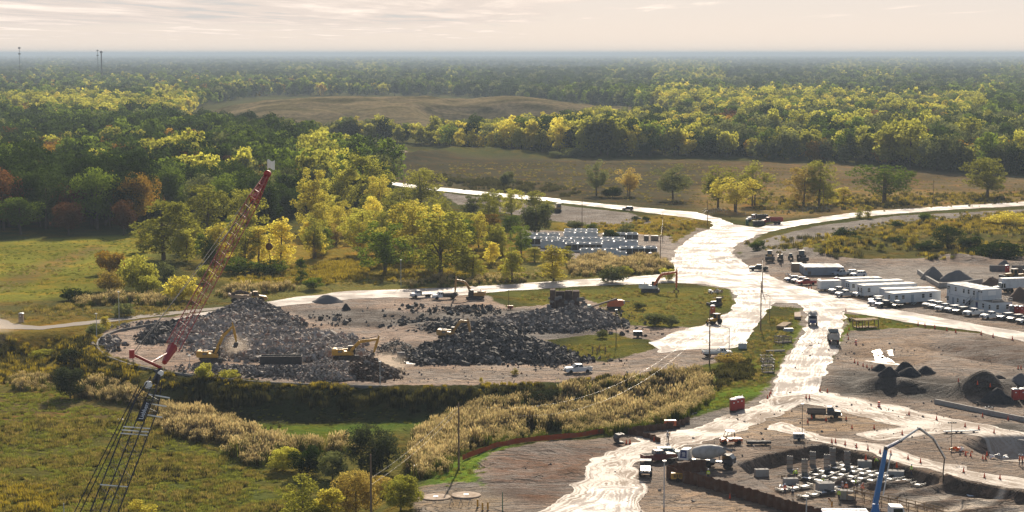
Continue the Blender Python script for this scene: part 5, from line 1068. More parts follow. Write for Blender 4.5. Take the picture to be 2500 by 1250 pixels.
def make_dump(label, loc, rz, cabp, boxp, L=8.2):
    t = thing('dump_truck', label, 'dump truck', loc, rz)
    MB().box(0, 0, .95, L, .9, .3).build('chassis', MT['darksteel'], t); x1 = L / 2
    MB().prism([(x1 - 1.7, .8), (x1 - 1.7, 1.9), (x1 - .1, 1.75), (x1 + .1, 1.3), (x1 + .1, .7)], -.95, .95, 0, .12).build('hood', MT[cabp], t)
    cabin(t, [(x1 - 3.1, 1.2), (x1 - 3.05, 2.85), (x1 - 1.9, 2.85), (x1 - 1.6, 1.2)], 1.05, .08, cabp, side_split=[.5])
    b = MB(); x0 = -x1 - .2; bl = L - 3.1; bx = x0 + bl / 2
    b.box(bx, 0, 1.35, bl, 2.3, .12); b.box(bx, -1.2, 2.1, bl, .08, 1.5); b.box(bx, 1.2, 2.1, bl, .08, 1.5); b.box(x0, 0, 2.05, .1, 2.36, 1.4, 0, 0, 1, 1); b.box(x0 + bl, 0, 2.3, .1, 2.4, 1.9)
    for k in range(6):
        for s in (-1, 1): b.box(x0 + .3 + k * (bl - .6) / 5, s * 1.27, 2.1, .12, .07, 1.45)
    for k in range(4): b.box(x0 - .06, -.9 + k * .6, 2.0, .06, .1, 1.3)
    b.build('dump_box', MT[boxp], t)
    h = MB()
    for k in range(16): h.box(bx + rnd.uniform(-.42, .42) * bl, rnd.uniform(-.8, .8), 1.9 + rnd.uniform(-.2, .3), 1.3, 1.0, .6, 0, rnd.uniform(0, 3), .5, .5)
    h.build('load', MT['soilload'], t); lights(t, x1 + .1, x0 - .04, .72, 1.05, 1.1)
    MB().tube((x1 - 3.2, .95, 1), (x1 - 3.2, .95, 3.3), .08).build('exhaust', MT['chrome'], t)
    for x in (x1 - .9, -x1 + 1.2, -x1 + 2.6):
        for s in (-1, 1): wheel(t, x, s * .98, .52, .46)
    return t
make_dump("grey dump truck seen from behind on the haul road", PG(2034, 838), R(84), 'grey', 'drum')
make_dump("red dump truck at the road fork", PG(1884, 548), R(187), 'red', 'red')
make_dump("white cab dump truck with a black box behind the dark skip at the fork", PG(1848, 541), R(190), 'white', 'black')
def make_tractor(label, loc, rz, p='amber', blade=True, s=1.0, tracks=False, nm='tractor', cat='tractor'):
    t = thing(nm, label, cat, loc, rz, scale=s)
    MB().prism([(-.6, .9), (-.6, 1.7), (1.7, 1.6), (2.0, 1.2), (2.0, .8)], -.55, .55, 0, .06).build('hood', MT[p], t)
    c = MB().prism([(-1.9, 1.1), (-1.85, 2.75), (-.6, 2.75), (-.4, 1.1)], -.75, .75, 0, .06).build('cab', MT[p], t)
    quad_panel(c, 'window', [(-.47, -.62, 1.6), (-.47, .62, 1.6), (-.60, .6, 2.65), (-.60, -.6, 2.65)], MT['glass'])
    for s_ in (-1, 1): quad_panel(c, 'window', [(-1.7, s_ * .745, 1.6), (-.6, s_ * .745, 1.6), (-.7, s_ * .70, 2.6), (-1.7, s_ * .70, 2.6)], MT['glass'])
    MB().box(-1.2, 0, 2.80, 1.6, 1.6, .1).build('roof', MT['roofwhite'], t)
    if blade: MB().prism([(2.6, .15), (2.85, .6), (2.75, 1.2), (2.6, 1.25), (2.55, .6)], -1.5, 1.5).build('blade', MT['darksteel'], t); MB().box(1.6, .9, .55, 2.2, .15, .2).box(1.6, -.9, .55, 2.2, .15, .2).build('push_arm', MT[p], t)
    if tracks:
        for s_ in (-1, 1): MB().prism([(-2.1, .5), (-1.7, 1.0), (1.3, 1.0), (1.7, .5), (1.2, 0), (-1.6, 0)], s_ * .95 - .27, s_ * .95 + .27).build('track', MT['track'], t)
    else:
        for s_ in (-1, 1): wheel(t, -1.3, s_ * 1.0, .8, .5, p); wheel(t, 1.4, s_ * .85, .55, .4, p)
    return t
make_tractor("orange bulldozer on bare soil below the left far road", PG(1355, 519), R(188), 'amber', True, 1.35, True, 'bulldozer', 'bulldozer')
make_tractor("yellow backhoe tractor, leftmost of the parked machines at the gravel arc", PG(1879, 635), R(264), 'amber', True, 1.05)
make_tractor("small dark loader, third of the parked machines at the gravel arc", PG(1931, 633), R(270), 'black', False, .65)
make_tractor("black tractor with a white cab roof, rightmost of the parked machines at the gravel arc", PG(1958, 637), R(270), 'black', True, 1.15)
make_tractor("yellow wheel loader behind the white box semi trailer", PG(2467, 682), R(200), 'amber', True, 1.1, False, 'wheel_loader', 'loader')
make_tractor("wheel loader at the right edge behind the white box semi trailer", PG(2497, 682), R(200), 'amber', True, 1.0, False, 'wheel_loader', 'loader')
make_tractor("small dozer standing on the dark dirt mound at the right road", PG(1747, 748), R(200), 'black', True, .8, True, 'compact_dozer', 'dozer')
make_tractor("yellow roller parked on the right of the wet road above the rusty pole", PG(1742, 793), R(220), 'yellow', False, .95, False, 'road_roller', 'roller')
def make_semi():
    t = thing('semi_trailer', "white box semi trailer at the right edge", 'trailer', PG(2489, 712), R(14))
    MB().box(0, 0, 2.55, 12.0, 2.5, 2.8).build('box_body', MT['white'], t); MB().box(0, 0, 1.05, 11.8, 1.0, .2).build('chassis', MT['darksteel'], t)
    for x in (3.6, 4.9):
        for s in (-1, 1): wheel(t, x, s * 1.0, .5, .45)
    t = thing('tractor_truck', "dark semi tractor coupled to the white box trailer", 'truck', PG(2448, 715), R(194))
    MB().box(0, 0, .95, 6.0, .9, .3).build('chassis', MT['darksteel'], t); MB().prism([(1.2, .8), (1.2, 1.9), (2.8, 1.7), (3.0, 1.1), (3.0, .7)], -.9, .9, 0, .1).build('hood', MT['white'], t)
    cabin(t, [(-.4, 1.2), (-.35, 2.9), (.9, 2.85), (1.3, 1.2)], 1.05, .08, 'white', side_split=[.5])
    for x in (2.0, -1.2, -2.4):
        for s in (-1, 1): wheel(t, x, s * .95, .52, .4)
make_semi()
def make_crusher():
    t = thing('mobile_screener', "orange red tracked screener with a raised conveyor at the ruin", 'screening machine', PG(1496, 756), R(8))
    MB().prism([(-1.5, .9), (-1.2, 2.1), (.8, 2.6), (2.6, 2.5), (2.8, 1.2), (2.0, .8)], -1.2, 1.2, 0, .1).build('body', MT['orange'], t)
    MB().prism([(-6.2, .5), (-6.0, .9), (1.0, 3.0), (1.3, 2.7)], -.55, .55).build('conveyor', MT['oldwood'], t)
    MB().box(2.7, 0, 1.9, .9, 1.6, .8).build('engine_box', MT['drum'], t); MB().box(-6.4, 0, .8, 1.5, 1.5, 1.0, 0, 0, .6, .6).build('hopper', MT['palegreen'], t); MB().path([(2.8, 0, 2.2), (4.6, 0, 2.0)], .12).build('discharge_pipe', MT['steel'], t)
    for s in (-1, 1): MB().prism([(-1.6, .45), (-1.2, .8), (1.8, .8), (2.2, .45), (1.7, 0), (-1.2, 0)], s * .95 - .25, s * .95 + .25).build('track', MT['track'], t)
make_crusher()
# ------------------------------------------------------------------ offices, containers, cooling units
def window(par, x, y, z, w, h, ax):
    """ax 'x': in a wall facing -Y; ax 'y': in a wall facing -X"""
    f = MB(); 
    if ax == 'x': f.box(x, y - .02, z, w + .16, .05, h + .16)
    else: f.box(x - .02, y, z, .05, w + .16, h + .16)
    o = f.build('window', MT['hatwhite'], par); p = MB()
    for q in (-.26, .26):
        if ax == 'x': p.box(x, y - .052, z + q * h, w, .02, h * .46)
        else: p.box(x - .052, y, z + q * h, .02, w, h * .46)
    p.build('pane', MT['glass'], o)
def door(par, x, y, z0, ax, mat='steelblue'):
    d = MB(); d.box(x, y - .03, z0 + 1.02, .95, .06, 2.04) if ax == 'x' else d.box(x - .03, y, z0 + 1.02, .06, .95, 2.04)
    o = d.build('door', MT[mat], par)
    (MB().box(x + .36, y - .09, z0 + 1.0, .12, .06, .05) if ax == 'x' else MB().box(x - .09, y + .36, z0 + 1.0, .06, .12, .05)).build('handle', MT['chrome'], o)
def stairs(par, x, y, z, ax='x', run=2.6, w=1.1, nm='stairs', mat='galv'):
    s = MB(); n = max(2, int(z / .19))
    for k in range(n):
        zz = z * (k + 1) / n; dx = run * (k + .5) / n
        if ax == 'x': s.box(x - run + dx, y - w / 2, zz, run / n, w, .04)
        else: s.box(x - w / 2, y - run + dx, zz, w, run / n, .04)
    for q in (0, 1):
        if ax == 'x': a, b = (x - run, y - w * q, 0), (x, y - w * q, z)
        else: a, b = (x - w * q, y - run, 0), (x - w * q, y, z)
        s.tube(a, b, .05, .05, 4); s.tube((a[0], a[1], a[2] + 1), (b[0], b[1], b[2] + 1), .03, .03, 4)
        for t in (0, .5, 1): s.tube((a[0] + (b[0] - a[0]) * t, a[1] + (b[1] - a[1]) * t, z * t), (a[0] + (b[0] - a[0]) * t, a[1] + (b[1] - a[1]) * t, z * t + 1), .025, .025, 4)
    s.build(nm, MT[mat], par)
def from_roof(p1, p2, z):
    a, b = P(*p1, z), P(*p2, z); d = b - a; return Vector((a[0], a[1], 0)), math.atan2(d[1], d[0]), float(np.hypot(*d))
def office(label, p1, p2, zr, W, wins=(), doors=(), wallm='panel', skirt=.5, endwins=(), nm='office_trailer', ac=True):
    o, h, L = from_roof(p1, p2, zr); t = thing(nm, label, 'office trailer', o, h)
    MB().box(L / 2, W / 2, (zr - .12 + skirt) / 2, L, W, zr - .12 - skirt).build('wall', MT[wallm], t)
    r = MB().box(L / 2, W / 2, zr - .06, L + .12, W + .12, .12).build('roof', MT['roofwhite'], t)
    g = MB(); n = int(L / 2.4)
    for k in range(1, n): g.box(k * L / n, W / 2, zr + .02, .08, W, .04)
    g.build('roof_seam', MT['roofwhite'], r)
    b = MB()
    for k in range(5): b.box(.4 + k * (L - .8) / 4, W / 2, skirt / 2 - .02, .35, W * .8, skirt)
    b.build('support', MT['darksteel'], t)
    for x in wins: window(t, x * L, 0, skirt + 1.55, .85, 1.1, 'x')
    for y in endwins: window(t, 0, y * W, skirt + 1.55, .8, 1.1, 'y')
    for x in doors: door(t, x * L, 0, skirt + .05, 'x'); stairs(t, x * L + .6, 0, skirt, 'x', 1.0, 1.1)
    if ac: MB().box(L - .0 + .25, W / 2, skirt + 1.4, .5, .9, 1.5).build('air_unit', MT['steel'], t)
    return t
office("grey office trailer at the back of the trailer cluster", (2055, 680.2), (2153, 677.5), 3.2, 3.4, (.5, .8), (), 'container', .5)
office("long white office trailer with two windows at its left end, behind the front long one", (2076, 687.5), (2206, 683.8), 3.3, 3.6, (.06,), (), 'panel', .5, (.3, .7))
office("long white office trailer, front one, with dark tall windows", (2108.5, 697), (2238.5, 691.5), 3.4, 4.0, (.10, .33, .66, .92), (), 'panel', .5, (.3, .7))
office("low white office trailer with roof vents behind the one with steps", (2160, 706), (2284, 702.5), 3.1, 3.6, (), (), 'panel', .4)
office("white office trailer with a door and steps left of the two storey office", (2183, 716.5), (2297, 709.2), 3.3, 4.2, (.05, .19, .62, .78), (.39,), 'panel', .6, (.5,))
def two_storey():
    o = P(2423, 739.5, 2.8); h = R(20); t = thing('site_office', "pale two storey site office of stacked cabins with outside stairs", 'office building', (o[0], o[1], 0), h)
    n = 9; mw = 2.44; D = 6.06
    for k in range(n):
        MB().box(D / 2, k * mw + mw / 2, 1.42, D, mw - .012, 2.72).build('cabin', MT['panel'], t)
        if k >= 2:
            MB().box(D / 2, k * mw + mw / 2, 4.24, D, mw - .012, 2.72).build('cabin', MT['panel'], t)
            r = MB().box(D / 2, k * mw + mw / 2, 5.66, D + .1, mw - .03, .12); r.box(D / 2, k * mw + .08, 5.76, D + .1, .14, .08); r.build('roof', MT['roofwhite'], t)
    MB().box(D / 2, mw, 2.86, D + .1, mw * 2 - .02, .12).build('roof_deck', MT['oldwood'], t)
    MB().box(-.03, n * mw / 2, 2.83, .05, n * mw, .10).build('floor_band', MT['steelblue'], t)
    for y in (21.3, 17.5, 13.6, 11.2, 8.7): window(t, 0, y, 4.5, .8, 1.15, 'y')
    for y in (21.3, 16.4, 13.4, 10.7, 4.2, 1.2): window(t, 0, y, 1.6, .8, 1.15, 'y')
    for y in (6.4, 5.2): MB().box(-.04, y, 5.1, .08, .7, .35).build('vent', MT['darksteel'], t)
    window(t, 1.6, 0, 1.6, .8, 1.15, 'x'); window(t, 4.6, 0, 1.6, .8, 1.15, 'x')
    door(t, 0, 18.7, .1, 'y'); door(t, 0, 7.3, .1, 'y', 'navy'); door(t, 0, 7.0, 2.9, 'y', 'steelblue')
    MB().box(-.7, 7.0, 2.82, 1.4, 2.6, .1).build('landing', MT['galv'], t); stairs(t, -.15, 12.6 - 4.3, 2.82, 'y', -4.3, 1.1, 'stairs', 'darksteel')
    s = MB().box(3.0, mw * 2 - .05, 4.7, 2.4, .06, 1.2).build('sign_board', MT['hatwhite'], t)
    r = MB(); pts = [(0, 0), (D, 0), (D, mw * 2), (0, mw * 2)]
    for a, b in zip(pts[:-1], pts[1:]):
        for zz in (3.4, 3.9): r.tube((*a, zz), (*b, zz), .03, .03, 4)
        for q in (0, .33, .66): r.tube((a[0] + (b[0] - a[0]) * q, a[1] + (b[1] - a[1]) * q, 2.9), (a[0] + (b[0] - a[0]) * q, a[1] + (b[1] - a[1]) * q, 3.9), .03, .03, 4)
    r.tube((0, 0, 2.9), (0, 0, 3.9), .03); r.build('railing', MT['galv'], t)
    MB().tube((-.1, 20.4, 3.2), (-.1, 20.4, 5.2), .05).tube((-.1, 20.4, 4.9), (-.4, 20.4, 4.9), .12).build('meter_pipe', MT['darksteel'], t)
two_storey()
def container(label, p1, L, W, h, mat, z=2.6, nm='shipping_container', cat='container'):
    a = P(*p1, 0.0); t = thing(nm, label, cat, (a[0], a[1], 0), h)
    b = MB(); b.box(L / 2, W / 2, z / 2, L - .1, W - .1, z - .1)
    for k in range(int(L / .3)): b.box(.2 + k * .3, -.0, z / 2, .14, .07, z - .35)
    b.build('shell', MT[mat], t); f = MB()
    for x in (0.05, L - .05):
        for y in (.05, W - .05): f.box(x, y, z / 2, .16, .16, z)
    f.box(L / 2, 0.02, z - .08, L, .12, .16); f.box(L / 2, W - .02, z - .08, L, .12, .16); f.build('frame', MT[mat], t)
    MB().box(L / 2, W / 2, z - .03, L - .1, W - .1, .06).build('roof', MT['roofwhite'], t)
    for y in (W * .27, W * .73): d = MB().box(-.04, y, z / 2, .06, W * .44, z - .35).build('door', MT[mat], t); MB().tube((-.1, y, .3), (-.1, y, z - .3), .03).build('lock_bar', MT['galv'], d)
    return t
CT = container("front grey blue shipping container with yellow marks by the gravel lot", (1963.5, 672.5), 12.2, 2.44, 0.0, 'container')
MB().box(.55, -.06, 1.9, .35, .03, .7).box(10.9, -.06, 1.9, .9, .03, .5).build('yellow_marking', MT['yellow'], CT); MB().box(1.6, -.09, .75, 1.0, .06, 1.0).build('crate_panel', MT['oldwood'], CT)
a = P(1963.5, 672.5)
for dy, lab in ((3.6, "middle grey shipping container behind the front one"), (7.4, "rear grey shipping container of the three in a row")):
    t = container(lab, (1963.5, 672.5), 12.2, 2.44, 0.0, 'container'); t.location = (a[0], a[1] + dy, 0)
container("tan crate stack left of the rear grey container", (1934, 662), 3.4, 3.0, 0.0, 'tan', 2.4, 'storage_crate', 'crate')
for k, (px, py, L, lab) in enumerate(((1590, 587, 2.6, "small tan equipment box right of the rear cooling units"), (1573, 587, 1.6, "small grey equipment box right of the rear cooling units"))):
    container(lab, (px, py), L, 1.8, 0.0, ('tan', 'oldwood')[k], 1.7, 'equipment_box', 'box')
def make_cooler(label, px, py, L=12.6, W=3.4, fans=3, side='dark', z=2.7):
    a = P(px, py); t = thing('cooling_unit', label, 'cooling unit', (a[0], a[1], 0), R(-1), "cooling units stored in rows")
    b = MB(); b.box(L / 2, W / 2, z - .12, L, W, .24); b.box(L / 2, W / 2, .22, L, W, .44); n = 6
    for k in range(n + 1):
        for y in (.06, W - .06): b.box(.06 + k * (L - .12) / n, y, z / 2, .12, .12, z)
    b.build('frame', MT['panel'], t)
    c = MB().box(L / 2, W / 2, (z - .25 + .46) / 2, L - .14, W - .16, z - .74 + .03)
    c.build('coil', MT['black' if side == 'dark' else 'panel'], t)
    for k in range(fans):
        for y in (W * .5,):
            x = L * (k + .5) / fans; r = min(W * .485, L / fans * .475)
            f = MB().lathe([(r, 0), (r * 1.02, .12), (r * .97, .25), (r * 1.02, .45), (r * .97, .47), (r * .93, .25), (r * .96, .05)], 20).build('fan_stack', MT['roofwhite'], t, True, (x, y, z + .0))
            g = MB().lathe([(.05, .1), (.28, .15), (.28, .3), (.05, .35)], 10)
            for q in range(5): g.box(math.cos(q * 1.257) * r * .5, math.sin(q * 1.257) * r * .5, .22, r * .85, .3, .04, 0, q * 1.257)
            g.build('fan', MT['steel'], f)
    return t
CU = [("front cooling unit with three tall pale fan stacks and pale side", 1437, 628, 12.8, 'pale', 1.5), ("cooling unit right behind the front pale one", 1416, 627.5, 12.6, 'pale', 2.4), ("cooling unit with black panels at the right end of the block", 1513, 624.5, 12.6, 'dark', 2.7), ("cooling unit with two visible black panels left of the front ones", 1381, 614, 12.6, 'dark', 2.7),
      ("cooling unit in the middle row left of the golden poplar", 1320, 606, 12.0, 'pale', 2.4), ("cooling unit in the middle row behind the black panelled end unit", 1470, 606, 12.6, 'pale', 2.3), ("cooling unit at the left end of the block behind a poplar", 1277, 600, 12.4, 'dark', 2.7), ("cooling unit of the third row left", 1366, 599, 12.4, 'pale', 2.4), ("cooling unit of the third row right", 1440, 600, 12.4, 'pale', 2.5),
      ("rear cooling unit with three tall stacks in the middle of the back row", 1376, 586, 12.4, 'pale', 2.6), ("rear cooling unit with black panels at the right of the back row", 1472, 589, 12.8, 'dark', 2.6), ("rear cooling unit at the left of the back row", 1283, 590, 12.4, 'pale', 2.6), ("low cooling unit behind the middle of the back row", 1378, 579, 12.4, 'pale', 2.6)]
for lab, px, py, L, sd, z in CU: make_cooler(lab, px, py, L, 3.9, 3, sd, z)

def make_toilet(label, loc, rz, p='red', group=None):
    t = thing('portable_toilet', label, 'portable toilet', loc, rz, group)
    MB().box(0, 0, 1.12, 1.12, 1.12, 2.05).build('cabin', MT[p], t); MB().box(0, 0, .05, 1.2, 1.2, .1).build('base', MT['black'], t)
    MB().prism([(-.62, 2.14), (-.6, 2.22), (-.3, 2.36), (.3, 2.36), (.6, 2.22), (.62, 2.14)], -.6, .6, 0, .05).build('roof', MT['hatwhite'], t)
    d = MB().box(0, -.575, 1.1, .8, .04, 1.85).build('door', MT[p], t); MB().box(.32, -.61, 1.1, .06, .04, .12).build('handle', MT['black'], d); MB().box(-.05, -.6, 1.6, .3, .012, .22).build('notice', MT['hatwhite'], d)
    MB().tube((.4, .4, 2.2), (.4, .4, 2.6), .06).build('vent_pipe', MT['hatwhite'], t); return t
make_toilet("red portable toilet, left of three beside the haul road", PG(1790, 1004), R(12), group="three red toilets by the haul road")
make_toilet("red portable toilet in the middle of three beside the haul road", PG(1800, 1001), R(12), group="three red toilets by the haul road"); make_toilet("red portable toilet, right of three beside the haul road", PG(1809, 998), R(12), group="three red toilets by the haul road")
make_toilet("red portable toilet, left of two at the right edge", PG(2478, 978), R(5)); make_toilet("red portable toilet, right of two at the right edge", PG(2496, 977), R(5)); make_toilet("red portable toilet alone beside the cooling units", PG(1587, 634), 0)
make_toilet("grey portable toilet at the right end of the site office", PG(2471, 767), R(10), 'grey'); make_toilet("red portable toilet right of the grey one by the office", PG(2482, 768), R(10)); make_toilet("red portable toilet at the right edge beside the office row", PG(2493, 769), R(10))
make_toilet("red portable toilet left of the white box trailer", PG(2001, 702), R(10)); make_toilet("red portable toilet right of the white box trailer", PG(2042, 697), R(10)); make_toilet("red portable toilet squeezed between two long office trailers", PG(2078, 711), R(10)); make_toilet("red portable toilet at the far concrete block bays", PG(2459, 666), 0)
make_toilet("tan portable toilet in the grass by the left path", PG(52, 787), 0, 'tan'); make_toilet("orange portable toilet behind the yellow roller", PG(1740, 768), 0, 'orange'); make_toilet("green portable toilet at the road fork", PG(1824, 549), 0, 'green')
def make_box_trailer():
    t = thing('enclosed_trailer', "white enclosed box trailer between two red toilets", 'trailer', PG(2003, 712), R(14))
    MB().box(3.2, 1.2, 1.75, 6.4, 2.4, 2.3).build('box_body', MT['white'], t); MB().box(3.2, 1.2, 2.95, 6.5, 2.5, .1).build('roof', MT['roofwhite'], t); MB().tube((-.1, 1.2, .6), (-1.3, 1.2, .5), .08).build('hitch', MT['darksteel'], t)
    for x in (2.6, 3.5): wheel(t, x, .15, .35, .25); wheel(t, x, 2.25, .35, .25)
make_box_trailer()
def skip(label, px, py, L, W, H, mat, rz=0.0, nm='waste_skip', z=None):
    t = thing(nm, label, 'skip', PG(px, py, z), rz); b = MB()
    b.box(L / 2, W / 2, .1, L, W, .2); b.box(L / 2, 0, H / 2, L, .12, H); b.box(L / 2, W, H / 2, L, .12, H); b.box(0, W / 2, H / 2, .12, W, H); b.box(L, W / 2, H / 2, .12, W, H); b.build('body', MT[mat], t)
    r = MB()
    for k in range(int(L / .8) + 1): r.box(k * L / int(L / .8), -.1, H / 2, .14, .1, H)
    r.box(L / 2, -.1, H - .08, L, .12, .16); r.build('rib', MT[mat], t)
skip("dark steel skip half buried in pale rubble", 636, 892, 9.0, 2.4, 1.9, 'darksteel', R(3)); skip("black roll off skip in front of the dump truck at the fork", 1841, 552, 4.0, 2.3, 2.0, 'black', R(6))
skip("small white box container on the grass verge beside the slender lamp post", 1803, 852, 1.8, 1.4, 1.3, 'galv', R(-8), 'white_bin')

# ------------------------------------------------------------------ poles, lamps, wires
def pole(label, px, top, bot, r=.16, mat='polewood', nm='utility_pole', cat='pole', arm=None, low=None):
    g = PG(px, bot) if low is None else PG(px, bot, low); s = FPX / (g.y * CP - (g.z - CAM_H) * SP); h = (bot - top) / s * 1.01
    t = thing(nm, label, cat, g, 0)
    MB().tube((0, 0, -.3), (0, 0, h), r, r * .62, 8).build('shaft', MT[mat], t)
    if nm == 'utility_pole':
        i = MB()
        for q in (h - .15, h - .9): i.tube((-.05, -r, q), (-.05, -r - .2, q), .05, .05, 6)
        i.build('insulator', MT['darksteel'], t)
    if arm:
        l = MB().tube((0, 0, h - .1), (arm, 0, h + .6), .05, .04, 5).build('lamp_arm', MT[mat], t); MB().box(arm, 0, h + .58, .7, .25, .14).build('lamp_head', MT['steel'], l)
    elif nm == 'lamp_post': MB().box(0, -.1, h + .05, .5, .6, .16).build('lamp_head', MT['lamp'], t)
    return t, Vector((g.x, g.y, g.z + h))
PT = {}
for k, a in {'bottom': ("tall wooden pole cut by the bottom edge among the shrubs", 906, 1108, 1262, .2), 'reed': ("tall wooden pole with a long shadow at the edge of the reeds", 1120, 984, 1147, .2), 'rusty': ("brown pole beside the white utility truck", 1732, 756, 890, .18), 'mid': ("tall pole at the left edge of the grass verge between two roads", 1857, 688, 806, .18),
             'mid2': ("tall pole standing behind the other one where the wet roads meet", 1861, 632, 715, .17), 'cool': ("pole beside the cooling units yard", 1612, 576, 648, .16), 'cool2': ("pole above the cooling units yard at the orange bank", 1618, 520, 583, .15), 'fork': ("pole at the outer bend of the road fork", 1727, 488, 546, .16), 'field': ("thin dark pole with a bushy foot in front of the left far road", 1421, 482, 566, .16), 'right': ("pole by the right far road", 2278, 440, 503, .17), 'fork2': ("pole under the tall tree pair at the right far road", 2010, 452, 506, .15)}.items():
    PT[k] = pole(*a, low=-.5 if k == 'bottom' else None)[1]
pole("thin light pole behind the ring road at the dense green cottonwood", 979, 636, 701, .10, 'galv', 'lamp_post', 'lamp post'); pole("lamp post on the slope beside the brown earth heap", 928, 884, 944, .09, 'galv', 'lamp_post', 'lamp post'); pole("lamp post at the foot of the wall near the left yellow excavator", 463, 868, 906, .07, 'galv', 'lamp_post', 'lamp post', low=0.0)
pole("lamp post by the round grey bush on the left path", 291, 714, 790, .10, 'galv', 'lamp_post', 'lamp post'); pole("lamp post at the left tip of the retaining wall", 236, 767, 826, .10, 'galv', 'lamp_post', 'lamp post'); pole("dark lamp post on the small grass patch", 1504, 758, 848, .10, 'darksteel', 'lamp_post', 'lamp post'); pole("white lamp post at the sheet pile corner", 1621, 1127, 1240, .12, 'galv', 'lamp_post', 'lamp post')
pole("slender lamp post with a curved arm above the white bin", 1780, 802, 876, .09, 'galv', 'lamp_post', 'lamp post', arm=-2.0); pole("thin lamp post on the verge in front of the two tall poles", 1879, 724, 788, .08, 'darksteel', 'lamp_post', 'lamp post', arm=-1.2); pole("white lamp post cut by the bottom edge in front of the pit", 1968, 1213, 1290, .12, 'galv', 'lamp_post', 'lamp post')
pole("short post with floodlight by the demolition yard trucks", 1242, 710, 756, .08, 'darksteel', 'lamp_post', 'lamp post'); pole("thin dark pole beside the generator above the pit", 1958, 988, 1074, .07, 'darksteel', 'lamp_post', 'lamp post'); pole("green marker post by the round concrete pads", 1227, 1202, 1250, .10, 'green', 'marker_post', 'post'); pole("lower thin post on the far left low field", 157, 1228, 1290, .12, 'galv', 'marker_post', 'post', low=-5.0)
def floodmast():
    t, top = pole("dark floodlight mast above the orange frame in the pit yard", 2322, 1034, 1110, .06, 'darksteel', 'floodlight_mast', 'floodlight'); h = top.z - t.location.z
    MB().tube((-.7, 0, h), (.7, 0, h), .04).build('cross_bar', MT['darksteel'], t)
    for x in (-.6, -.2, .25, .65): MB().box(x, -.1, h + .1, .28, .2, .22).build('floodlight', MT['black'], t)
floodmast()
def wire(label, a, b, sag=1.2, r=.012, nm='power_line', mat='steel', da=0.0):
    a = Vector(a) + Vector((0, 0, da)); b = Vector(b) + Vector((0, 0, da)); pts = [a.lerp(b, k / 12) - Vector((0, 0, sag * 4 * (k / 12) * (1 - k / 12))) for k in range(13)]
    tag(MB().path(pts, r, 4).build(nm, MT[mat]), label, 'wire')
wire("upper wire from the bottom pole to the pole at the reeds", PT['bottom'] - Vector((0, 0, 3.6)), PT['reed'] - Vector((0, 0, .4)), .7); wire("lower wire from the bottom pole to the pole at the reeds", PT['bottom'] - Vector((0, 0, 4.6)), PT['reed'] - Vector((0, 0, 1.2)), .8)
wire("upper wire from the reed pole over the reeds to the brown pole", PT['reed'] - Vector((0, 0, .4)), PT['rusty'] - Vector((0, 0, 2.6)), 6.5); wire("lower wire from the reed pole over the reeds to the brown pole", PT['reed'] - Vector((0, 0, .9)), PT['rusty'] - Vector((0, 0, 3.4)), 8.0)
wire("wire from the cooling yard pole to the pole at the fork", PT['cool2'] - Vector((0, 0, 3)), PT['fork'] - Vector((0, 0, 3)), 2.0); wire("second wire from the cooling yard pole to the fork pole", PT['cool2'] - Vector((0, 0, 4)), PT['fork'] - Vector((0, 0, 4)), 2.0)
wire("wire from the pole above the cooling yard down to the yard pole", PT['cool'] - Vector((0, 0, .5)), PT['cool2'] - Vector((0, 0, 2)), 1.0); wire("wire from the fork pole towards the tall pole pair", PT['mid2'] - Vector((0, 0, .4)), PT['mid'] - Vector((0, 0, .4)), .8)
def tower(label, px, top, D, w, nm='radio_tower'):
    a = Q(px, top, D); h = a.z; t = thing(nm, label, 'tower', (a.x, a.y, 0)); mb = MB()
    for s in ((-1, -1), (1, -1), (0, 1)): mb.tube((s[0] * w, s[1] * w, -1), (s[0] * w * .5, s[1] * w * .5, h), w * .22, w * .16, 4)
    n = 22
    for k in range(n):
        z0, z1 = h * k / n, h * (k + 1) / n; s = -1 if k % 2 else 1; mb.tube((-w * s, -w, z0), (w * s, -w, z1), w * .1, w * .1, 3)
    mb.build('mast', MT['darksteel'], t); a = MB()
    for z in (h * .97, h * .84): a.box(0, 0, z, w * 5, w * 2.5, h * .03)
    a.build('antenna', MT['darksteel'], t)
tower("tall lattice radio tower on the far left horizon", 47, 114, 3600, .8); tower("short thin mast right of the tall radio tower on the horizon", 238, 121, 4200, .8)
def water_tower():
    a = Q(247, 127, 4200); t = thing('water_tower', "tiny round water tower on the horizon beside the thin mast", 'water tower', (a.x, a.y, 0)); MB().tube((0, 0, -1), (0, 0, a.z - 2), 1.5, 1.2, 8).build('stem', MT['darksteel'], t); MB().lathe([(.3, -2.6), (2.5, -1.6), (3.3, 0), (2.5, 1.6), (.3, 2.6)], 12).build('tank', MT['darksteel'], t, True, (0, 0, a.z))
water_tower()

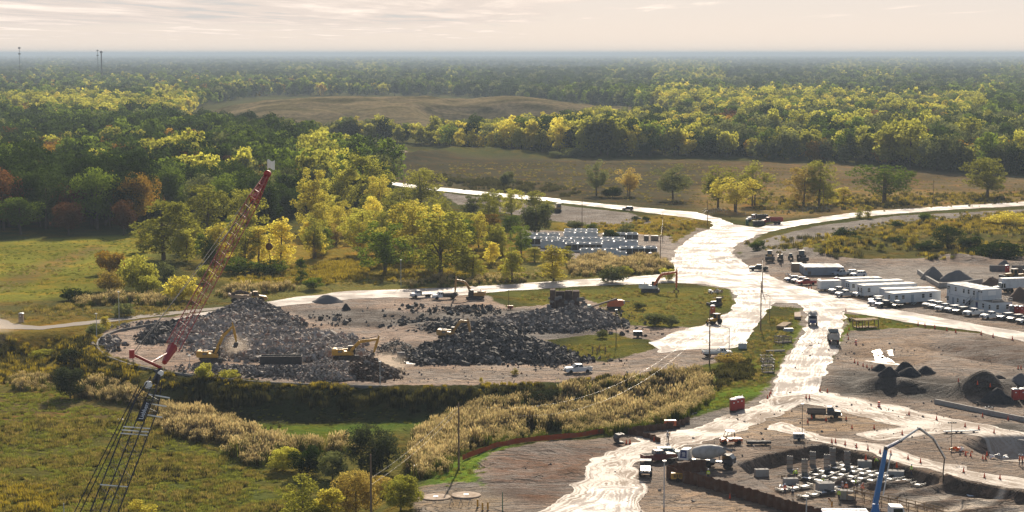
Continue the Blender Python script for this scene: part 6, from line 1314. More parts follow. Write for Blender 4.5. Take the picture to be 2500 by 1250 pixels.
# ------------------------------------------------------------------ walls
def ribbon(name, label, cat, pts, z0, z1, th, mat, cap=None, step=.0, kind=None, zig=0.0, follow=False):
    """wall along world points"""
    P3 = [Vector((p[0], p[1])) for p in pts]; dense = []
    for a, b in zip(P3[:-1], P3[1:]):
        n = max(1, int((b - a).length / (step or 3)))
        for k in range(n): dense.append(a.lerp(b, k / n))
    dense.append(P3[-1]); vs = []; fs = []; n = len(dense)
    for i, p in enumerate(dense):
        d = (dense[min(i + 1, n - 1)] - dense[max(i - 1, 0)]).normalized(); nn = Vector((-d.y, d.x)); off = zig * (1, 1, -1, -1)[i % 4]
        g = gz(p.x, p.y) if follow else 0.0
        for o, z in ((-th / 2, z0), (-th / 2, z1), (th / 2, z1), (th / 2, z0)):
            q = p + nn * (o + off); zz = z + (rnd.uniform(-.12, .12) if (z == z1 and zig) else 0); vs.append((q.x, q.y, g + zz))
    for i in range(n - 1):
        for k in range(4): fs.append((i * 4 + k, i * 4 + (k + 1) % 4, (i + 1) * 4 + (k + 1) % 4, (i + 1) * 4 + k))
    fs += [(0, 1, 2, 3), ((n - 1) * 4 + 3, (n - 1) * 4 + 2, (n - 1) * 4 + 1, (n - 1) * 4)]
    return tag(MB().add(vs, fs).build(name, MT[mat]), label, cat, kind=kind)
WALLPX = [(640, 745), (560, 758), (450, 776), (350, 792), (290, 803), (258, 814), (241, 827), (237, 838), (244, 853), (262, 868), (320, 888), (400, 904), (520, 919), (640, 930), (800, 937), (945, 940)]
ribbon("retaining_wall", "long curved concrete retaining wall around the demolition yard", 'wall', [P(x, y, .6) for x, y in WALLPX], -2.6, .48, .35, 'concretewet', step=2)
SP1 = [P(x, y, 1.9) for x, y in ((1627, 1137), (1660, 1147), (1760, 1172), (1880, 1207), (2000, 1243), (2090, 1272))]
ribbon("sheet_pile_wall", "long rusty corrugated sheet pile wall running down to the right", 'wall', SP1, -.6, 1.9, .06, 'rust', step=.45, zig=.2)
ribbon("sheet_pile_wall", "short rusty sheet pile wall in front of the mixer truck", 'wall', [P(x, y, 1.9) for x, y in ((1629, 1136), (1670, 1129), (1722, 1121))], -.6, 1.9, .06, 'rust', step=.45, zig=.2)
ribbon("sheet_pile_wall", "low dark sheet pile wall at the edge of the reeds", 'wall', [P(x, y, 1.0) for x, y in ((1528, 1043), (1570, 1040), (1640, 1033), (1662, 1026), (1684, 1017))], -.4, 1.0, .06, 'rust', step=.5, zig=.2)
ribbon("sheet_pile_wall", "low dark sheet pile wall below the other one at the reeds", 'wall', [P(x, y, .9) for x, y in ((1528, 1045), (1560, 1052), (1590, 1060), (1610, 1068))], -.4, .9, .06, 'rust', step=.5, zig=.2)
FEN = [(1130, 1128), (1160, 1116), (1200, 1100), (1260, 1085), (1340, 1076), (1420, 1066), (1480, 1056), (1530, 1048)]
t = ribbon("silt_fence", "long orange silt fence along the edge of the reeds", 'fence', [P(x, y, 0) for x, y in FEN], 0, .85, .03, 'fence', step=1.5, zig=.05, follow=True)
ribbon("concrete_wall", "low grey concrete foundation wall at the right edge", 'wall', [P(x, y, .8) for x, y in ((2283, 974), (2360, 990), (2440, 1006), (2560, 1030))], -.4, .8, .5, 'concrete')
ribbon("concrete_wall", "concrete wall stub in the deep excavation at the right edge", 'wall', [P(x, y, -1) for x, y in ((2478, 1076), (2560, 1090))], -3.4, -.6, .5, 'concrete')
ribbon("block_wall", "concrete block wall left of the gravel heaps behind the offices", 'wall', [P(x, y, 1.2) for x, y in ((2242, 659), (2265, 676), (2294, 692))], 0, 1.3, .7, 'concrete'); ribbon("block_wall", "concrete block wall in front of the gravel heaps behind the offices", 'wall', [P(x, y, 1.2) for x, y in ((2294, 692), (2345, 689), (2397, 682))], 0, 1.4, .7, 'concrete')
for lab, px, py, L, W, H in (("far concrete block bay left of the red toilet", 2416, 662, 6.0, 2.0, 2.0), ("far concrete block bay right of the red toilet", 2470, 662, 6.0, 2.0, 1.8)):
    t = thing('block_bay', lab, 'bay', PG(px, py)); b = MB()
    for r_ in range(3):
        for k in range(5): b.box(.6 + k * 1.2, 0, .3 + r_ * .6, 1.17, .8, .58)
    b.build('block', MT['concretewet'], t)
# ------------------------------------------------------------------ heaps and rubble
def heap(label, px, py, wpx, hpx, mat, dep=.8, nm='gravel_heap', cat='heap', z=None, group=None):
    """smooth cone of loose material; px, py = middle of its front foot"""
    s = ppm(py); rx = wpx / s / 2; ry = rx * dep; h = hpx / s; g = PG(px, py, z); g.y += ry * .75
    n = 26; m = 12; vs = []; fs = []; sd = rnd.randrange(999)
    for j in range(m + 1):
        t = j / m
        for i in range(n):
            a = 2 * math.pi * i / n; k = 1 + .5 * (float(vnoise(np.array([math.cos(a) * 1.6 + 5]), np.array([math.sin(a) * 1.6 + 9]), sd)[0]) - .5)
            zz = h * (1.044 - math.sqrt(t * t + .09)) / .744 if j < m else -.3
            vs.append((math.cos(a) * rx * t * k, math.sin(a) * ry * t * k, zz + .22 * h * (float(vnoise(np.array([math.cos(a) * t * 4 + 3]), np.array([math.sin(a) * t * 4]), sd + 1)[0]) - .5) * (j > 0) * (j < m)))
    for j in range(m):
        for i in range(n): fs.append((j * n + i, (j + 1) * n + i, (j + 1) * n + (i + 1) % n, j * n + (i + 1) % n))
    return tag(MB().add(vs, fs).build(nm, MT[mat], None, True, g), label, cat, group)
for a in (("grey gravel heap, left of the pair behind the block wall", 2281, 685, 66, 30, 'gravel', .8), ("wide grey gravel heap, right of the pair behind the block wall", 2345, 690, 92, 26, 'gravel', .8), ("dark soil heap left of the semi trailer", 2428, 702, 62, 24, 'browngravel', .9), ("small far gravel heap behind the block bays", 2454, 650, 30, 14, 'gravel', .9),
          ("dark heap behind the wheel loaders at the right edge", 2492, 672, 50, 18, 'browngravel', .9), ("brown soil heap at the right edge below the semi trailer", 2494, 736, 60, 34, 'browngravel', .9),
          ("black gravel heap, leftmost of the five by the puddles", 2152, 907, 46, 17, 'blackgravel'), ("black gravel heap, front left of the five by the puddles", 2172, 920, 50, 20, 'blackgravel'), ("black gravel heap, tallest one of the five by the puddles", 2214, 912, 64, 26, 'blackgravel'), ("black gravel heap, front right of the five by the puddles", 2226, 920, 66, 20, 'blackgravel'), ("black gravel heap, rightmost of the five by the puddles", 2262, 914, 52, 17, 'blackgravel'),
          ("grey stone heap on the pad beside the far ring road", 797, 741, 80, 18, 'gravel', .8), ("black lump of asphalt left of the white trucks", 844, 758, 22, 16, 'blackgravel', .9), ("dark soil mound at the right edge of the berm", 2440, 985, 90, 34, 'blackgravel', .7), ("dark small heap beside the mound at the right", 2440, 925, 40, 8, 'blackgravel', .7), ("grey gravel heap at the right edge above the berm", 2495, 940, 60, 26, 'gravel', .7)):
    heap(*a)
def rubble_mat(name, a, b, c):
    m, nt, out = mat_new(name); at = node(nt, 'ShaderNodeAttribute', attribute_name='stone').outputs['Fac']; pos = node(nt, 'ShaderNodeNewGeometry').outputs['Position']; n = noise(nt, pos, 1.6, 4, .65)
    col = mixcol(nt, maprange(nt, at, .25, .75), a, b); col = mixcol(nt, maprange(nt, at, .86, .95), col, c); col = vmath(nt, 'SCALE', col, scale=maprange(nt, n, .3, .7, .65, 1.25))
    col = mixcol(nt, maprange(nt, at, .0, .1, .8, 0.0), col, (.17, .13, .10) if a[0] > .09 else (.085, .07, .06))
    b_ = node(nt, 'ShaderNodeBsdfPrincipled', {'Base Color': col, 'Roughness': .85, 'Specular IOR Level': .25}); nt.links.new(node(nt, 'ShaderNodeBump', {'Height': noise(nt, pos, 6, 3, .6), 'Strength': .4, 'Distance': .1}).outputs[0], b_.inputs['Normal'])
    nt.links.new(b_.outputs[0], out.inputs[0]); return m
M_RUB = rubble_mat("pale_broken_concrete", (.29, .245, .205), (.42, .36, .305), (.36, .23, .17)); M_DRK = rubble_mat("dark_broken_asphalt", (.07, .062, .055), (.145, .127, .112), (.24, .21, .18)); M_MID = rubble_mat("grey_broken_concrete", (.155, .132, .115), (.27, .232, .20), (.38, .33, .28))
BOXV = np.array([(-1, -1, -1), (1, -1, -1), (1, 1, -1), (-1, 1, -1), (-1, -1, 1), (1, -1, 1), (1, 1, 1), (-1, 1, 1)]) * .5
BOXF = np.array([(3, 2, 1, 0), (4, 5, 6, 7), (0, 1, 5, 4), (1, 2, 6, 5), (2, 3, 7, 6), (3, 0, 4, 7)])
def rots(g, n):
    q = g.normal(size=(n, 4)); q /= np.linalg.norm(q, axis=1)[:, None]; w, x, y, z = q.T
    return np.stack([1 - 2 * (y * y + z * z), 2 * (x * y - w * z), 2 * (x * z + w * y), 2 * (x * y + w * z), 1 - 2 * (x * x + z * z), 2 * (y * z - w * x), 2 * (x * z - w * y), 2 * (y * z + w * x), 1 - 2 * (x * x + y * y)], -1).reshape(n, 3, 3)
def chunks(g, pos, size):
    n = len(pos); V = BOXV[None] * (1 + g.uniform(-.35, .35, (n, 8, 3))); V = V * (size[:, None] * g.uniform(.45, 1.3, (n, 3)))[:, None]
    V = np.einsum('nij,nkj->nki', rots(g, n), V) + pos[:, None]
    F = (BOXF[None] + (np.arange(n) * 8)[:, None, None]).reshape(-1, 4); return V.reshape(-1, 3), F
def rubble(label, cones, n, smin, smax, mat, seed, spread=1.25, nm='rubble', core=True):
    """cones: pixel of the middle, radii in metres, height; one heap of broken pieces nobody could count"""
    g = np.random.default_rng(seed); C = []
    for px, py, rx, ry, h in cones: p = P(px, py); C.append((p[0], p[1], rx, ry, h))
    def hgt(x, y):
        z = np.zeros(x.shape)
        for cx, cy_, rx, ry, h in C:
            d = np.sqrt(((x - cx) / rx) ** 2 + ((y - cy_) / ry) ** 2) * (1 + .5 * (vnoise(x / 4, y / 4, seed) - .5)); z = np.maximum(z, h * np.clip(1 - d, 0, 1) ** .85)
        return z * (.82 + .36 * vnoise(x / 2.5, y / 2.5, seed + 3))
    a = np.array([c[2] * c[3] for c in C]); ci = g.choice(len(C), n, p=a / a.sum()); r = np.sqrt(g.random(n)) * spread; th = g.uniform(0, 6.28, n); CC = np.array(C)[ci]
    x = CC[:, 0] + np.cos(th) * r * CC[:, 2]; y = CC[:, 1] + np.sin(th) * r * CC[:, 3]; z = hgt(x, y); keep = (z > .25) | (g.random(n) < .22); x, y, z = x[keep], y[keep], z[keep]
    s = smin * (smax / smin) ** (g.random(len(x)) ** 2.2); V, F = chunks(g, np.c_[x, y, z + s * .1], s); st = np.repeat(.12 + .88 * g.random(len(x)), 8)
    if core:
        x0, x1 = CC[:, 0].min() - CC[:, 2].max(), CC[:, 0].max() + CC[:, 2].max(); y0, y1 = CC[:, 1].min() - CC[:, 3].max(), CC[:, 1].max() + CC[:, 3].max()
        X, Y = np.meshgrid(np.arange(x0, x1, .7), np.arange(y0, y1, .7)); Z = hgt(X.ravel(), Y.ravel()) - .35; i = np.arange(X.size).reshape(X.shape); Fc = np.stack([i[:-1, :-1], i[:-1, 1:], i[1:, 1:], i[1:, :-1]], -1).reshape(-1, 4); ok = (Z[Fc].max(1) > -.3); Fc = Fc[ok]
        F = np.concatenate([F, Fc + len(V)]); V = np.concatenate([V, np.c_[X.ravel(), Y.ravel(), Z]]); st = np.r_[st, np.full(X.size, 0.0)]
    o = np_mesh(nm, V, F, mat, attrs={'stone': ('FLOAT', st)}); return tag(o, label, 'rubble', kind='stuff')
rubble("wide heap of pale broken concrete left of the digging excavators", [(600, 790, 13, 14, 2.9), (530, 810, 16, 16, 2.9), (470, 825, 9, 12, 1.8), (640, 835, 16, 18, 3.2), (720, 838, 14, 16, 2.5), (590, 845, 13, 14, 2.0), (760, 868, 12, 10, 2.6), (690, 870, 12, 9, 2.0), (820, 850, 6, 10, 1.2)], 26000, .14, 1.15, M_RUB, 1)
rubble("dark rubble heap under the loaded dump truck", [(607, 768, 8.5, 12, 4.6), (645, 785, 8, 10, 3.5), (680, 800, 6, 8, 2.0)], 6000, .15, 1.0, M_MID, 2)
rubble("dark broken asphalt at the left foot of the pale heap", [(392, 822, 5, 9, 2.2), (440, 808, 7, 8, 2.4), (480, 790, 5, 7, 1.6), (370, 832, 3, 6, 1.0)], 2200, .25, 1.2, M_DRK, 3)
rubble("dark slabs scattered at the left tip of the retaining wall", [(262, 835, 2.5, 12, .6), (275, 850, 2.5, 8, .6), (360, 792, 5, 3, .5), (310, 800, 4, 3, .4)], 420, .35, 1.3, M_MID, 4)
rubble("fine crushed concrete spread along the front wall", [(590, 905, 12, 6, 1.0), (680, 912, 10, 6, 1.4), (740, 912, 9, 7, 1.6), (520, 900, 10, 5, .5), (800, 912, 8, 9, 2.4)], 3600, .2, .7, M_MID, 5)
rubble("big black rubble pile in the middle of the demolition yard", [(1110, 866, 10, 13, 3.6), (1165, 860, 11, 15, 4.6), (1220, 858, 11, 15, 4.9), (1280, 866, 10, 13, 3.4), (1335, 876, 8, 9, 1.8), (1055, 875, 7, 9, 1.8)], 15000, .14, 1.05, M_DRK, 6)
rubble("dark rubble around the ruined brick stump", [(1330, 792, 13, 14, 3.4), (1395, 787, 12, 15, 3.8), (1270, 795, 12, 10, 1.8), (1440, 792, 8, 10, 2.2), (1225, 792, 10, 9, 1.2), (1390, 770, 9, 12, 2.6)], 13000, .14, 1.05, M_MID, 7)
rubble("low black rubble bank left of the ruined stump", [(1120, 800, 14, 10, 1.4), (1180, 805, 14, 9, 1.6), (1060, 790, 10, 8, .8)], 1800, .3, 1.0, M_DRK, 8)
rubble("flat debris with slabs and scrap in the back of the demolition yard", [(1020, 752, 5, 8, .5), (1080, 756, 6, 10, .5), (1000, 790, 9, 10, .3), (1150, 758, 7, 10, .9), (1190, 760, 5, 8, .7), (1100, 775, 14, 12, .25), (720, 790, 16, 14, .3), (780, 780, 8, 12, .2)], 1500, .2, 1.2, M_DRK, 9, core=False)
rubble("debris strewn around the orange red screener", [(1500, 772, 9, 9, .35), (1540, 790, 8, 7, .25), (1450, 800, 9, 6, .3), (1560, 812, 6, 5, .2), (1430, 882, 9, 4, .35), (1350, 895, 8, 4, .3)], 700, .25, .9, M_DRK, 10, core=False)
rubble("scattered stones on the dirt of the front yard", [(1100, 912, 25, 10, .05), (1300, 905, 20, 10, .05), (900, 905, 12, 10, .05), (560, 880, 14, 8, .05), (900, 770, 16, 18, .05)], 900, .15, .5, M_RUB, 11, core=False)
M_BRN = rubble_mat("brown_earth_lumps", (.10, .068, .05), (.16, .11, .08), (.3, .26, .22))
rubble("brown earth heap under the digging excavator", [(900, 912, 6.5, 9, 3.6), (925, 916, 5, 8, 2.4)], 2600, .12, .7, M_BRN, 31)
rubble("pale crushed concrete heap at the front of the yard", [(790, 914, 8, 9, 3.0), (830, 912, 5, 8, 2.6)], 3200, .15, .6, M_RUB, 32)
def scrap():
    mb = MB(); p = P(967, 855); g = random.Random(3)
    for k in range(190):
        a = g.uniform(0, 6.28); r = g.random() ** .6; x, y = p[0] + math.cos(a) * r * 4.3, p[1] + math.sin(a) * r * 6; z = 2.0 * (1 - r) + .15; pts = [Vector((x, y, z))]
        for q in range(3): pts.append(pts[-1] + Vector((g.uniform(-.7, .7), g.uniform(-.7, .7), g.uniform(-.35, .4))))
        mb.path([Vector((v.x, v.y, max(v.z, .05))) for v in pts], g.uniform(.04, .11), 4)
    tag(mb.build('scrap_metal', MT['darksteel']), "tangled heap of dark scrap metal beside the black rubble pile", 'scrap', kind='stuff')
scrap()
def ruin():
    t = thing('ruined_stump', "ruined dark brick and concrete stump rising from the rubble", 'ruin', PG(1378, 772), R(-4)); g = random.Random(5); b = MB()
    for x0, x1, y0, y1, zt in ((-3.8, -2.4, -1, 3, 6.9), (-2.4, 0, 1.5, 3, 6.3), (0, 2.0, 1, 3, 6.5), (2.0, 3.9, -1, 3, 6.6), (-2.4, 2.0, -.6, 1.4, 4.4)):
        b.box((x0 + x1) / 2, (y0 + y1) / 2, zt / 2, x1 - x0 - .01, y1 - y0 - .01, zt, 0, 0, g.uniform(.86, .98), g.uniform(.85, .98))
    b.build('wall', MT['brickdark'], t); c = MB()
    for k in range(40): c.box(g.uniform(-4, 5.5), g.uniform(-2.5, 2.5), g.uniform(2, 5.0), g.uniform(.4, 1.4), g.uniform(.4, 1.2), g.uniform(.3, 1), 0, g.uniform(0, 3), .7, .8)
    c.build('broken_concrete', MT['concretewet'], t)
    for k in range(14): x = g.uniform(-3.5, 3.5); MB().path([(x, 2, 6), (x + g.uniform(-.5, .5), 2, 6.9), (x + g.uniform(-1, 1), 1.6, 7.2)], .03, 3).build('rebar', MT['rust'], t)
ruin()

# ------------------------------------------------------------------ reeds, weeds, grass
def tuft_proto(coll, name, mat, n, h, w, blade, lean, plume=None, seed=0):
    g = np.random.default_rng(seed); V = []; F = []; mi = []; lv = []
    for k in range(n):
        a = g.uniform(0, 6.28); r = w * .5 * math.sqrt(g.random()); x, y = r * math.cos(a), r * math.sin(a); hh = h * g.uniform(.65, 1.1); d = g.uniform(0, 6.28); l = lean * g.uniform(.2, 1) * hh; dx, dy = math.cos(d) * l, math.sin(d) * l; e = g.uniform(0, 6.28); ex, ey = math.cos(e) * blade / 2, math.sin(e) * blade / 2; o = len(V)
        V += [(x - ex, y - ey, -.1), (x + ex, y + ey, -.1), (x + dx * .5 + ex * .8, y + dy * .5 + ey * .8, hh * .6), (x + dx * .5 - ex * .8, y + dy * .5 - ey * .8, hh * .6), (x + dx + ex * .15, y + dy + ey * .15, hh), (x + dx - ex * .15, y + dy - ey * .15, hh)]
        F += [(o, o + 1, o + 2, o + 3), (o + 3, o + 2, o + 4, o + 5)]; mi += [0, 0]; c = g.random(); lv += [c] * 6
        if plume:
            for q in range(2):
                o = len(V); pw, ph = plume[0] * g.uniform(.7, 1.3), plume[1] * g.uniform(.7, 1.3); f = g.uniform(0, 6.28); fx, fy = math.cos(f) * pw / 2, math.sin(f) * pw / 2
                V += [(x + dx - fx * .5, y + dy - fy * .5, hh - .1), (x + dx + fx * .5, y + dy + fy * .5, hh - .1), (x + dx * 1.15 + fx, y + dy * 1.15 + fy, hh + ph * .5), (x + dx * 1.3 + fx * .1, y + dy * 1.3 + fy * .1, hh + ph)]; F += [(o, o + 1, o + 2, o + 3)]; mi += [1]; lv += [g.random()] * 4
    o = np_mesh(name, np.array(V), np.array(F), mat if isinstance(mat, list) else [mat], link=False, mi=mi, attrs={'leaf': ('FLOAT', lv)}); coll.objects.link(o)
def spread_stuff(name, label, cat, coll, areas, seed, kinds=1):
    """areas: (pixels, height, spacing m, size, noise threshold)"""
    g = np.random.default_rng(seed); out = []
    for pts, z, sp, size, th, wh in areas:
        p = poly(pts, z); p = np.concatenate([p, poly(pts, 0.0)]) if z < 0 else p; x0, y0 = p.min(0); x1, y1 = p.max(0); n = int((x1 - x0) * (y1 - y0) / sp ** 2); x = g.uniform(x0, x1, n); y = g.uniform(y0, y1, n); qx, qy = PX(x, y, ground_h(x, y)); q = np.array(pts, float); s = sdf(np.stack([q[:, 0], q[:, 1] * 3], -1), qx, qy * 3) / 14 + (fbm(x / 5, y / 5, seed + 4, 3) - .5) * 5
        ok = (s > 0) & (fbm(x / 7, y / 9, seed, 3) > th); x, y, s = x[ok], y[ok], s[ok]; sz = size * g.uniform(.65, 1.25, len(x)) * (.75 + .5 * vnoise(x / 6, y / 6, seed + 9)) * np.clip(.55 + s / 5, 0, 1)
        w = wh[0] + g.integers(0, wh[1], len(x)); out.append(np.c_[x, y, ground_h(x, y) - .08, sz, w])
    a = np.concatenate(out); n = len(a); me = bpy.data.meshes.new(name); me.vertices.add(n); me.vertices.foreach_set('co', a[:, :3].astype(np.float32).ravel())
    for nm, kind, arr in (('tree_size', 'FLOAT', a[:, 3]), ('turn', 'FLOAT', g.uniform(0, 6.28, n)), ('which', 'INT', a[:, 4])):
        q = me.attributes.new(nm, kind, 'POINT'); q.data.foreach_set('value', arr.astype(np.float32 if kind == 'FLOAT' else np.int32))
    o = bpy.data.objects.new(name, me); COL.objects.link(o); scatter(o, coll); tag(o, label, cat, kind='stuff'); return n
M_REED = leafmat("reed_stems", (.12, .095, .045), (.24, .18, .085), .45); M_PLUME = leafmat("reed_plumes", (.38, .285, .185), (.57, .44, .305), .5); M_REEDG = leafmat("green_reed_stems", (.08, .10, .025), (.17, .17, .04), .45)
M_GR = leafmat("field_grass", (.125, .112, .034), (.27, .215, .058), .5); M_GRY = leafmat("dry_grass", (.20, .15, .06), (.34, .25, .10), .5); M_GRL = leafmat("lush_grass", (.14, .155, .037), (.25, .24, .055), .5); M_GOLD = leafmat("goldenrod", (.20, .155, .03), (.42, .30, .04), .5); M_WEED = leafmat("dark_weeds", (.05, .05, .022), (.115, .095, .04), .4)
rc = bpy.data.collections.new("reed_kinds")
for k in range(2): tuft_proto(rc, "reed_a%d" % k, [M_REED, M_PLUME], 34, 2.6, 1.9, .10, .16, (.20, .42), 40 + k)
for k in range(2): tuft_proto(rc, "reed_b%d" % k, [M_REEDG, M_PLUME], 36, 2.4, 1.9, .12, .18, (.14, .3), 50 + k)
spread_stuff('reeds', "tan plumed reeds filling the ditch and low field edge", 'reeds', rc, [
    ([(985, 1150), (1000, 1075), (1060, 1040), (1120, 1005), (1230, 985), (1400, 955), (1560, 925), (1700, 908), (1735, 925), (1738, 985), (1640, 1022), (1500, 1050), (1340, 1058), (1200, 1082), (1120, 1120), (1090, 1160), (1040, 1170)], -4.5, 1.05, .95, .28, (0, 4)),
    ([(1140, 1100), (1250, 1070), (1500, 1045), (1640, 1018), (1735, 975), (1738, 990), (1640, 1030), (1500, 1058), (1340, 1066), (1200, 1090)], -2.5, 1.3, .95, .3, (2, 2)),
    ([(370, 1010), (400, 1000), (470, 1010), (560, 1035), (640, 1070), (630, 1090), (560, 1090), (480, 1075), (400, 1060)], -5, .95, .95, .25, (0, 2)), ([(560, 1085), (640, 1075), (720, 1085), (860, 1080), (870, 1110), (740, 1110), (700, 1150), (600, 1140), (540, 1110)], -5, 1.2, 1.0, .33, (0, 4)),
    ([(170, 950), (240, 935), (330, 950), (370, 975), (360, 1000), (260, 990), (180, 975)], -5, 1.1, .75, .34, (0, 3)), ([(20, 930), (110, 915), (140, 930), (130, 950), (40, 960)], -5, 1.3, .8, .35, (0, 4)),
    ([(1385, 650), (1440, 632), (1560, 633), (1630, 640), (1640, 660), (1560, 672), (1440, 676), (1400, 672)], 0, 1.2, .95, .25, (0, 3)), ([(520, 720), (600, 708), (700, 702), (760, 706), (640, 722), (540, 732)], 0, 1.3, .9, .3, (0, 3)), ([(180, 735), (290, 725), (400, 735), (430, 745), (300, 750), (200, 752)], 0, 1.4, .9, .3, (0, 4)), ([(950, 695), (1080, 680), (1300, 672), (1400, 672), (1240, 690), (1000, 704)], 0, 1.5, .75, .35, (0, 4))], 61)
gc_ = bpy.data.collections.new("grass_kinds")
for nm, mt, n, h, w, b, l in (("grass_a", M_GR, 26, .75, 1.3, .10, .5), ("grass_b", M_GRY, 26, .85, 1.3, .10, .5), ("grass_c", M_GRL, 30, .4, 1.3, .10, .6), ("grass_d", M_GOLD, 30, 1.1, 1.4, .16, .35), ("grass_e", M_WEED, 30, 1.2, 1.5, .14, .4)): tuft_proto(gc_, nm, mt, n, h, w, b, l, None, hash(nm) % 97 if False else len(nm) + n)
spread_stuff('grass', "rough grass and weeds of the low field, banks and verges", 'grass', gc_, [
    ([(-60, 960), (140, 950), (240, 985), (400, 1020), (560, 1110), (700, 1170), (760, 1262), (-60, 1262)], LOWZ, 1.05, .95, .30, (2, 1)), ([(-60, 960), (400, 1020), (700, 1170), (760, 1262), (-60, 1262)], LOWZ, 1.2, .95, .42, (0, 1)), ([(-60, 960), (400, 1020), (700, 1170), (760, 1262), (-60, 1262)], LOWZ, 1.5, .85, .48, (1, 1)), ([(-60, 1000), (400, 1040), (700, 1180), (760, 1262), (-60, 1262)], LOWZ, 3.2, .8, .56, (4, 1)), ([(-60, 1170), (120, 1190), (140, 1262), (-60, 1262)], LOWZ, 1.3, .9, .4, (3, 1)), ([(-60, 600), (330, 578), (370, 600), (270, 690), (160, 720), (-60, 740)], 0, 2.0, .8, .42, (2, 1)), ([(-60, 650), (330, 600), (160, 720), (-60, 740)], 0, 3.2, .7, .5, (1, 1)),
    ([(-60, 820), (225, 822), (260, 880), (400, 925), (520, 945), (400, 960), (140, 930), (-60, 940)], -4, 1.3, 1.05, .38, (3, 2)), ([(-60, 830), (240, 830), (330, 900), (140, 930), (-60, 940)], -4, 1.8, 1.0, .45, (1, 1)), ([(380, 915), (640, 940), (960, 950), (1240, 945), (1420, 930), (1700, 905), (1735, 925), (1400, 960), (1200, 985), (1080, 1010), (900, 1000), (600, 995), (420, 985)], -2.5, 1.15, 1.0, .30, (4, 1)), ([(380, 915), (640, 940), (960, 950), (1420, 930), (1700, 905), (1500, 930), (1000, 965), (600, 955)], -1.5, 1.5, 1.0, .42, (3, 1)),
    ([(242, 842), (264, 872), (400, 910), (640, 937), (945, 946), (945, 955), (640, 948), (400, 922), (255, 882), (232, 846)], -2, .9, 1.15, .2, (3, 2)), ([(560, 1000), (680, 992), (900, 1000), (1090, 1000), (1000, 1040), (820, 1065), (640, 1070)], LOWZ, 1.6, .55, .3, (2, 1)), ([(560, 1000), (1090, 1000), (820, 1065), (640, 1070)], LOWZ, 3.2, .7, .5, (4, 1)), ([(1050, 1165), (1170, 1115), (1230, 1096), (1190, 1150), (1080, 1190)], -.5, 1.3, .8, .3, (2, 1)), ([(1690, 1000), (1745, 962), (1870, 940), (1885, 955), (1790, 975)], 0, 1.2, .8, .3, (2, 1)), ([(1738, 985), (1750, 960), (1800, 950), (1770, 985), (1720, 1010)], -1, 1.1, 1.2, .25, (2, 1)),
    ([(1880, 748), (1952, 754), (1945, 790), (1910, 850), (1895, 900), (1865, 940), (1745, 960), (1738, 892), (1830, 842)], 0, 1.2, .8, .38, (0, 3)), ([(1740, 900), (1830, 880), (1840, 920), (1750, 955)], 0, 1.1, 1.1, .35, (4, 1)), ([(2064, 768), (2140, 777), (2225, 797), (2080, 805)], 0, 1.2, .7, .38, (0, 3)), ([(1240, 716), (1560, 702), (1780, 705), (1780, 740), (1640, 798), (1520, 790), (1430, 730), (1260, 742)], 0, 1.6, .7, .42, (0, 3)), ([(1350, 840), (1590, 832), (1595, 850), (1480, 882)], 0, 1.4, .7, .4, (0, 3)),
    ([(770, 650), (850, 640), (900, 662), (880, 690), (760, 690)], 0, 1.1, 1.5, .25, (3, 1)), ([(560, 660), (760, 640), (900, 620), (1280, 600), (1280, 660), (1100, 690), (900, 695), (560, 705)], 0, 1.6, 1.1, .42, (0, 4)), ([(1290, 560), (1640, 530), (1720, 548), (1640, 590), (1600, 572), (1400, 560)], 0, 1.8, 1.1, .42, (1, 3)), ([(1820, 600), (2240, 530), (2560, 510), (2560, 640), (2100, 635), (1990, 636)], 0, 2.2, 1.3, .45, (0, 5)), ([(2180, 572), (2330, 545), (2560, 530), (2560, 555)], 0, 1.6, 1.3, .35, (3, 1)), ([(-60, 735), (300, 730), (560, 735), (400, 772), (-60, 790)], 0, 1.5, .9, .45, (0, 2)), ([(960, 400), (1300, 392), (1700, 395), (1730, 480), (1640, 508), (1400, 480), (1000, 440)], 0, 6.5, 1.0, .5, (0, 1)), ([(960, 400), (1700, 395), (2500, 445), (2560, 490), (1900, 530), (1720, 510), (1400, 480)], 0, 4.5, 1.0, .5, (0, 2)), ([(1000, 425), (1250, 440), (1420, 470), (1380, 480), (1100, 455)], 0, 2.4, 1.5, .42, (4, 1)), ([(1740, 480), (2560, 470), (2560, 488), (1900, 525)], 0, 2.2, 1.3, .42, (0, 5))], 71)
# ------------------------------------------------------------------ cones, barrels, people and small site things
def cone_proto(label, loc):
    t = thing('traffic_cone', label, 'traffic cone', loc, 0)
    MB().box(0, 0, .03, .62, .62, .06).build('base', MT['rubber'], t); MB().lathe([(.24, .06), (.05, 1.15), (.045, 1.16)], 12).build('cone_body', MT['cone'], t)
    c = MB(); c.lathe([(.172, .42), (.135, .60), (.136, .60), (.173, .42)], 12); c.build('reflective_band', MT['hatwhite'], t); c = MB(); c.lathe([(.115, .72), (.09, .85), (.091, .85), (.116, .72)], 12); c.build('reflective_band', MT['hatwhite'], t); return t
CONE = None
def cones(label, pts, group=None, z=None, s=.72):
    """label: one phrase with {} for the ordinal from the left"""
    global CONE
    for k, (px, py) in enumerate(sorted(pts)):
        lab = label.format(ordw(k)); g = PG(px, py, z)
        if CONE is None: CONE = cone_proto(lab, g); tag(CONE, group=group); CONE.scale = (s,) * 3
        else: dup(CONE, g, rnd.uniform(0, 1.5), lab, group, None, s)
def c3(x, y): return 1900 + x / 4.1667, 950 + y / 4.1667
def c6(x, y): return 2000 + x / 4.166, 720 + y / 4.166
cones("orange cone, {} from the left along the top edge of the pit", [c3(*p) for p in ((545, 552), (583, 552), (680, 574), (795, 602), (912, 622), (1035, 657), (1145, 668), (1320, 718), (1447, 756))], "cones along the pit edge")
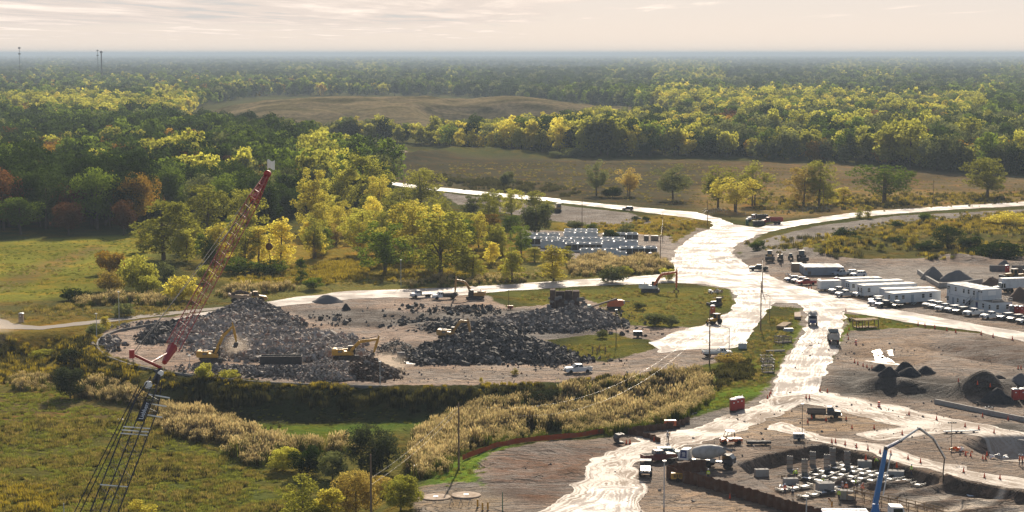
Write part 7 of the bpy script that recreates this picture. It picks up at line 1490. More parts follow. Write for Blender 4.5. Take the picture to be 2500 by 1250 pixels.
cones("orange cone, {} from the left beyond the pit at the lower dirt track", [c3(*p) for p in ((1885, 852), (2097, 907), (2255, 922))], "cones on the lower track")
cones("orange cone, {} from the left around the dump pickup", [c3(*p) for p in ((300, 352), (340, 312), (485, 332), (690, 318), (750, 408))], "cones around the dump pickup")
cones("orange cone, {} from the left along the upper dirt track", [c3(*p) for p in ((975, 408), (1260, 467), (1330, 268), (1610, 318), (1900, 388), (2078, 288), (2337, 322))], "cones along the upper track")
cones("orange cone, {} from the left in the cluster near the yellow cord", [c3(*p) for p in ((1905, 682), (1957, 692), (2080, 722), (2110, 724), (2122, 684), (2195, 452), (2040, 415))], "cones near the second pit")
cones("orange cone, {} from the left below the right wet road", [c6(*p) for p in ((1005, 315), (1075, 325), (1175, 345), (1297, 370), (1388, 390), (1647, 410), (1768, 435), (1965, 465))], "cones along the right wet road", s=.9)
cones("orange cone, {} from the left before the black gravel heaps", [c6(*p) for p in ((360, 692), (392, 712), (446, 732), (485, 744), (536, 754))], "cones before the black heaps")
cones("orange cone, {} from the left on the dark berm", [c6(*p) for p in ((1416, 892), (1610, 927), (1738, 962), (2022, 757), (2052, 757))], "cones on the berm")
cones("orange cone, {} from the left beside the grey dump truck", [c6(*p) for p in ((287, 412), (296, 457), (303, 362))], "cones beside the dump truck"); cones("orange cone, {} from the left at the haul road corners", [c6(*p) for p in ((270, 167), (83, 992), (8, 985))], "cones at the haul road corners")
cones("orange cone, {} from the left by the empty bucket at the reeds", [(1529, 1085), (1538, 1084), (1597, 1079)], "cones by the bucket"); cones("orange cone alone before the long sheet pile wall", [(1782, 1219)]); cones("orange cone, {} of two at the entry of the gravel lot", [(1974, 706), (1981, 706)], "cones at the gravel lot entry")
cones("orange cone, {} from the left where the haul road narrows", [(1879, 968), (1882, 962), (1874, 974), (1968, 973), (1976, 974)], "cones at the haul road narrows")
def conc_block(label, px, py, L, W, H, rz=0, z=None, mat='concrete'):
    t = thing('concrete_block', label, 'concrete block', PG(px, py, z), rz); MB().box(0, 0, H / 2, L, W, H, 0, 0, .98, .98).build('block', MT[mat], t); l = MB()
    for s in (-.25, .25): l.path([(L * s - .12, 0, H - .03), (L * s - .08, 0, H + .13), (L * s + .08, 0, H + .13), (L * s + .12, 0, H - .03)], .025, 4)
    l.build('lifting_loop', MT['rust'], t); return t
conc_block("grey concrete block left of the rebar columns", 1859, 1163, 2.3, 1.2, 1.2, R(8)); conc_block("concrete block in the demolition yard beside the scrap heap", 979, 877, 1.7, 1.5, 1.5, R(4), None, 'concretewet')
for k, (lab, px, py, L, W, H, rz) in enumerate((("concrete footing block under the left cone in the pit", 2111, 1142, 2.4, 1.6, 1.3, -10), ("concrete footing block under the right cone in the pit", 2188, 1166, 2.6, 1.6, 1.2, -14), ("long concrete footing block among the rebar mats", 2014, 1200, 2.6, 2.0, 1.5, 8), ("pale concrete block at the left of the rebar mats", 1930, 1182, 2.4, 1.2, 1.0, 5), ("concrete block by the walkway steps", 2068, 1218, 2.4, 1.4, 1.4, -20))): conc_block(lab, px, py, L, W, H, R(rz), -1.85)
for lab, x, y in (("orange cone standing on the left footing block", 890, 722), ("orange cone standing on the right footing block", 1205, 800)):
    g = PG(*c3(x, y), -.55); dup(CONE, g, .3, lab, "cones on footing blocks", None, .9)
def barrel(label, px, py):
    t = thing('traffic_barrel', label, 'traffic barrel', PG(px, py)); MB().lathe([(.36, 0), (.36, .08), (.28, .09), (.28, .4), (.25, .45), (.25, .75), (.22, .8), (.22, 1.05)], 14).build('barrel', MT['cone'], t); b = MB()
    for z, r in ((.2, .285), (.55, .257)): b.lathe([(r, z), (r, z + .15)], 14)
    b.build('reflective_band', MT['hatwhite'], t)
barrel("orange striped barrel left of the black gravel heaps", *c6(372, 505)); barrel("orange striped barrel on the dirt track above the dump pickup", *c6(607, 1142))
# people: one continuous body each, grown from a skeleton, clothing as parts
BODY = {}
def body_mesh(pose):
    """skeleton -> skin surface; standing, walking or bending"""
    V = []; E = []; Rr = []
    def v(p, r, par=None): V.append(p); Rr.append(r); (E.append((par, len(V) - 1)) if par is not None else None); return len(V) - 1
    bend = {'stand': 0, 'walk': .06, 'bend': .75, 'crouch': .5}[pose]; hip = .92 if pose != 'crouch' else .52; c, s = math.cos(bend), math.sin(bend)
    def up(d, y=0, f=0): return (s * d + c * f, y, hip + c * d - s * f)
    pel = v((0, 0, hip), .135); ch = v(up(.32), .145, pel); sh = v(up(.47), .13, ch); nk = v(up(.57), .055, sh); hd = v(up(.66, 0, .02), .085, nk); v(up(.78, 0, .02), .082, hd); nose = v(up(.665, 0, .115), .018, hd)
    for e in (-1, 1): v(up(.67, e * .092), .016, hd)
    for sd in (-1, 1):
        so = v(up(.45, sd * .19), .068, sh); f = {'stand': .06, 'walk': .18 * sd, 'bend': .15, 'crouch': .2}[pose]
        if pose in ('bend', 'crouch'): el = v((s * .45 + f, sd * .23, hip + c * .45 - .27), .048, so); wr = v((s * .45 + f + .1, sd * .18, hip + c * .45 - .50), .034, el); d = Vector((.2, 0, -1))
        else: el = v(up(.17, sd * .25, f * .5), .048, so); wr = v(up(-.06, sd * .25, f + .06), .034, el); d = Vector((.15, 0, -1))
        d.normalize(); w = Vector(V[wr]); pm = v(tuple(w + d * .07), .036, wr)
        for q, (off, ln) in enumerate(((-.03, .062), (-.01, .075), (.01, .07), (.03, .055))): a = v(tuple(w + d * .11 + Vector((off, 0, 0))), .011, pm); b = v(tuple(w + d * (.11 + ln * .5) + Vector((off, -sd * .008, 0))), .0095, a); v(tuple(w + d * (.11 + ln) + Vector((off * .9, -sd * .022, 0))), .008, b)
        a = v(tuple(w + d * .055 + Vector((.042, 0, 0))), .012, pm); v(tuple(w + d * .10 + Vector((.062, -sd * .01, 0))), .010, a)
        hp = v((0, sd * .095, hip - .06), .105, pel)
        if pose == 'crouch': kn = v((.36, sd * .16, .48), .072, hp); an = v((.10, sd * .14, .09), .05, kn)
        elif pose == 'walk': kn = v((.10 + .14 * sd, sd * .10, .50), .068, hp); an = v((.26 * sd - .03, sd * .10, .09), .048, kn)
        else: kn = v((.02, sd * .11, .50), .068, hp); an = v((-.02, sd * .13, .09), .048, kn)
        x, y, z = V[an]; v((x + .09, y, .045), .044, an); v((x + .19, y, .035), .034, len(V) - 1)
    me = bpy.data.meshes.new("body_" + pose); me.from_pydata(V, E, []); o = bpy.data.objects.new("body_grow", me); COL.objects.link(o); md = o.modifiers.new("skin", 'SKIN'); md.use_smooth_shade = True
    for i, sv in enumerate(me.skin_vertices[0].data): sv.radius = (Rr[i],) * 2; sv.use_root = (i == 0)
    o.modifiers.new("sub", 'SUBSURF').levels = 1; dg = bpy.context.evaluated_depsgraph_get(); m2 = bpy.data.meshes.new_from_object(o.evaluated_get(dg)); bpy.data.objects.remove(o)
    m2.materials.clear()
    for k in ('skin', 'jeans', 'boot', 'vest'): m2.materials.append(MT[k])
    hz = hip + c * .58; wrists = [Vector(V[i]) for i, r in enumerate(Rr) if r == .036]
    for p in m2.polygons:
        q = p.center; near = min((q - w_).length for w_ in wrists) < .16
        p.material_index = 0 if near or (q.z > hz and q.x > s * .5 - .2) else (2 if q.z < .13 else (1 if q.z < hip + .02 and not (pose in ('bend', 'crouch') and q.x > s * .3 + .1) else 3))
    return m2, up, hip, s, c
def person(label, px, py, pose, rz, vest='vest', hat='hatwhite', legs='jeans', z=None, s=1.0):
    if pose not in BODY: BODY[pose] = body_mesh(pose)
    me, up, hip, s_, c_ = BODY[pose]; t = thing('person', label, 'person', PG(px, py, z), R(rz), None, s)
    b = bpy.data.objects.new("body", me); COL.objects.link(b); b.parent = t
    for i, m_ in ((1, legs), (3, vest)): b.material_slots[i].link = 'OBJECT'; b.material_slots[i].material = MT[m_]
    M_ = Matrix.Translation((0, 0, hip)) @ Matrix.Rotation(math.atan2(s_, c_), 4, 'Y')
    h = MB(); h.T = M_; h.lathe([(.155, .735), (.15, .75), (.118, .76), (.112, .82), (.07, .875), (.01, .885)], 14, 0, (.02, 0, 0)); h.box(.15, 0, .745, .10, .15, .015); h.build('hard_hat', MT[hat], t, True)
    w = MB(); w.T = M_
    for zz in (.16, .30): w.lathe([(.178, zz), (.178, zz + .05)], 14)
    w.build('reflective_band', MT['lamp'], t)
    f = MB(); f.T = M_
    for e in (-1, 1): f.box(.105, e * .033, .685, .012, .022, .012)
    f.box(.10, 0, .62, .012, .05, .01); f.build('eyes_and_mouth', MT['boot'], t)
for a in (("worker in a lime vest and white hard hat below the pit bank", 2225, 1166, 'stand', 200), ("worker in a lime vest with a white hard hat beside the rebar hoops", 2089, 1195, 'walk', 180), ("worker in an orange shirt at the top of the walkway", 2066, 1206, 'stand', 250, 'vestorange'), ("worker in grey beside the one in orange on the walkway top", 2056, 1204, 'stand', 300, 'grey'),
          ("worker in a lime vest at the foot of the walkway", 2048, 1224, 'stand', 230), ("worker in a lime vest among the rebar columns on the left", 1939, 1169, 'bend', 10), ("second worker in a lime vest bending beside the left rebar columns", 1944, 1171, 'bend', 150), ("worker crouching on the rebar mats behind the concrete footing block", 2012, 1184, 'crouch', 200),
          ("worker in lime and orange behind the blue pump boom", 2143, 1143, 'bend', 160, 'vest', 'cone'), ("worker in orange crouching over the rebar right of the walkway top", 2102, 1201, 'crouch', 20, 'vestorange', 'cone'), ("worker in yellow trousers bending by the pump truck", 2031, 1241, 'bend', 200, 'yellow', 'maroon', 'yellow'), ("small worker in orange left of the rebar mats", 1916, 1210, 'stand', 80, 'vestorange'), ("worker in dark clothes by the left rebar mats", 1935, 1216, 'walk', 260, 'grey', 'cone'),
          ("left worker of two in orange at the second pit", 2489, 1137, 'stand', 170, 'vestorange'), ("right worker of two in orange at the second pit", 2496, 1138, 'stand', 200, 'vestorange'), ("worker in dark clothes surveying on the haul road", 1630, 1080, 'stand', 100, 'grey', 'hatwhite', 'jeans'), ("worker in a lime vest standing behind the long sheet pile wall", 1729, 1174, 'stand', 90)):
    person(*a, s=1.06)
def tripod():
    t = thing('survey_tripod', "survey instrument on a tripod beside the worker on the haul road", 'tripod', PG(1635, 1080)); m = MB()
    for k in range(3): m.tube((0, 0, 1.4), (math.cos(k * 2.1) * .5, math.sin(k * 2.1) * .5, 0), .03, .03, 4)
    m.build('legs', MT['timber'], t); MB().box(0, 0, 1.55, .2, .2, .3).build('instrument', MT['yellow'], t)
tripod()
# rebar
def rebar_column(label, px, py, n=8, h=3.0):
    t = thing('rebar_column', label, 'rebar column', PG(px, py, -1.9), R(-15), "curved rebar columns in the pit"); b = MB()
    for k in range(n):
        for r_ in (0, 1):
            x = (k - n / 2 + .5) * .13; y = r_ * .35; b.path([(x, y, h), (x, y, 1.0), (x + .08, y - .1, .55), (x + .35, y - .3, .25), (x + 1.0, y - .6, .12)], .042, 4)
    b.build('bars', MT['steel'], t); q = MB()
    for zz in (.9, 1.6, 2.3): q.box(0, .17, zz, n * .13 + .1, .45, .04)
    q.build('tie', MT['rust'], t)
for lab, x, y in (("curved rebar column at the far left of the group", 115, 862), ("curved rebar column, second from the left, leaning lowest", 265, 902), ("curved rebar column, third from the left, behind the second", 348, 822), ("curved rebar column, fourth from the left, in front", 492, 852), ("curved rebar column, fifth from the left and rearmost", 550, 782), ("curved rebar column at the right end of the group", 698, 815)): rebar_column(lab, *c3(x, y), h=3.1 if x > 120 else 3.0)
def rebar_mat(label, p1, p2, W, group="rebar mats on the pit floor"):
    a = PG(*p1, -1.85); b = PG(*p2, -1.85); d = b - a; L = d.length; t = thing('rebar_mat', label, 'rebar mat', a, math.atan2(d.y, d.x), group)
    n = int(L / 1.9)
    for k in range(n): MB().box(L * (k + .5) / n, W / 2, .36, L / n - .85, W * .5, .03, 0, 0, 1, 1, rnd.uniform(-.03, .03)).build('plastic_sheet', MT['plastic'], t)
    m = MB()
    for k in range(5): y = W * k / 4; m.tube((0, y, .32), (L, y, .32), .05, .05, 4); m.tube((0, y, .16), (L, y, .16), .05, .05, 4)
    m.build('long_bars', MT['darksteel'], t)
    for k in range(n + 1):
        x = L * k / n; m = MB()
        for q in range(7): m.tube((x, W * q / 6, 0), (x, W * q / 6, .62), .045, .045, 4)
        m.tube((x, 0, .6), (x, W, .6), .06, .06, 4); m.tube((x, 0, .4), (x, W, .4), .05, .05, 4)
        m.build('support_frame', MT['black'], t)
for lab, p1, p2, W in (("rear rebar mat running right from the curved columns", (2040, 1139), (2215, 1181), 1.6), ("second rebar mat from the back", (2022, 1146), (2246, 1192), 1.6), ("third rebar mat from the back", (1990, 1154), (2180, 1190), 1.5), ("fourth rebar mat from the back", (1975, 1162), (2090, 1184), 1.4), ("rebar mat in front of the left concrete block", (1908, 1204), (1985, 1191), 1.5), ("front rebar mat right of the left lamp post", (1962, 1220), (2050, 1203), 1.5), ("rebar mat at the left foot of the columns", (1948, 1170), (2010, 1182), 1.4), ("rebar mat near the right end of the pit", (2330, 1198), (2440, 1212), 1.6)): rebar_mat(lab, p1, p2, W)
def hoops(label, px, py):
    t = thing('rebar_hoops', label, 'rebar hoops', PG(px, py, -1.9)); m = MB()
    for k in range(6):
        r = .6 + k * .32; m.path([(math.cos(a) * r * 1.2, math.sin(a) * r, .25) for a in [R(-70 + q * 14) for q in range(13)]], .035, 4)
    m.build('hoop', MT['darksteel'], t); MB().box(.9, 0, .05, 2.4, 3.6, .04).build('plastic_sheet', MT['plastic'], t)
for lab, px, py in (("nested curved rebar hoops left of the brown heap in the pit", 2022, 1184), ("nested curved rebar hoops under the pump boom", 2104, 1189), ("nested curved rebar hoops at the right end of the pit", 2362, 1206)): hoops(lab, px, py)
def walkway():
    a = P(2068, 1207, -.6); b = P(2300, 1262, -.6); d = b - a; L = float(np.hypot(*d)); t = thing('timber_walkway', "long timber walkway with railings down along the pit", 'walkway', (a[0], a[1], -.7), math.atan2(d[1], d[0])); W = 1.5
    f = MB()
    for k in range(int(L / .3)): f.box(.15 + k * .3, W / 2, 0, .27, W, .06)
    f.build('deck', MT['timber'], t)
    for y in (0, W):
        r = MB()
        for z in (.5, 1.05): r.box(L / 2, y, z, L, .06, .1)
        for k in range(int(L / 1.8) + 1): r.box(k * 1.8, y, .2, .09, .09, 1.9)
        r.build('railing', MT['timber'], t)
walkway()
# heaps, sheets and stones of the pit
for a in (("brown earth heap on the rebar mats", 2062, 1190, 60, 22, 'browngravel', .7, 'earth_heap', 'heap', -2.0),): heap(*a)
rubble("loose stones and lumps on the dirt of the building site", [(1950, 1010, 20, 10, .05), (2200, 1070, 25, 12, .05), (2300, 1000, 22, 8, .05), (1700, 1020, 12, 8, .05), (1850, 1090, 16, 8, .05), (1300, 1150, 12, 10, .05), (2200, 880, 26, 18, .05), (2080, 970, 12, 8, .1), (1650, 1230, 10, 8, .05), (2060, 850, 12, 14, .05), (2350, 720, 30, 14, .05)], 2600, .10, .42, M_MID, 21, core=False)
# small machines, stacks and boxes
def generator(label, px, py, p, s=1.0, rz=0.0):
    t = thing('generator', label, 'generator', PG(px, py), rz, None, s); MB().box(0, 0, .95, 2.2, 1.2, 1.0, 0, 0, .96, .94).build('housing', MT[p], t); MB().box(0, 0, .42, 2.0, 1.0, .16).build('chassis', MT['darksteel'], t); g = MB()
    for k in range(5): g.box(-.6 + k * .28, -.61, 1.0, .16, .03, .6)
    g.build('grille', MT['black'], t)
    for y in (-.6, .6): wheel(t, 0, y, .33, .2)
    MB().tube((1.1, 0, .45), (2.1, 0, .4), .05).build('tow_bar', MT['darksteel'], t)
generator("orange generator trailer at the low sheet pile wall by the reeds", 1636, 1046, 'orange'); generator("yellow generator before the sheet pile corner", 1654, 1176, 'yellow', .95); generator("dark generator box beside the thin dark pole above the pit", 1950, 1077, 'grey', .9); generator("small dark compressor on the tan track by the small grass patch", 1557, 824, 'black', 1.0); generator("orange concrete saw beside the floodlight post in the demolition yard", 1246, 756, 'orange', .7)
def lumber(label, px, py, L, n, rows, r, rz, mat, square=False, z=None):
    t = thing('timber_stack' if square else 'pipe_stack', label, 'stack', PG(px, py, z), rz)
    for q in range(2): MB().box(L * (-.3 + .6 * q), 0, .1, .15, n * r * 2, .2).build('bearer', MT['oldwood'], t)
    for j in range(rows):
        for k in range(n):
            y = (k - n / 2 + .5) * r * 2; z_ = .2 + r + j * r * 2; m = MB(); (m.box(rnd.uniform(-.1, .1), y, z_, L, r * 1.86, r * 1.86) if square else m.tube((-L / 2, y, z_), (L / 2, y, z_), r, r, 8)).build('beam' if square else 'pipe', MT[mat], t)
lumber("stack of long tan beams on the grass verge, front one", 1914, 800, 8.0, 7, 2, .16, R(70), 'timber', True); lumber("stack of long rusty beams on the grass verge, upper one", 1947, 776, 9.0, 5, 2, .16, R(82), 'tan', True); lumber("stack of dark pipes above the pit", 1852, 1087, 4.2, 5, 2, .12, R(4), 'darksteel'); lumber("bundle of grey pipes at the second pit, left of two", 2323, 1058, 3.0, 4, 1, .09, R(8), 'galv'); lumber("bundle of grey pipes at the second pit, right of two", 2362, 1057, 4.0, 4, 1, .09, R(12), 'galv')
lumber("two grey beams lying on the verge above the black crates", 1893, 862, 4.5, 2, 1, .2, R(12), 'concretewet', True); lumber("grey beams beside the front beam stack", 1925, 812, 2.2, 3, 2, .2, R(10), 'steelblue', True)
def crate(label, px, py, rz, s=1.0, mat='darksteel'):
    t = thing('open_crate', label, 'crate', PG(px, py), rz, None, s); f = MB()
    for z in (.1, .75, 1.4):
        for y in (-.9, .9): f.box(0, y, z, 2.6, .1, .14)
        for x in (-1.25, 1.25): f.box(x, 0, z, .1, 1.8, .14)
    for x in (-1.25, 0, 1.25):
        for y in (-.9, .9): f.box(x, y, .75, .1, .1, 1.5)
    f.build('frame', MT[mat], t); MB().box(0, 0, .2, 2.5, 1.7, .1).build('floor', MT['oldwood'], t)
crate("black open crate, rearmost of three on the verge by the haul road", 1871, 884, R(5)); crate("black open crate, middle one of three on the verge by the haul road", 1876, 894, R(3)); crate("black open crate, front one of three on the verge by the haul road", 1874, 911, R(4)); crate("pile of old wooden pallets on the verge", 1908, 838, R(20), 1.1, 'oldwood'); crate("old wooden pallet crate right of the pallet pile", 1921, 836, R(-10), .9, 'oldwood')
def platform():
    t = thing('timber_shelter', "flat timber roof shelter on posts on the small grass triangle", 'shelter', PG(2112, 800), R(8))
    MB().box(-.8, 0, 2.0, 4.2, 3.6, .14).box(1.9, .5, 2.05, 2.4, 3.0, .14).build('roof', MT['timber'], t); MB().box(0, -.2, .12, 5.4, 2.6, .16).build('floor', MT['timber'], t)
    for x in (-2.7, -1.2, .4, 2.9):
        for y in (-1.5, 1.5): MB().box(x, y, 1.0, .2, .2, 2.0).build('post', MT['polewood'], t)
platform()
def junk(label, px, py, n, mats, s, seed, nm='scrap_pile', cat='scrap', z=None):
    g = random.Random(seed); t = thing(nm, label, cat, PG(px, py, z))
    for m_ in mats:
        b = MB()
        for k in range(n): b.box(g.uniform(-s, s), g.uniform(-s, s) * .8, g.uniform(.1, s * .55), g.uniform(.3, 1) * s * .7, g.uniform(.2, .7) * s * .5, g.uniform(.15, .6) * s * .5, 0, g.uniform(0, 3), g.uniform(.5, 1), g.uniform(.5, 1), g.uniform(-.6, .6))
        b.build('machine_piece' if m_ != 'hatwhite' else 'white_piece', MT[m_], t)
junk("dark machinery pile behind the timber shelter", 2085, 785, 14, ('darksteel', 'rust'), 1.3, 1); junk("white and orange bags heap on the grass by the wet road", 1748, 716, 12, ('tan', 'hatwhite'), 1.9, 2, 'bag_heap', 'heap'); junk("second heap of tan bags nearer on the grass", 1751, 732, 9, ('tan',), 1.6, 3, 'bag_heap', 'heap'); junk("orange and white scrap by the two red toilets", 2448, 983, 8, ('cone', 'hatwhite'), 1.0, 4)
junk("dark tyre and steel heap beside the foundation wall", 2383, 990, 9, ('darksteel',), 1.0, 5); junk("dark rubble heap on the grass edge left of the pickup", 1432, 884, 9, ('concretewet', 'darksteel'), 1.1, 6); junk("black white scrap near the foundation wall", 2414, 998, 6, ('darksteel', 'hatwhite'), .7, 7); junk("dark scrap frame heap at the back of the demolition yard", 1005, 752, 10, ('darksteel',), 1.3, 8); junk("rusty rebar and scrap heap at the back of the demolition yard", 1128, 760, 12, ('rust', 'darksteel'), 1.7, 9)
junk("blue grey skid of parts beside the front beam stack", 1905, 826, 7, ('steelblue',), .8, 10); junk("yellow and orange work frame at the foot of the floodlight mast", 2336, 1102, 10, ('yellow', 'vestorange', 'hatwhite'), 1.1, 11); junk("wooden pieces left of the containers", 1925, 672, 7, ('oldwood', 'hatwhite'), 1.0, 12); junk("white litter sheet on the dark slope below the yard", 1122, 955, 3, ('hatwhite',), .8, 13, 'litter', 'litter', -2.0)
junk("orange barrels and forms at the second pit", 2362, 1108, 6, ('vestorange',), .8, 14); junk("blue and white boxes at the left rebar mats", 1911, 1190, 6, ('pumpBlue', 'hatwhite'), .7, 15, 'box_heap', 'boxes', -2.0); junk("brown wooden forms at the far left rebar column", 1912, 1166, 6, ('timber',), .8, 16, 'form_heap', 'forms', -2.0); junk("white pipes beside the second pit", 2440, 1122, 5, ('hatwhite', 'steel'), 1.3, 17); junk("dark stone lump on the slope edge left", 1042, 930, 3, ('concretewet',), .8, 18); junk("dark stone lump on the slope edge right", 1062, 929, 3, ('concretewet',), .7, 19); junk("fallen white branch litter in the left low field", 290, 1028, 4, ('hatwhite',), .8, 20, 'litter', 'litter', -5.0)
def lone_bucket():
    t = thing('excavator_bucket', "empty excavator bucket lying near the reeds", 'bucket', PG(1512, 1082), R(200)); MB().prism([(.7, .2), (.9, .9), (.5, 1.5), (-.2, 1.6), (-.6, 1.4), (-.1, 1.25), (.35, .9), (.3, .3), (-.7, .15), (-.7, .05), (.4, 0)], -.8, .8).build('shell', MT['darksteel'], t); q = MB()
    for k in range(5): q.box(-.55, -.6 + k * .3, 1.55, .3, .1, .1)
    q.build('tooth', MT['steel'], t)
lone_bucket()
def pads():
    for lab, px, py in (("round concrete pad, left of two at the bottom edge", 1064, 1216), ("round concrete pad, right of two at the bottom edge", 1138, 1211)):
        t = thing('concrete_pad', lab, 'pad', PG(px, py)); MB().lathe([(2.3, -.2), (2.3, .1), (2.2, .15), (.02, .15)], 26).build('slab', MT['tan'], t); MB().lathe([(.4, .14), (.4, .2), (.01, .2)], 14).build('hatch', MT['steel'], t)
    t = thing('work_trestle', "metal trestle frame between the two round pads", 'trestle', PG(1125, 1236)); f = MB()
    for x in (-1.4, 0, 1.4):
        f.tube((x - .3, -.4, 0), (x, 0, 1.0), .04); f.tube((x + .3, .4, 0), (x, 0, 1.0), .04)
    f.tube((-1.6, 0, 1.0), (1.6, 0, 1.0), .05); f.build('frame', MT['steel'], t)
    for k, (px, py) in enumerate(((1166, 1240), (1178, 1248), (1191, 1247))): t = thing('bollard', ["left", "middle", "right"][k] + " one of three tan posts by the round pads", 'bollard', PG(px, py), 0, "tan posts by the pads"); MB().lathe([(.14, 0), (.14, 1.15), (.12, 1.22), (.01, 1.26)], 12).build('post', MT['yellow'], t); MB().lathe([(.22, 0), (.22, .06)], 12).build('foot', MT['concrete'], t)
    lumber("stack of rusty plates at the bottom edge below the round pads", 1130, 1262, 4, 5, 1, .12, R(12), 'rust', True); t = thing('utility_box', "pale flat box in the grass at the reeds", 'box', PG(1023, 1150, -3.0)); MB().box(0, 0, .5, 1.6, 1.2, .9).build('cabinet', MT['panel'], t); MB().box(0, 0, 1.0, 1.75, 1.35, .1).build('lid', MT['roofwhite'], t)
    for k, (px, py) in enumerate(((1447, 862), (1458, 865), (1463, 860), (1478, 862))): t = thing('fence_post', ["first", "second", "third", "fourth"][k] + " dark post from the left in the small grass patch", 'post', PG(px, py), 0, "dark posts in the grass patch"); MB().box(0, 0, .7, .22, .22, 1.4, 0, .3, .9, .9).build('post', MT['polewood'], t)
pads()
def field_fence():
    t = thing('wire_fence', "thin wire fence with gate along the road fork", 'fence', (0, 0, 0)); pts = [PG(1733, 524), PG(1755, 517), PG(1775, 523), PG(1800, 524), PG(1860, 526), PG(1960, 520), PG(2030, 512)]; m = MB()
    for a, b in zip(pts[:-1], pts[1:]):
        n = max(1, int((b - a).length / 3.5))
        for k in range(n): p = a.lerp(b, k / n); m.tube(p, p + Vector((0, 0, 1.9)), .05, .05, 4)
    m.build('posts', MT['galv'], t); w = MB()
    for z in (.6, 1.2, 1.85): w.path([p + Vector((0, 0, z)) for p in pts], .02, 3)
    w.build('wires', MT['galv'], t)
field_fence()

# ------------------------------------------------------------------ crane and concrete pump
def lattice(pa, pb, wa, wb, n, rc_, rd, turn=0.0):
    pa = Vector(pa); pb = Vector(pb); d = (pb - pa).normalized(); s = Vector((d.y, -d.x, 0)).normalized(); s = Matrix.Rotation(turn, 3, d) @ s; u = s.cross(d).normalized()
    def c(t, i, w): p = pa.lerp(pb, t); a, b = ((-1, -1), (1, -1), (1, 1), (-1, 1))[i]; return p + s * a * w / 2 + u * b * w / 2
    ch = MB(); br = MB()
    for i in range(4): ch.tube(c(0, i, wa), c(1, i, wb), rc_, rc_, 6)
    for k in range(n):
        t0, t1 = k / n, (k + 1) / n; w0, w1 = wa + (wb - wa) * t0, wa + (wb - wa) * t1
        for i in range(4):
            j = (i + 1) % 4; a, b = (c(t0, i, w0), c(t1, j, w1)) if k % 2 else (c(t0, j, w0), c(t1, i, w1)); br.tube(a, b, rd, rd, 4)
            if k % 2 == 0: br.tube(c(t0, i, w0), c(t0, j, w0), rd, rd, 4)
    return ch, br
def crane():
    J = Q(392, 902, 190); B0 = Q(286, 1170, 179.0); dirv = (J - B0); base = B0 + dirv * ((2.0 - B0.z) / dirv.z)
    t = thing('lattice_crane', "tall lattice crane with black main boom and red luffing jib", 'crane', (base.x, base.y, LOWZ + .1)); inv = Vector(t.location)
    def L(v): return Vector(v) - inv
    top = B0 + dirv * 1.0
    low = B0 + dirv * .66
    ch, br = lattice(L(base), L(low), 1.8, 1.7, 40, .065, .02); c = ch.build('main_boom', MT['craneBlack'], t); br.build('bracing', MT['darksteel'], c)
    ch, br = lattice(L(low), L(B0 + dirv * .90), 1.7, .9, 5, .065, .03); c = ch.build('boom_head', MT['craneBlack'], t); br.build('bracing', MT['craneBlack'], c)
    h = MB(); a = L(B0 + dirv * .88); b = L(J); h.tube(a, b, .36, .28, 6); h.build('head_section', MT['craneBlack'], t)
    for k, f in enumerate((.86, .97)): q = L(B0 + dirv * f) + Vector((-.55 + .75 * k, -.4, 0)); MB().lathe([(.38 - .1 * k, -.12), (.38 - .1 * k, .12)], 20, 0, (0, 0, 0), 'Y').build('sheave', MT['hatwhite'], t, False, q)
    p = MB()
    for f in (.60, .70, .78): q = L(B0 + dirv * f); p.tube(q + Vector((-.1, -.9, 0)), q + Vector((1.9, -.9, -.35)), .07, .07, 5)
    for f in (-.03, .42, .45, .48): q = L(B0 + dirv * f); p.tube(q + Vector((-1.2, -1.25, .1)), q + Vector((1.3, -1.25, -.1)), .06, .06, 5)
    p.build('white_rail', MT['hatwhite'], t)
    # name board along the boom
    bd = MB(); d = dirv.normalized(); q0, q1 = L(B0 + dirv * .44), L(B0 + dirv * .62); s = Vector((1, 0, 0)); s = (s - d * s.dot(d)).normalized(); n = s.cross(d).normalized(); n = -n if n.y > 0 else n
    c0 = (q0 + q1) / 2 + s * .42 + n * 1.25; hl = (q1 - q0).length / 2
    bd.add([c0 + d * a * hl + s * b * .34 + n * e for e in (0, -.05) for a, b in ((-1, -1), (1, -1), (1, 1), (-1, 1))], [(0, 1, 2, 3), (7, 6, 5, 4), (0, 4, 5, 1), (1, 5, 6, 2), (2, 6, 7, 3), (3, 7, 4, 0)]); bo = bd.build('name_board', MT['craneBlack'], t)
    tx = sign_text(bo, ["Liebherr"], (0, 0, 0), .62, MT['hatwhite']); tx.matrix_local = Matrix.Translation(c0 + n * .06 - s * .28) @ Matrix((d, -s if False else s, n)).transposed().to_4x4()
    if Matrix((d, s, n)).determinant() < 0: tx.matrix_local = Matrix.Translation(c0 + n * .06 + s * .28) @ Matrix((d, -s, n)).transposed().to_4x4()
    # red luffing jib
    T = Q(652, 428, 226.0); dj = (T - J); a = L(J + dj * .03); m1 = L(J + dj * .10); m2 = L(J + dj * .86); e = L(T)
    h = MB(); h.tube(a, m1, .25, .5, 6); h.build('jib_foot', MT['craneRed'], t)
    ch, br = lattice(m1, m2, 1.05, .95, 30, .05, .016); c = ch.build('jib', MT['craneRed'], t); br.build('bracing', MT['craneRed'], c)
    ch, br = lattice(m2, e, .9, .35, 7, .07, .05); c = ch.build('jib_head', MT['craneRed'], t); br.build('bracing', MT['craneRed'], c); pn = MB()
    for f0, f1 in ((.02, .5), (.52, .95)): pn.tube(m2.lerp(e, f0), m2.lerp(e, f1), .36 - .16 * f0, .36 - .16 * f1, 4)
    pn.build('plate', MT['craneRed'], c); MB().lathe([(.42, -.25), (.42, .25)], 16, 0, (0, 0, 0), 'Y').build('tip_sheave', MT['craneRed'], t, False, e + Vector((.05, 0, .15)))
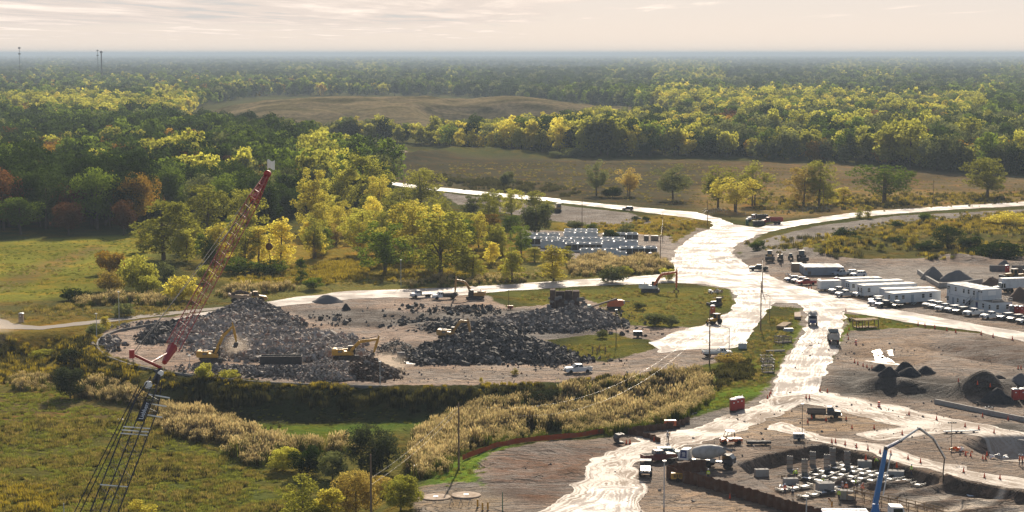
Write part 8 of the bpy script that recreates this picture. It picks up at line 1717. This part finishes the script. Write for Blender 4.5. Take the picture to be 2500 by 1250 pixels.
    S = Q(322, 864, 186); s0 = L(J + Vector((0, 0, .2))); m = MB().tube(s0, L(S), .16, .13, 6).build('strut', MT['craneRed'], t); MB().box(*L(S), .45, .4, .8).build('strut_head', MT['craneRed'], m); MB().tube(s0.lerp(L(S), .35), L(J + dj * .08), .1).build('brace', MT['craneRed'], m)
    mid = J + dj * .58 + Vector((-.6, 0, .8)); w = MB()
    w.tube(L(S), L(mid), .035, .035, 4); w.tube(L(S) + Vector((.3, 0, 0)), L(J + dj * .78) + Vector((-.6, 0, .6)), .03, .03, 4); w.tube(L(mid), L(J + dj * .85), .06, .06, 4)
    for dx in (0, .9): w.tube(L(Q(338 + dx * 8, 942, 187.5)), L(Q(176 + dx * 16, 1262, 176)), .05, .05, 4); w.tube(L(Q(176 + dx * 16, 1262, 176)), L(Q(60 + dx * 16, 1500, 166)), .05, .05, 4)
    w.tube(L(S), L(Q(338, 942, 187.5)), .03, .03, 4); w.build('pendant_cable', MT['craneBlack'], t)
    hk = Q(657, 602, 226.0); l = MB().tube(e + Vector((.35, 0, 0)), L(hk), .025, .025, 4).build('hoist_rope', MT['craneBlack'], t)
    hb = MB().lathe([(.02, -.42), (.24, -.36), (.42, -.1), (.42, .1), (.24, .36), (.02, .42)], 16).build('hook_ball', MT['rust'], t, True, L(hk)); k = MB(); k.tube((0, 0, -.4), (0, 0, -1.2), .05); k.path([(0, 0, -1.2), (.16, 0, -1.4), (0, 0, -1.6), (-.16, 0, -1.45)], .06, 5); k.tube((0, 0, .4), (0, 0, .9), .08); k.build('hook', MT['rust'], hb)
    F = Q(660, 402, 226.0); fl = MB(); f0 = L(F); nx = 6
    vs = []; fs = []
    for i in range(nx + 1):
        for j in range(2): vs.append(f0 + Vector((-.35 + i * .85 / nx, .10 * math.sin(i * 1.4), -.5 + j * 1.0 + .12 * math.sin(i * .9 + j))))
    for i in range(nx): fs.append((i * 2, i * 2 + 2, i * 2 + 3, i * 2 + 1))
    MB().add(vs, fs).build('flag', MT['flagwhite'], t); MB().tube(e, f0 + Vector((-.38, 0, .6)), .03, .03, 4).build('flag_pole', MT['craneBlack'], t)
    # crawler below the frame that carries the boom
    z = 0
    for sx in (-2.6, 2.6): MB().box(sx, -2, .65, 1.1, 8, 1.3).build('crawler_track', MT['track'], t)
    MB().box(0, -4, 2.4, 4.2, 9, 2.0).build('crane_house', MT['craneRed'], t); MB().box(2.6, .6, 2.6, 1.2, 2.2, 2.2).build('crane_cab', MT['white'], t)
crane()
def pump():
    b = PG(2140, 1284, 0.0); t = thing('concrete_pump_truck', "blue concrete pump truck with a folded boom arching over the pit", 'pump truck', b, R(180)); inv = t.matrix_world.copy()
    MI = (Matrix.Translation(b) @ Matrix.Rotation(R(180), 4, 'Z')).inverted()
    Y = b.y; pts = [Q(2137, 1229, Y), Q(2163, 1094, Y), Q(2198, 1076, Y + .6), Q(2243, 1046, Y + 1.0), Q(2277, 1071, Y + 1.0), Q(2306, 1120, Y + 1.0)]; pts = [MI @ p for p in pts]
    def girder(a, c, w0, w1): return MB().tube(a, c, w0, w1, 4)
    s1 = girder(pts[0], pts[1], .52, .36).build('boom_section', MT['pumpBlue'], t)
    for a, c, w0, w1, m_ in ((1, 2, .32, .26, 'navy'), (2, 3, .22, .16, 'steelblue'), (3, 4, .17, .14, 'steel'), (4, 5, .13, .09, 'darksteel')): girder(pts[a], pts[c], w0, w1).build('boom_section', MT[m_], t)
    for k in (1, 2, 3, 4): MB().lathe([(.34 - .05 * k, -.35), (.34 - .05 * k, .35)], 12, 0, (0, 0, 0), 'Y').build('boom_joint', MT['darksteel'], t, False, pts[k])
    MB().path([p + Vector((-.05, .45, .18)) for p in pts[1:]], .07, 6).build('delivery_pipe', MT['hatwhite'], t); hb = MI @ Q(2303, 1180, Y + 1.0); MB().path([pts[5], pts[5].lerp(hb, .5) + Vector((.1, 0, 0)), hb], .09, 6).build('end_hose', MT['rubber'], t)
    MB().tube(MI @ Q(2175, 1106, Y - .6), MI @ Q(2156, 1210, Y - .6), .09, .09, 6).build('pipe_drop', MT['hatwhite'], t)
    MB().lathe([(.8, 1.4), (.75, 2.0), (.5, 2.6), (.5, 3.2)], 14).build('turret', MT['pumpBlue'], t, True, (0.2, 0, 0)); MB().box(2.8, 0, 1.1, 11.5, 1.0, .35).build('chassis', MT['darksteel'], t); MB().box(4.6, 0, 1.75, 6.6, 2.3, .9).build('pump_body', MT['navy'], t); MB().box(4.6, -.9, 2.25, 6.4, .5, .12).build('deck_edge', MT['hatwhite'], t)
    c = MB().prism([(-3.9, 1.0), (-3.9, 2.0), (-3.6, 3.0), (-1.8, 3.05), (-1.8, 1.0)], -1.2, 1.2, 0, .05).build('cab', MT['white'], t); quad_panel(c, 'windshield', [(-3.92, 1.0, 2.05), (-3.92, -1.0, 2.05), (-3.66, -.95, 2.85), (-3.66, .95, 2.85)], MT['glass'])
    for s in (-1, 1): quad_panel(c, 'side_window', [(-3.6, s * 1.2, 1.95), (-2.2, s * 1.2, 1.95), (-2.2, s * 1.16, 2.8), (-3.5, s * 1.16, 2.8)], MT['glass'])
    for x in (-2.8, -.9, 4.2, 5.6, 7.0):
        for s in (-1, 1): wheel(t, x, s * 1.0, .53, .4)
pump()
# dust puffs hanging where the machines work
def dust(label, px, py, z, r, dens, seed):
    m, nt, out = mat_new("dust_%d" % seed); tc = node(nt, 'ShaderNodeTexCoord').outputs['Object']; ln = node(nt, 'ShaderNodeVectorMath', {0: tc}, operation='LENGTH').outputs['Value']; n = noise(nt, tc, 1.6, 4, .6)
    d = fmath(nt, 'MULTIPLY', maprange(nt, fmath(nt, 'ADD', ln, fmath(nt, 'MULTIPLY', fmath(nt, 'SUBTRACT', n, .5), 1.1)), .25, 1.0, 1.0, 0.0), dens)
    v = node(nt, 'ShaderNodeVolumePrincipled', {'Color': (.80, .68, .55, 1), 'Density': d, 'Anisotropy': .5}); nt.links.new(v.outputs[0], out.inputs['Volume'])
    bm = bmesh.new(); bmesh.ops.create_icosphere(bm, subdivisions=3, radius=1.0); me = bpy.data.meshes.new("dust_cloud"); bm.to_mesh(me); bm.free(); me.materials.append(m)
    o = bpy.data.objects.new("dust_cloud", me); COL.objects.link(o); g = P(px, py, z); o.location = (g[0], g[1], z + r[2] * .5); o.scale = r; tag(o, label, 'dust', kind='stuff')
dust("pale dust hanging at the bucket of the digging excavator", 945, 905, 0, (5.5, 4, 2.8), .16, 1); dust("pale dust under the raised arm in the pale rubble", 580, 868, 0, (4, 4, 3.5), .10, 2); dust("tan dust drifting in at the left edge of the low field", -20, 850, -4, (9, 12, 6), .05, 3)
# ------------------------------------------------------------------ air
def build_haze():
    m, nt, out = mat_new("air")
    v = node(nt, 'ShaderNodeVolumePrincipled', {'Color': (.50, .61, .73, 1), 'Density': 9e-5, 'Anisotropy': 0.1})
    nt.links.new(v.outputs[0], out.inputs['Volume'])
    mb = MB(); z0, z1 = -8.5, 83.0; mb.box(0, 30980, (z0 + z1) / 2, 160000, 62000, z1 - z0)
    o = mb.build("haze", m); tag(o, kind='stuff')
build_haze()
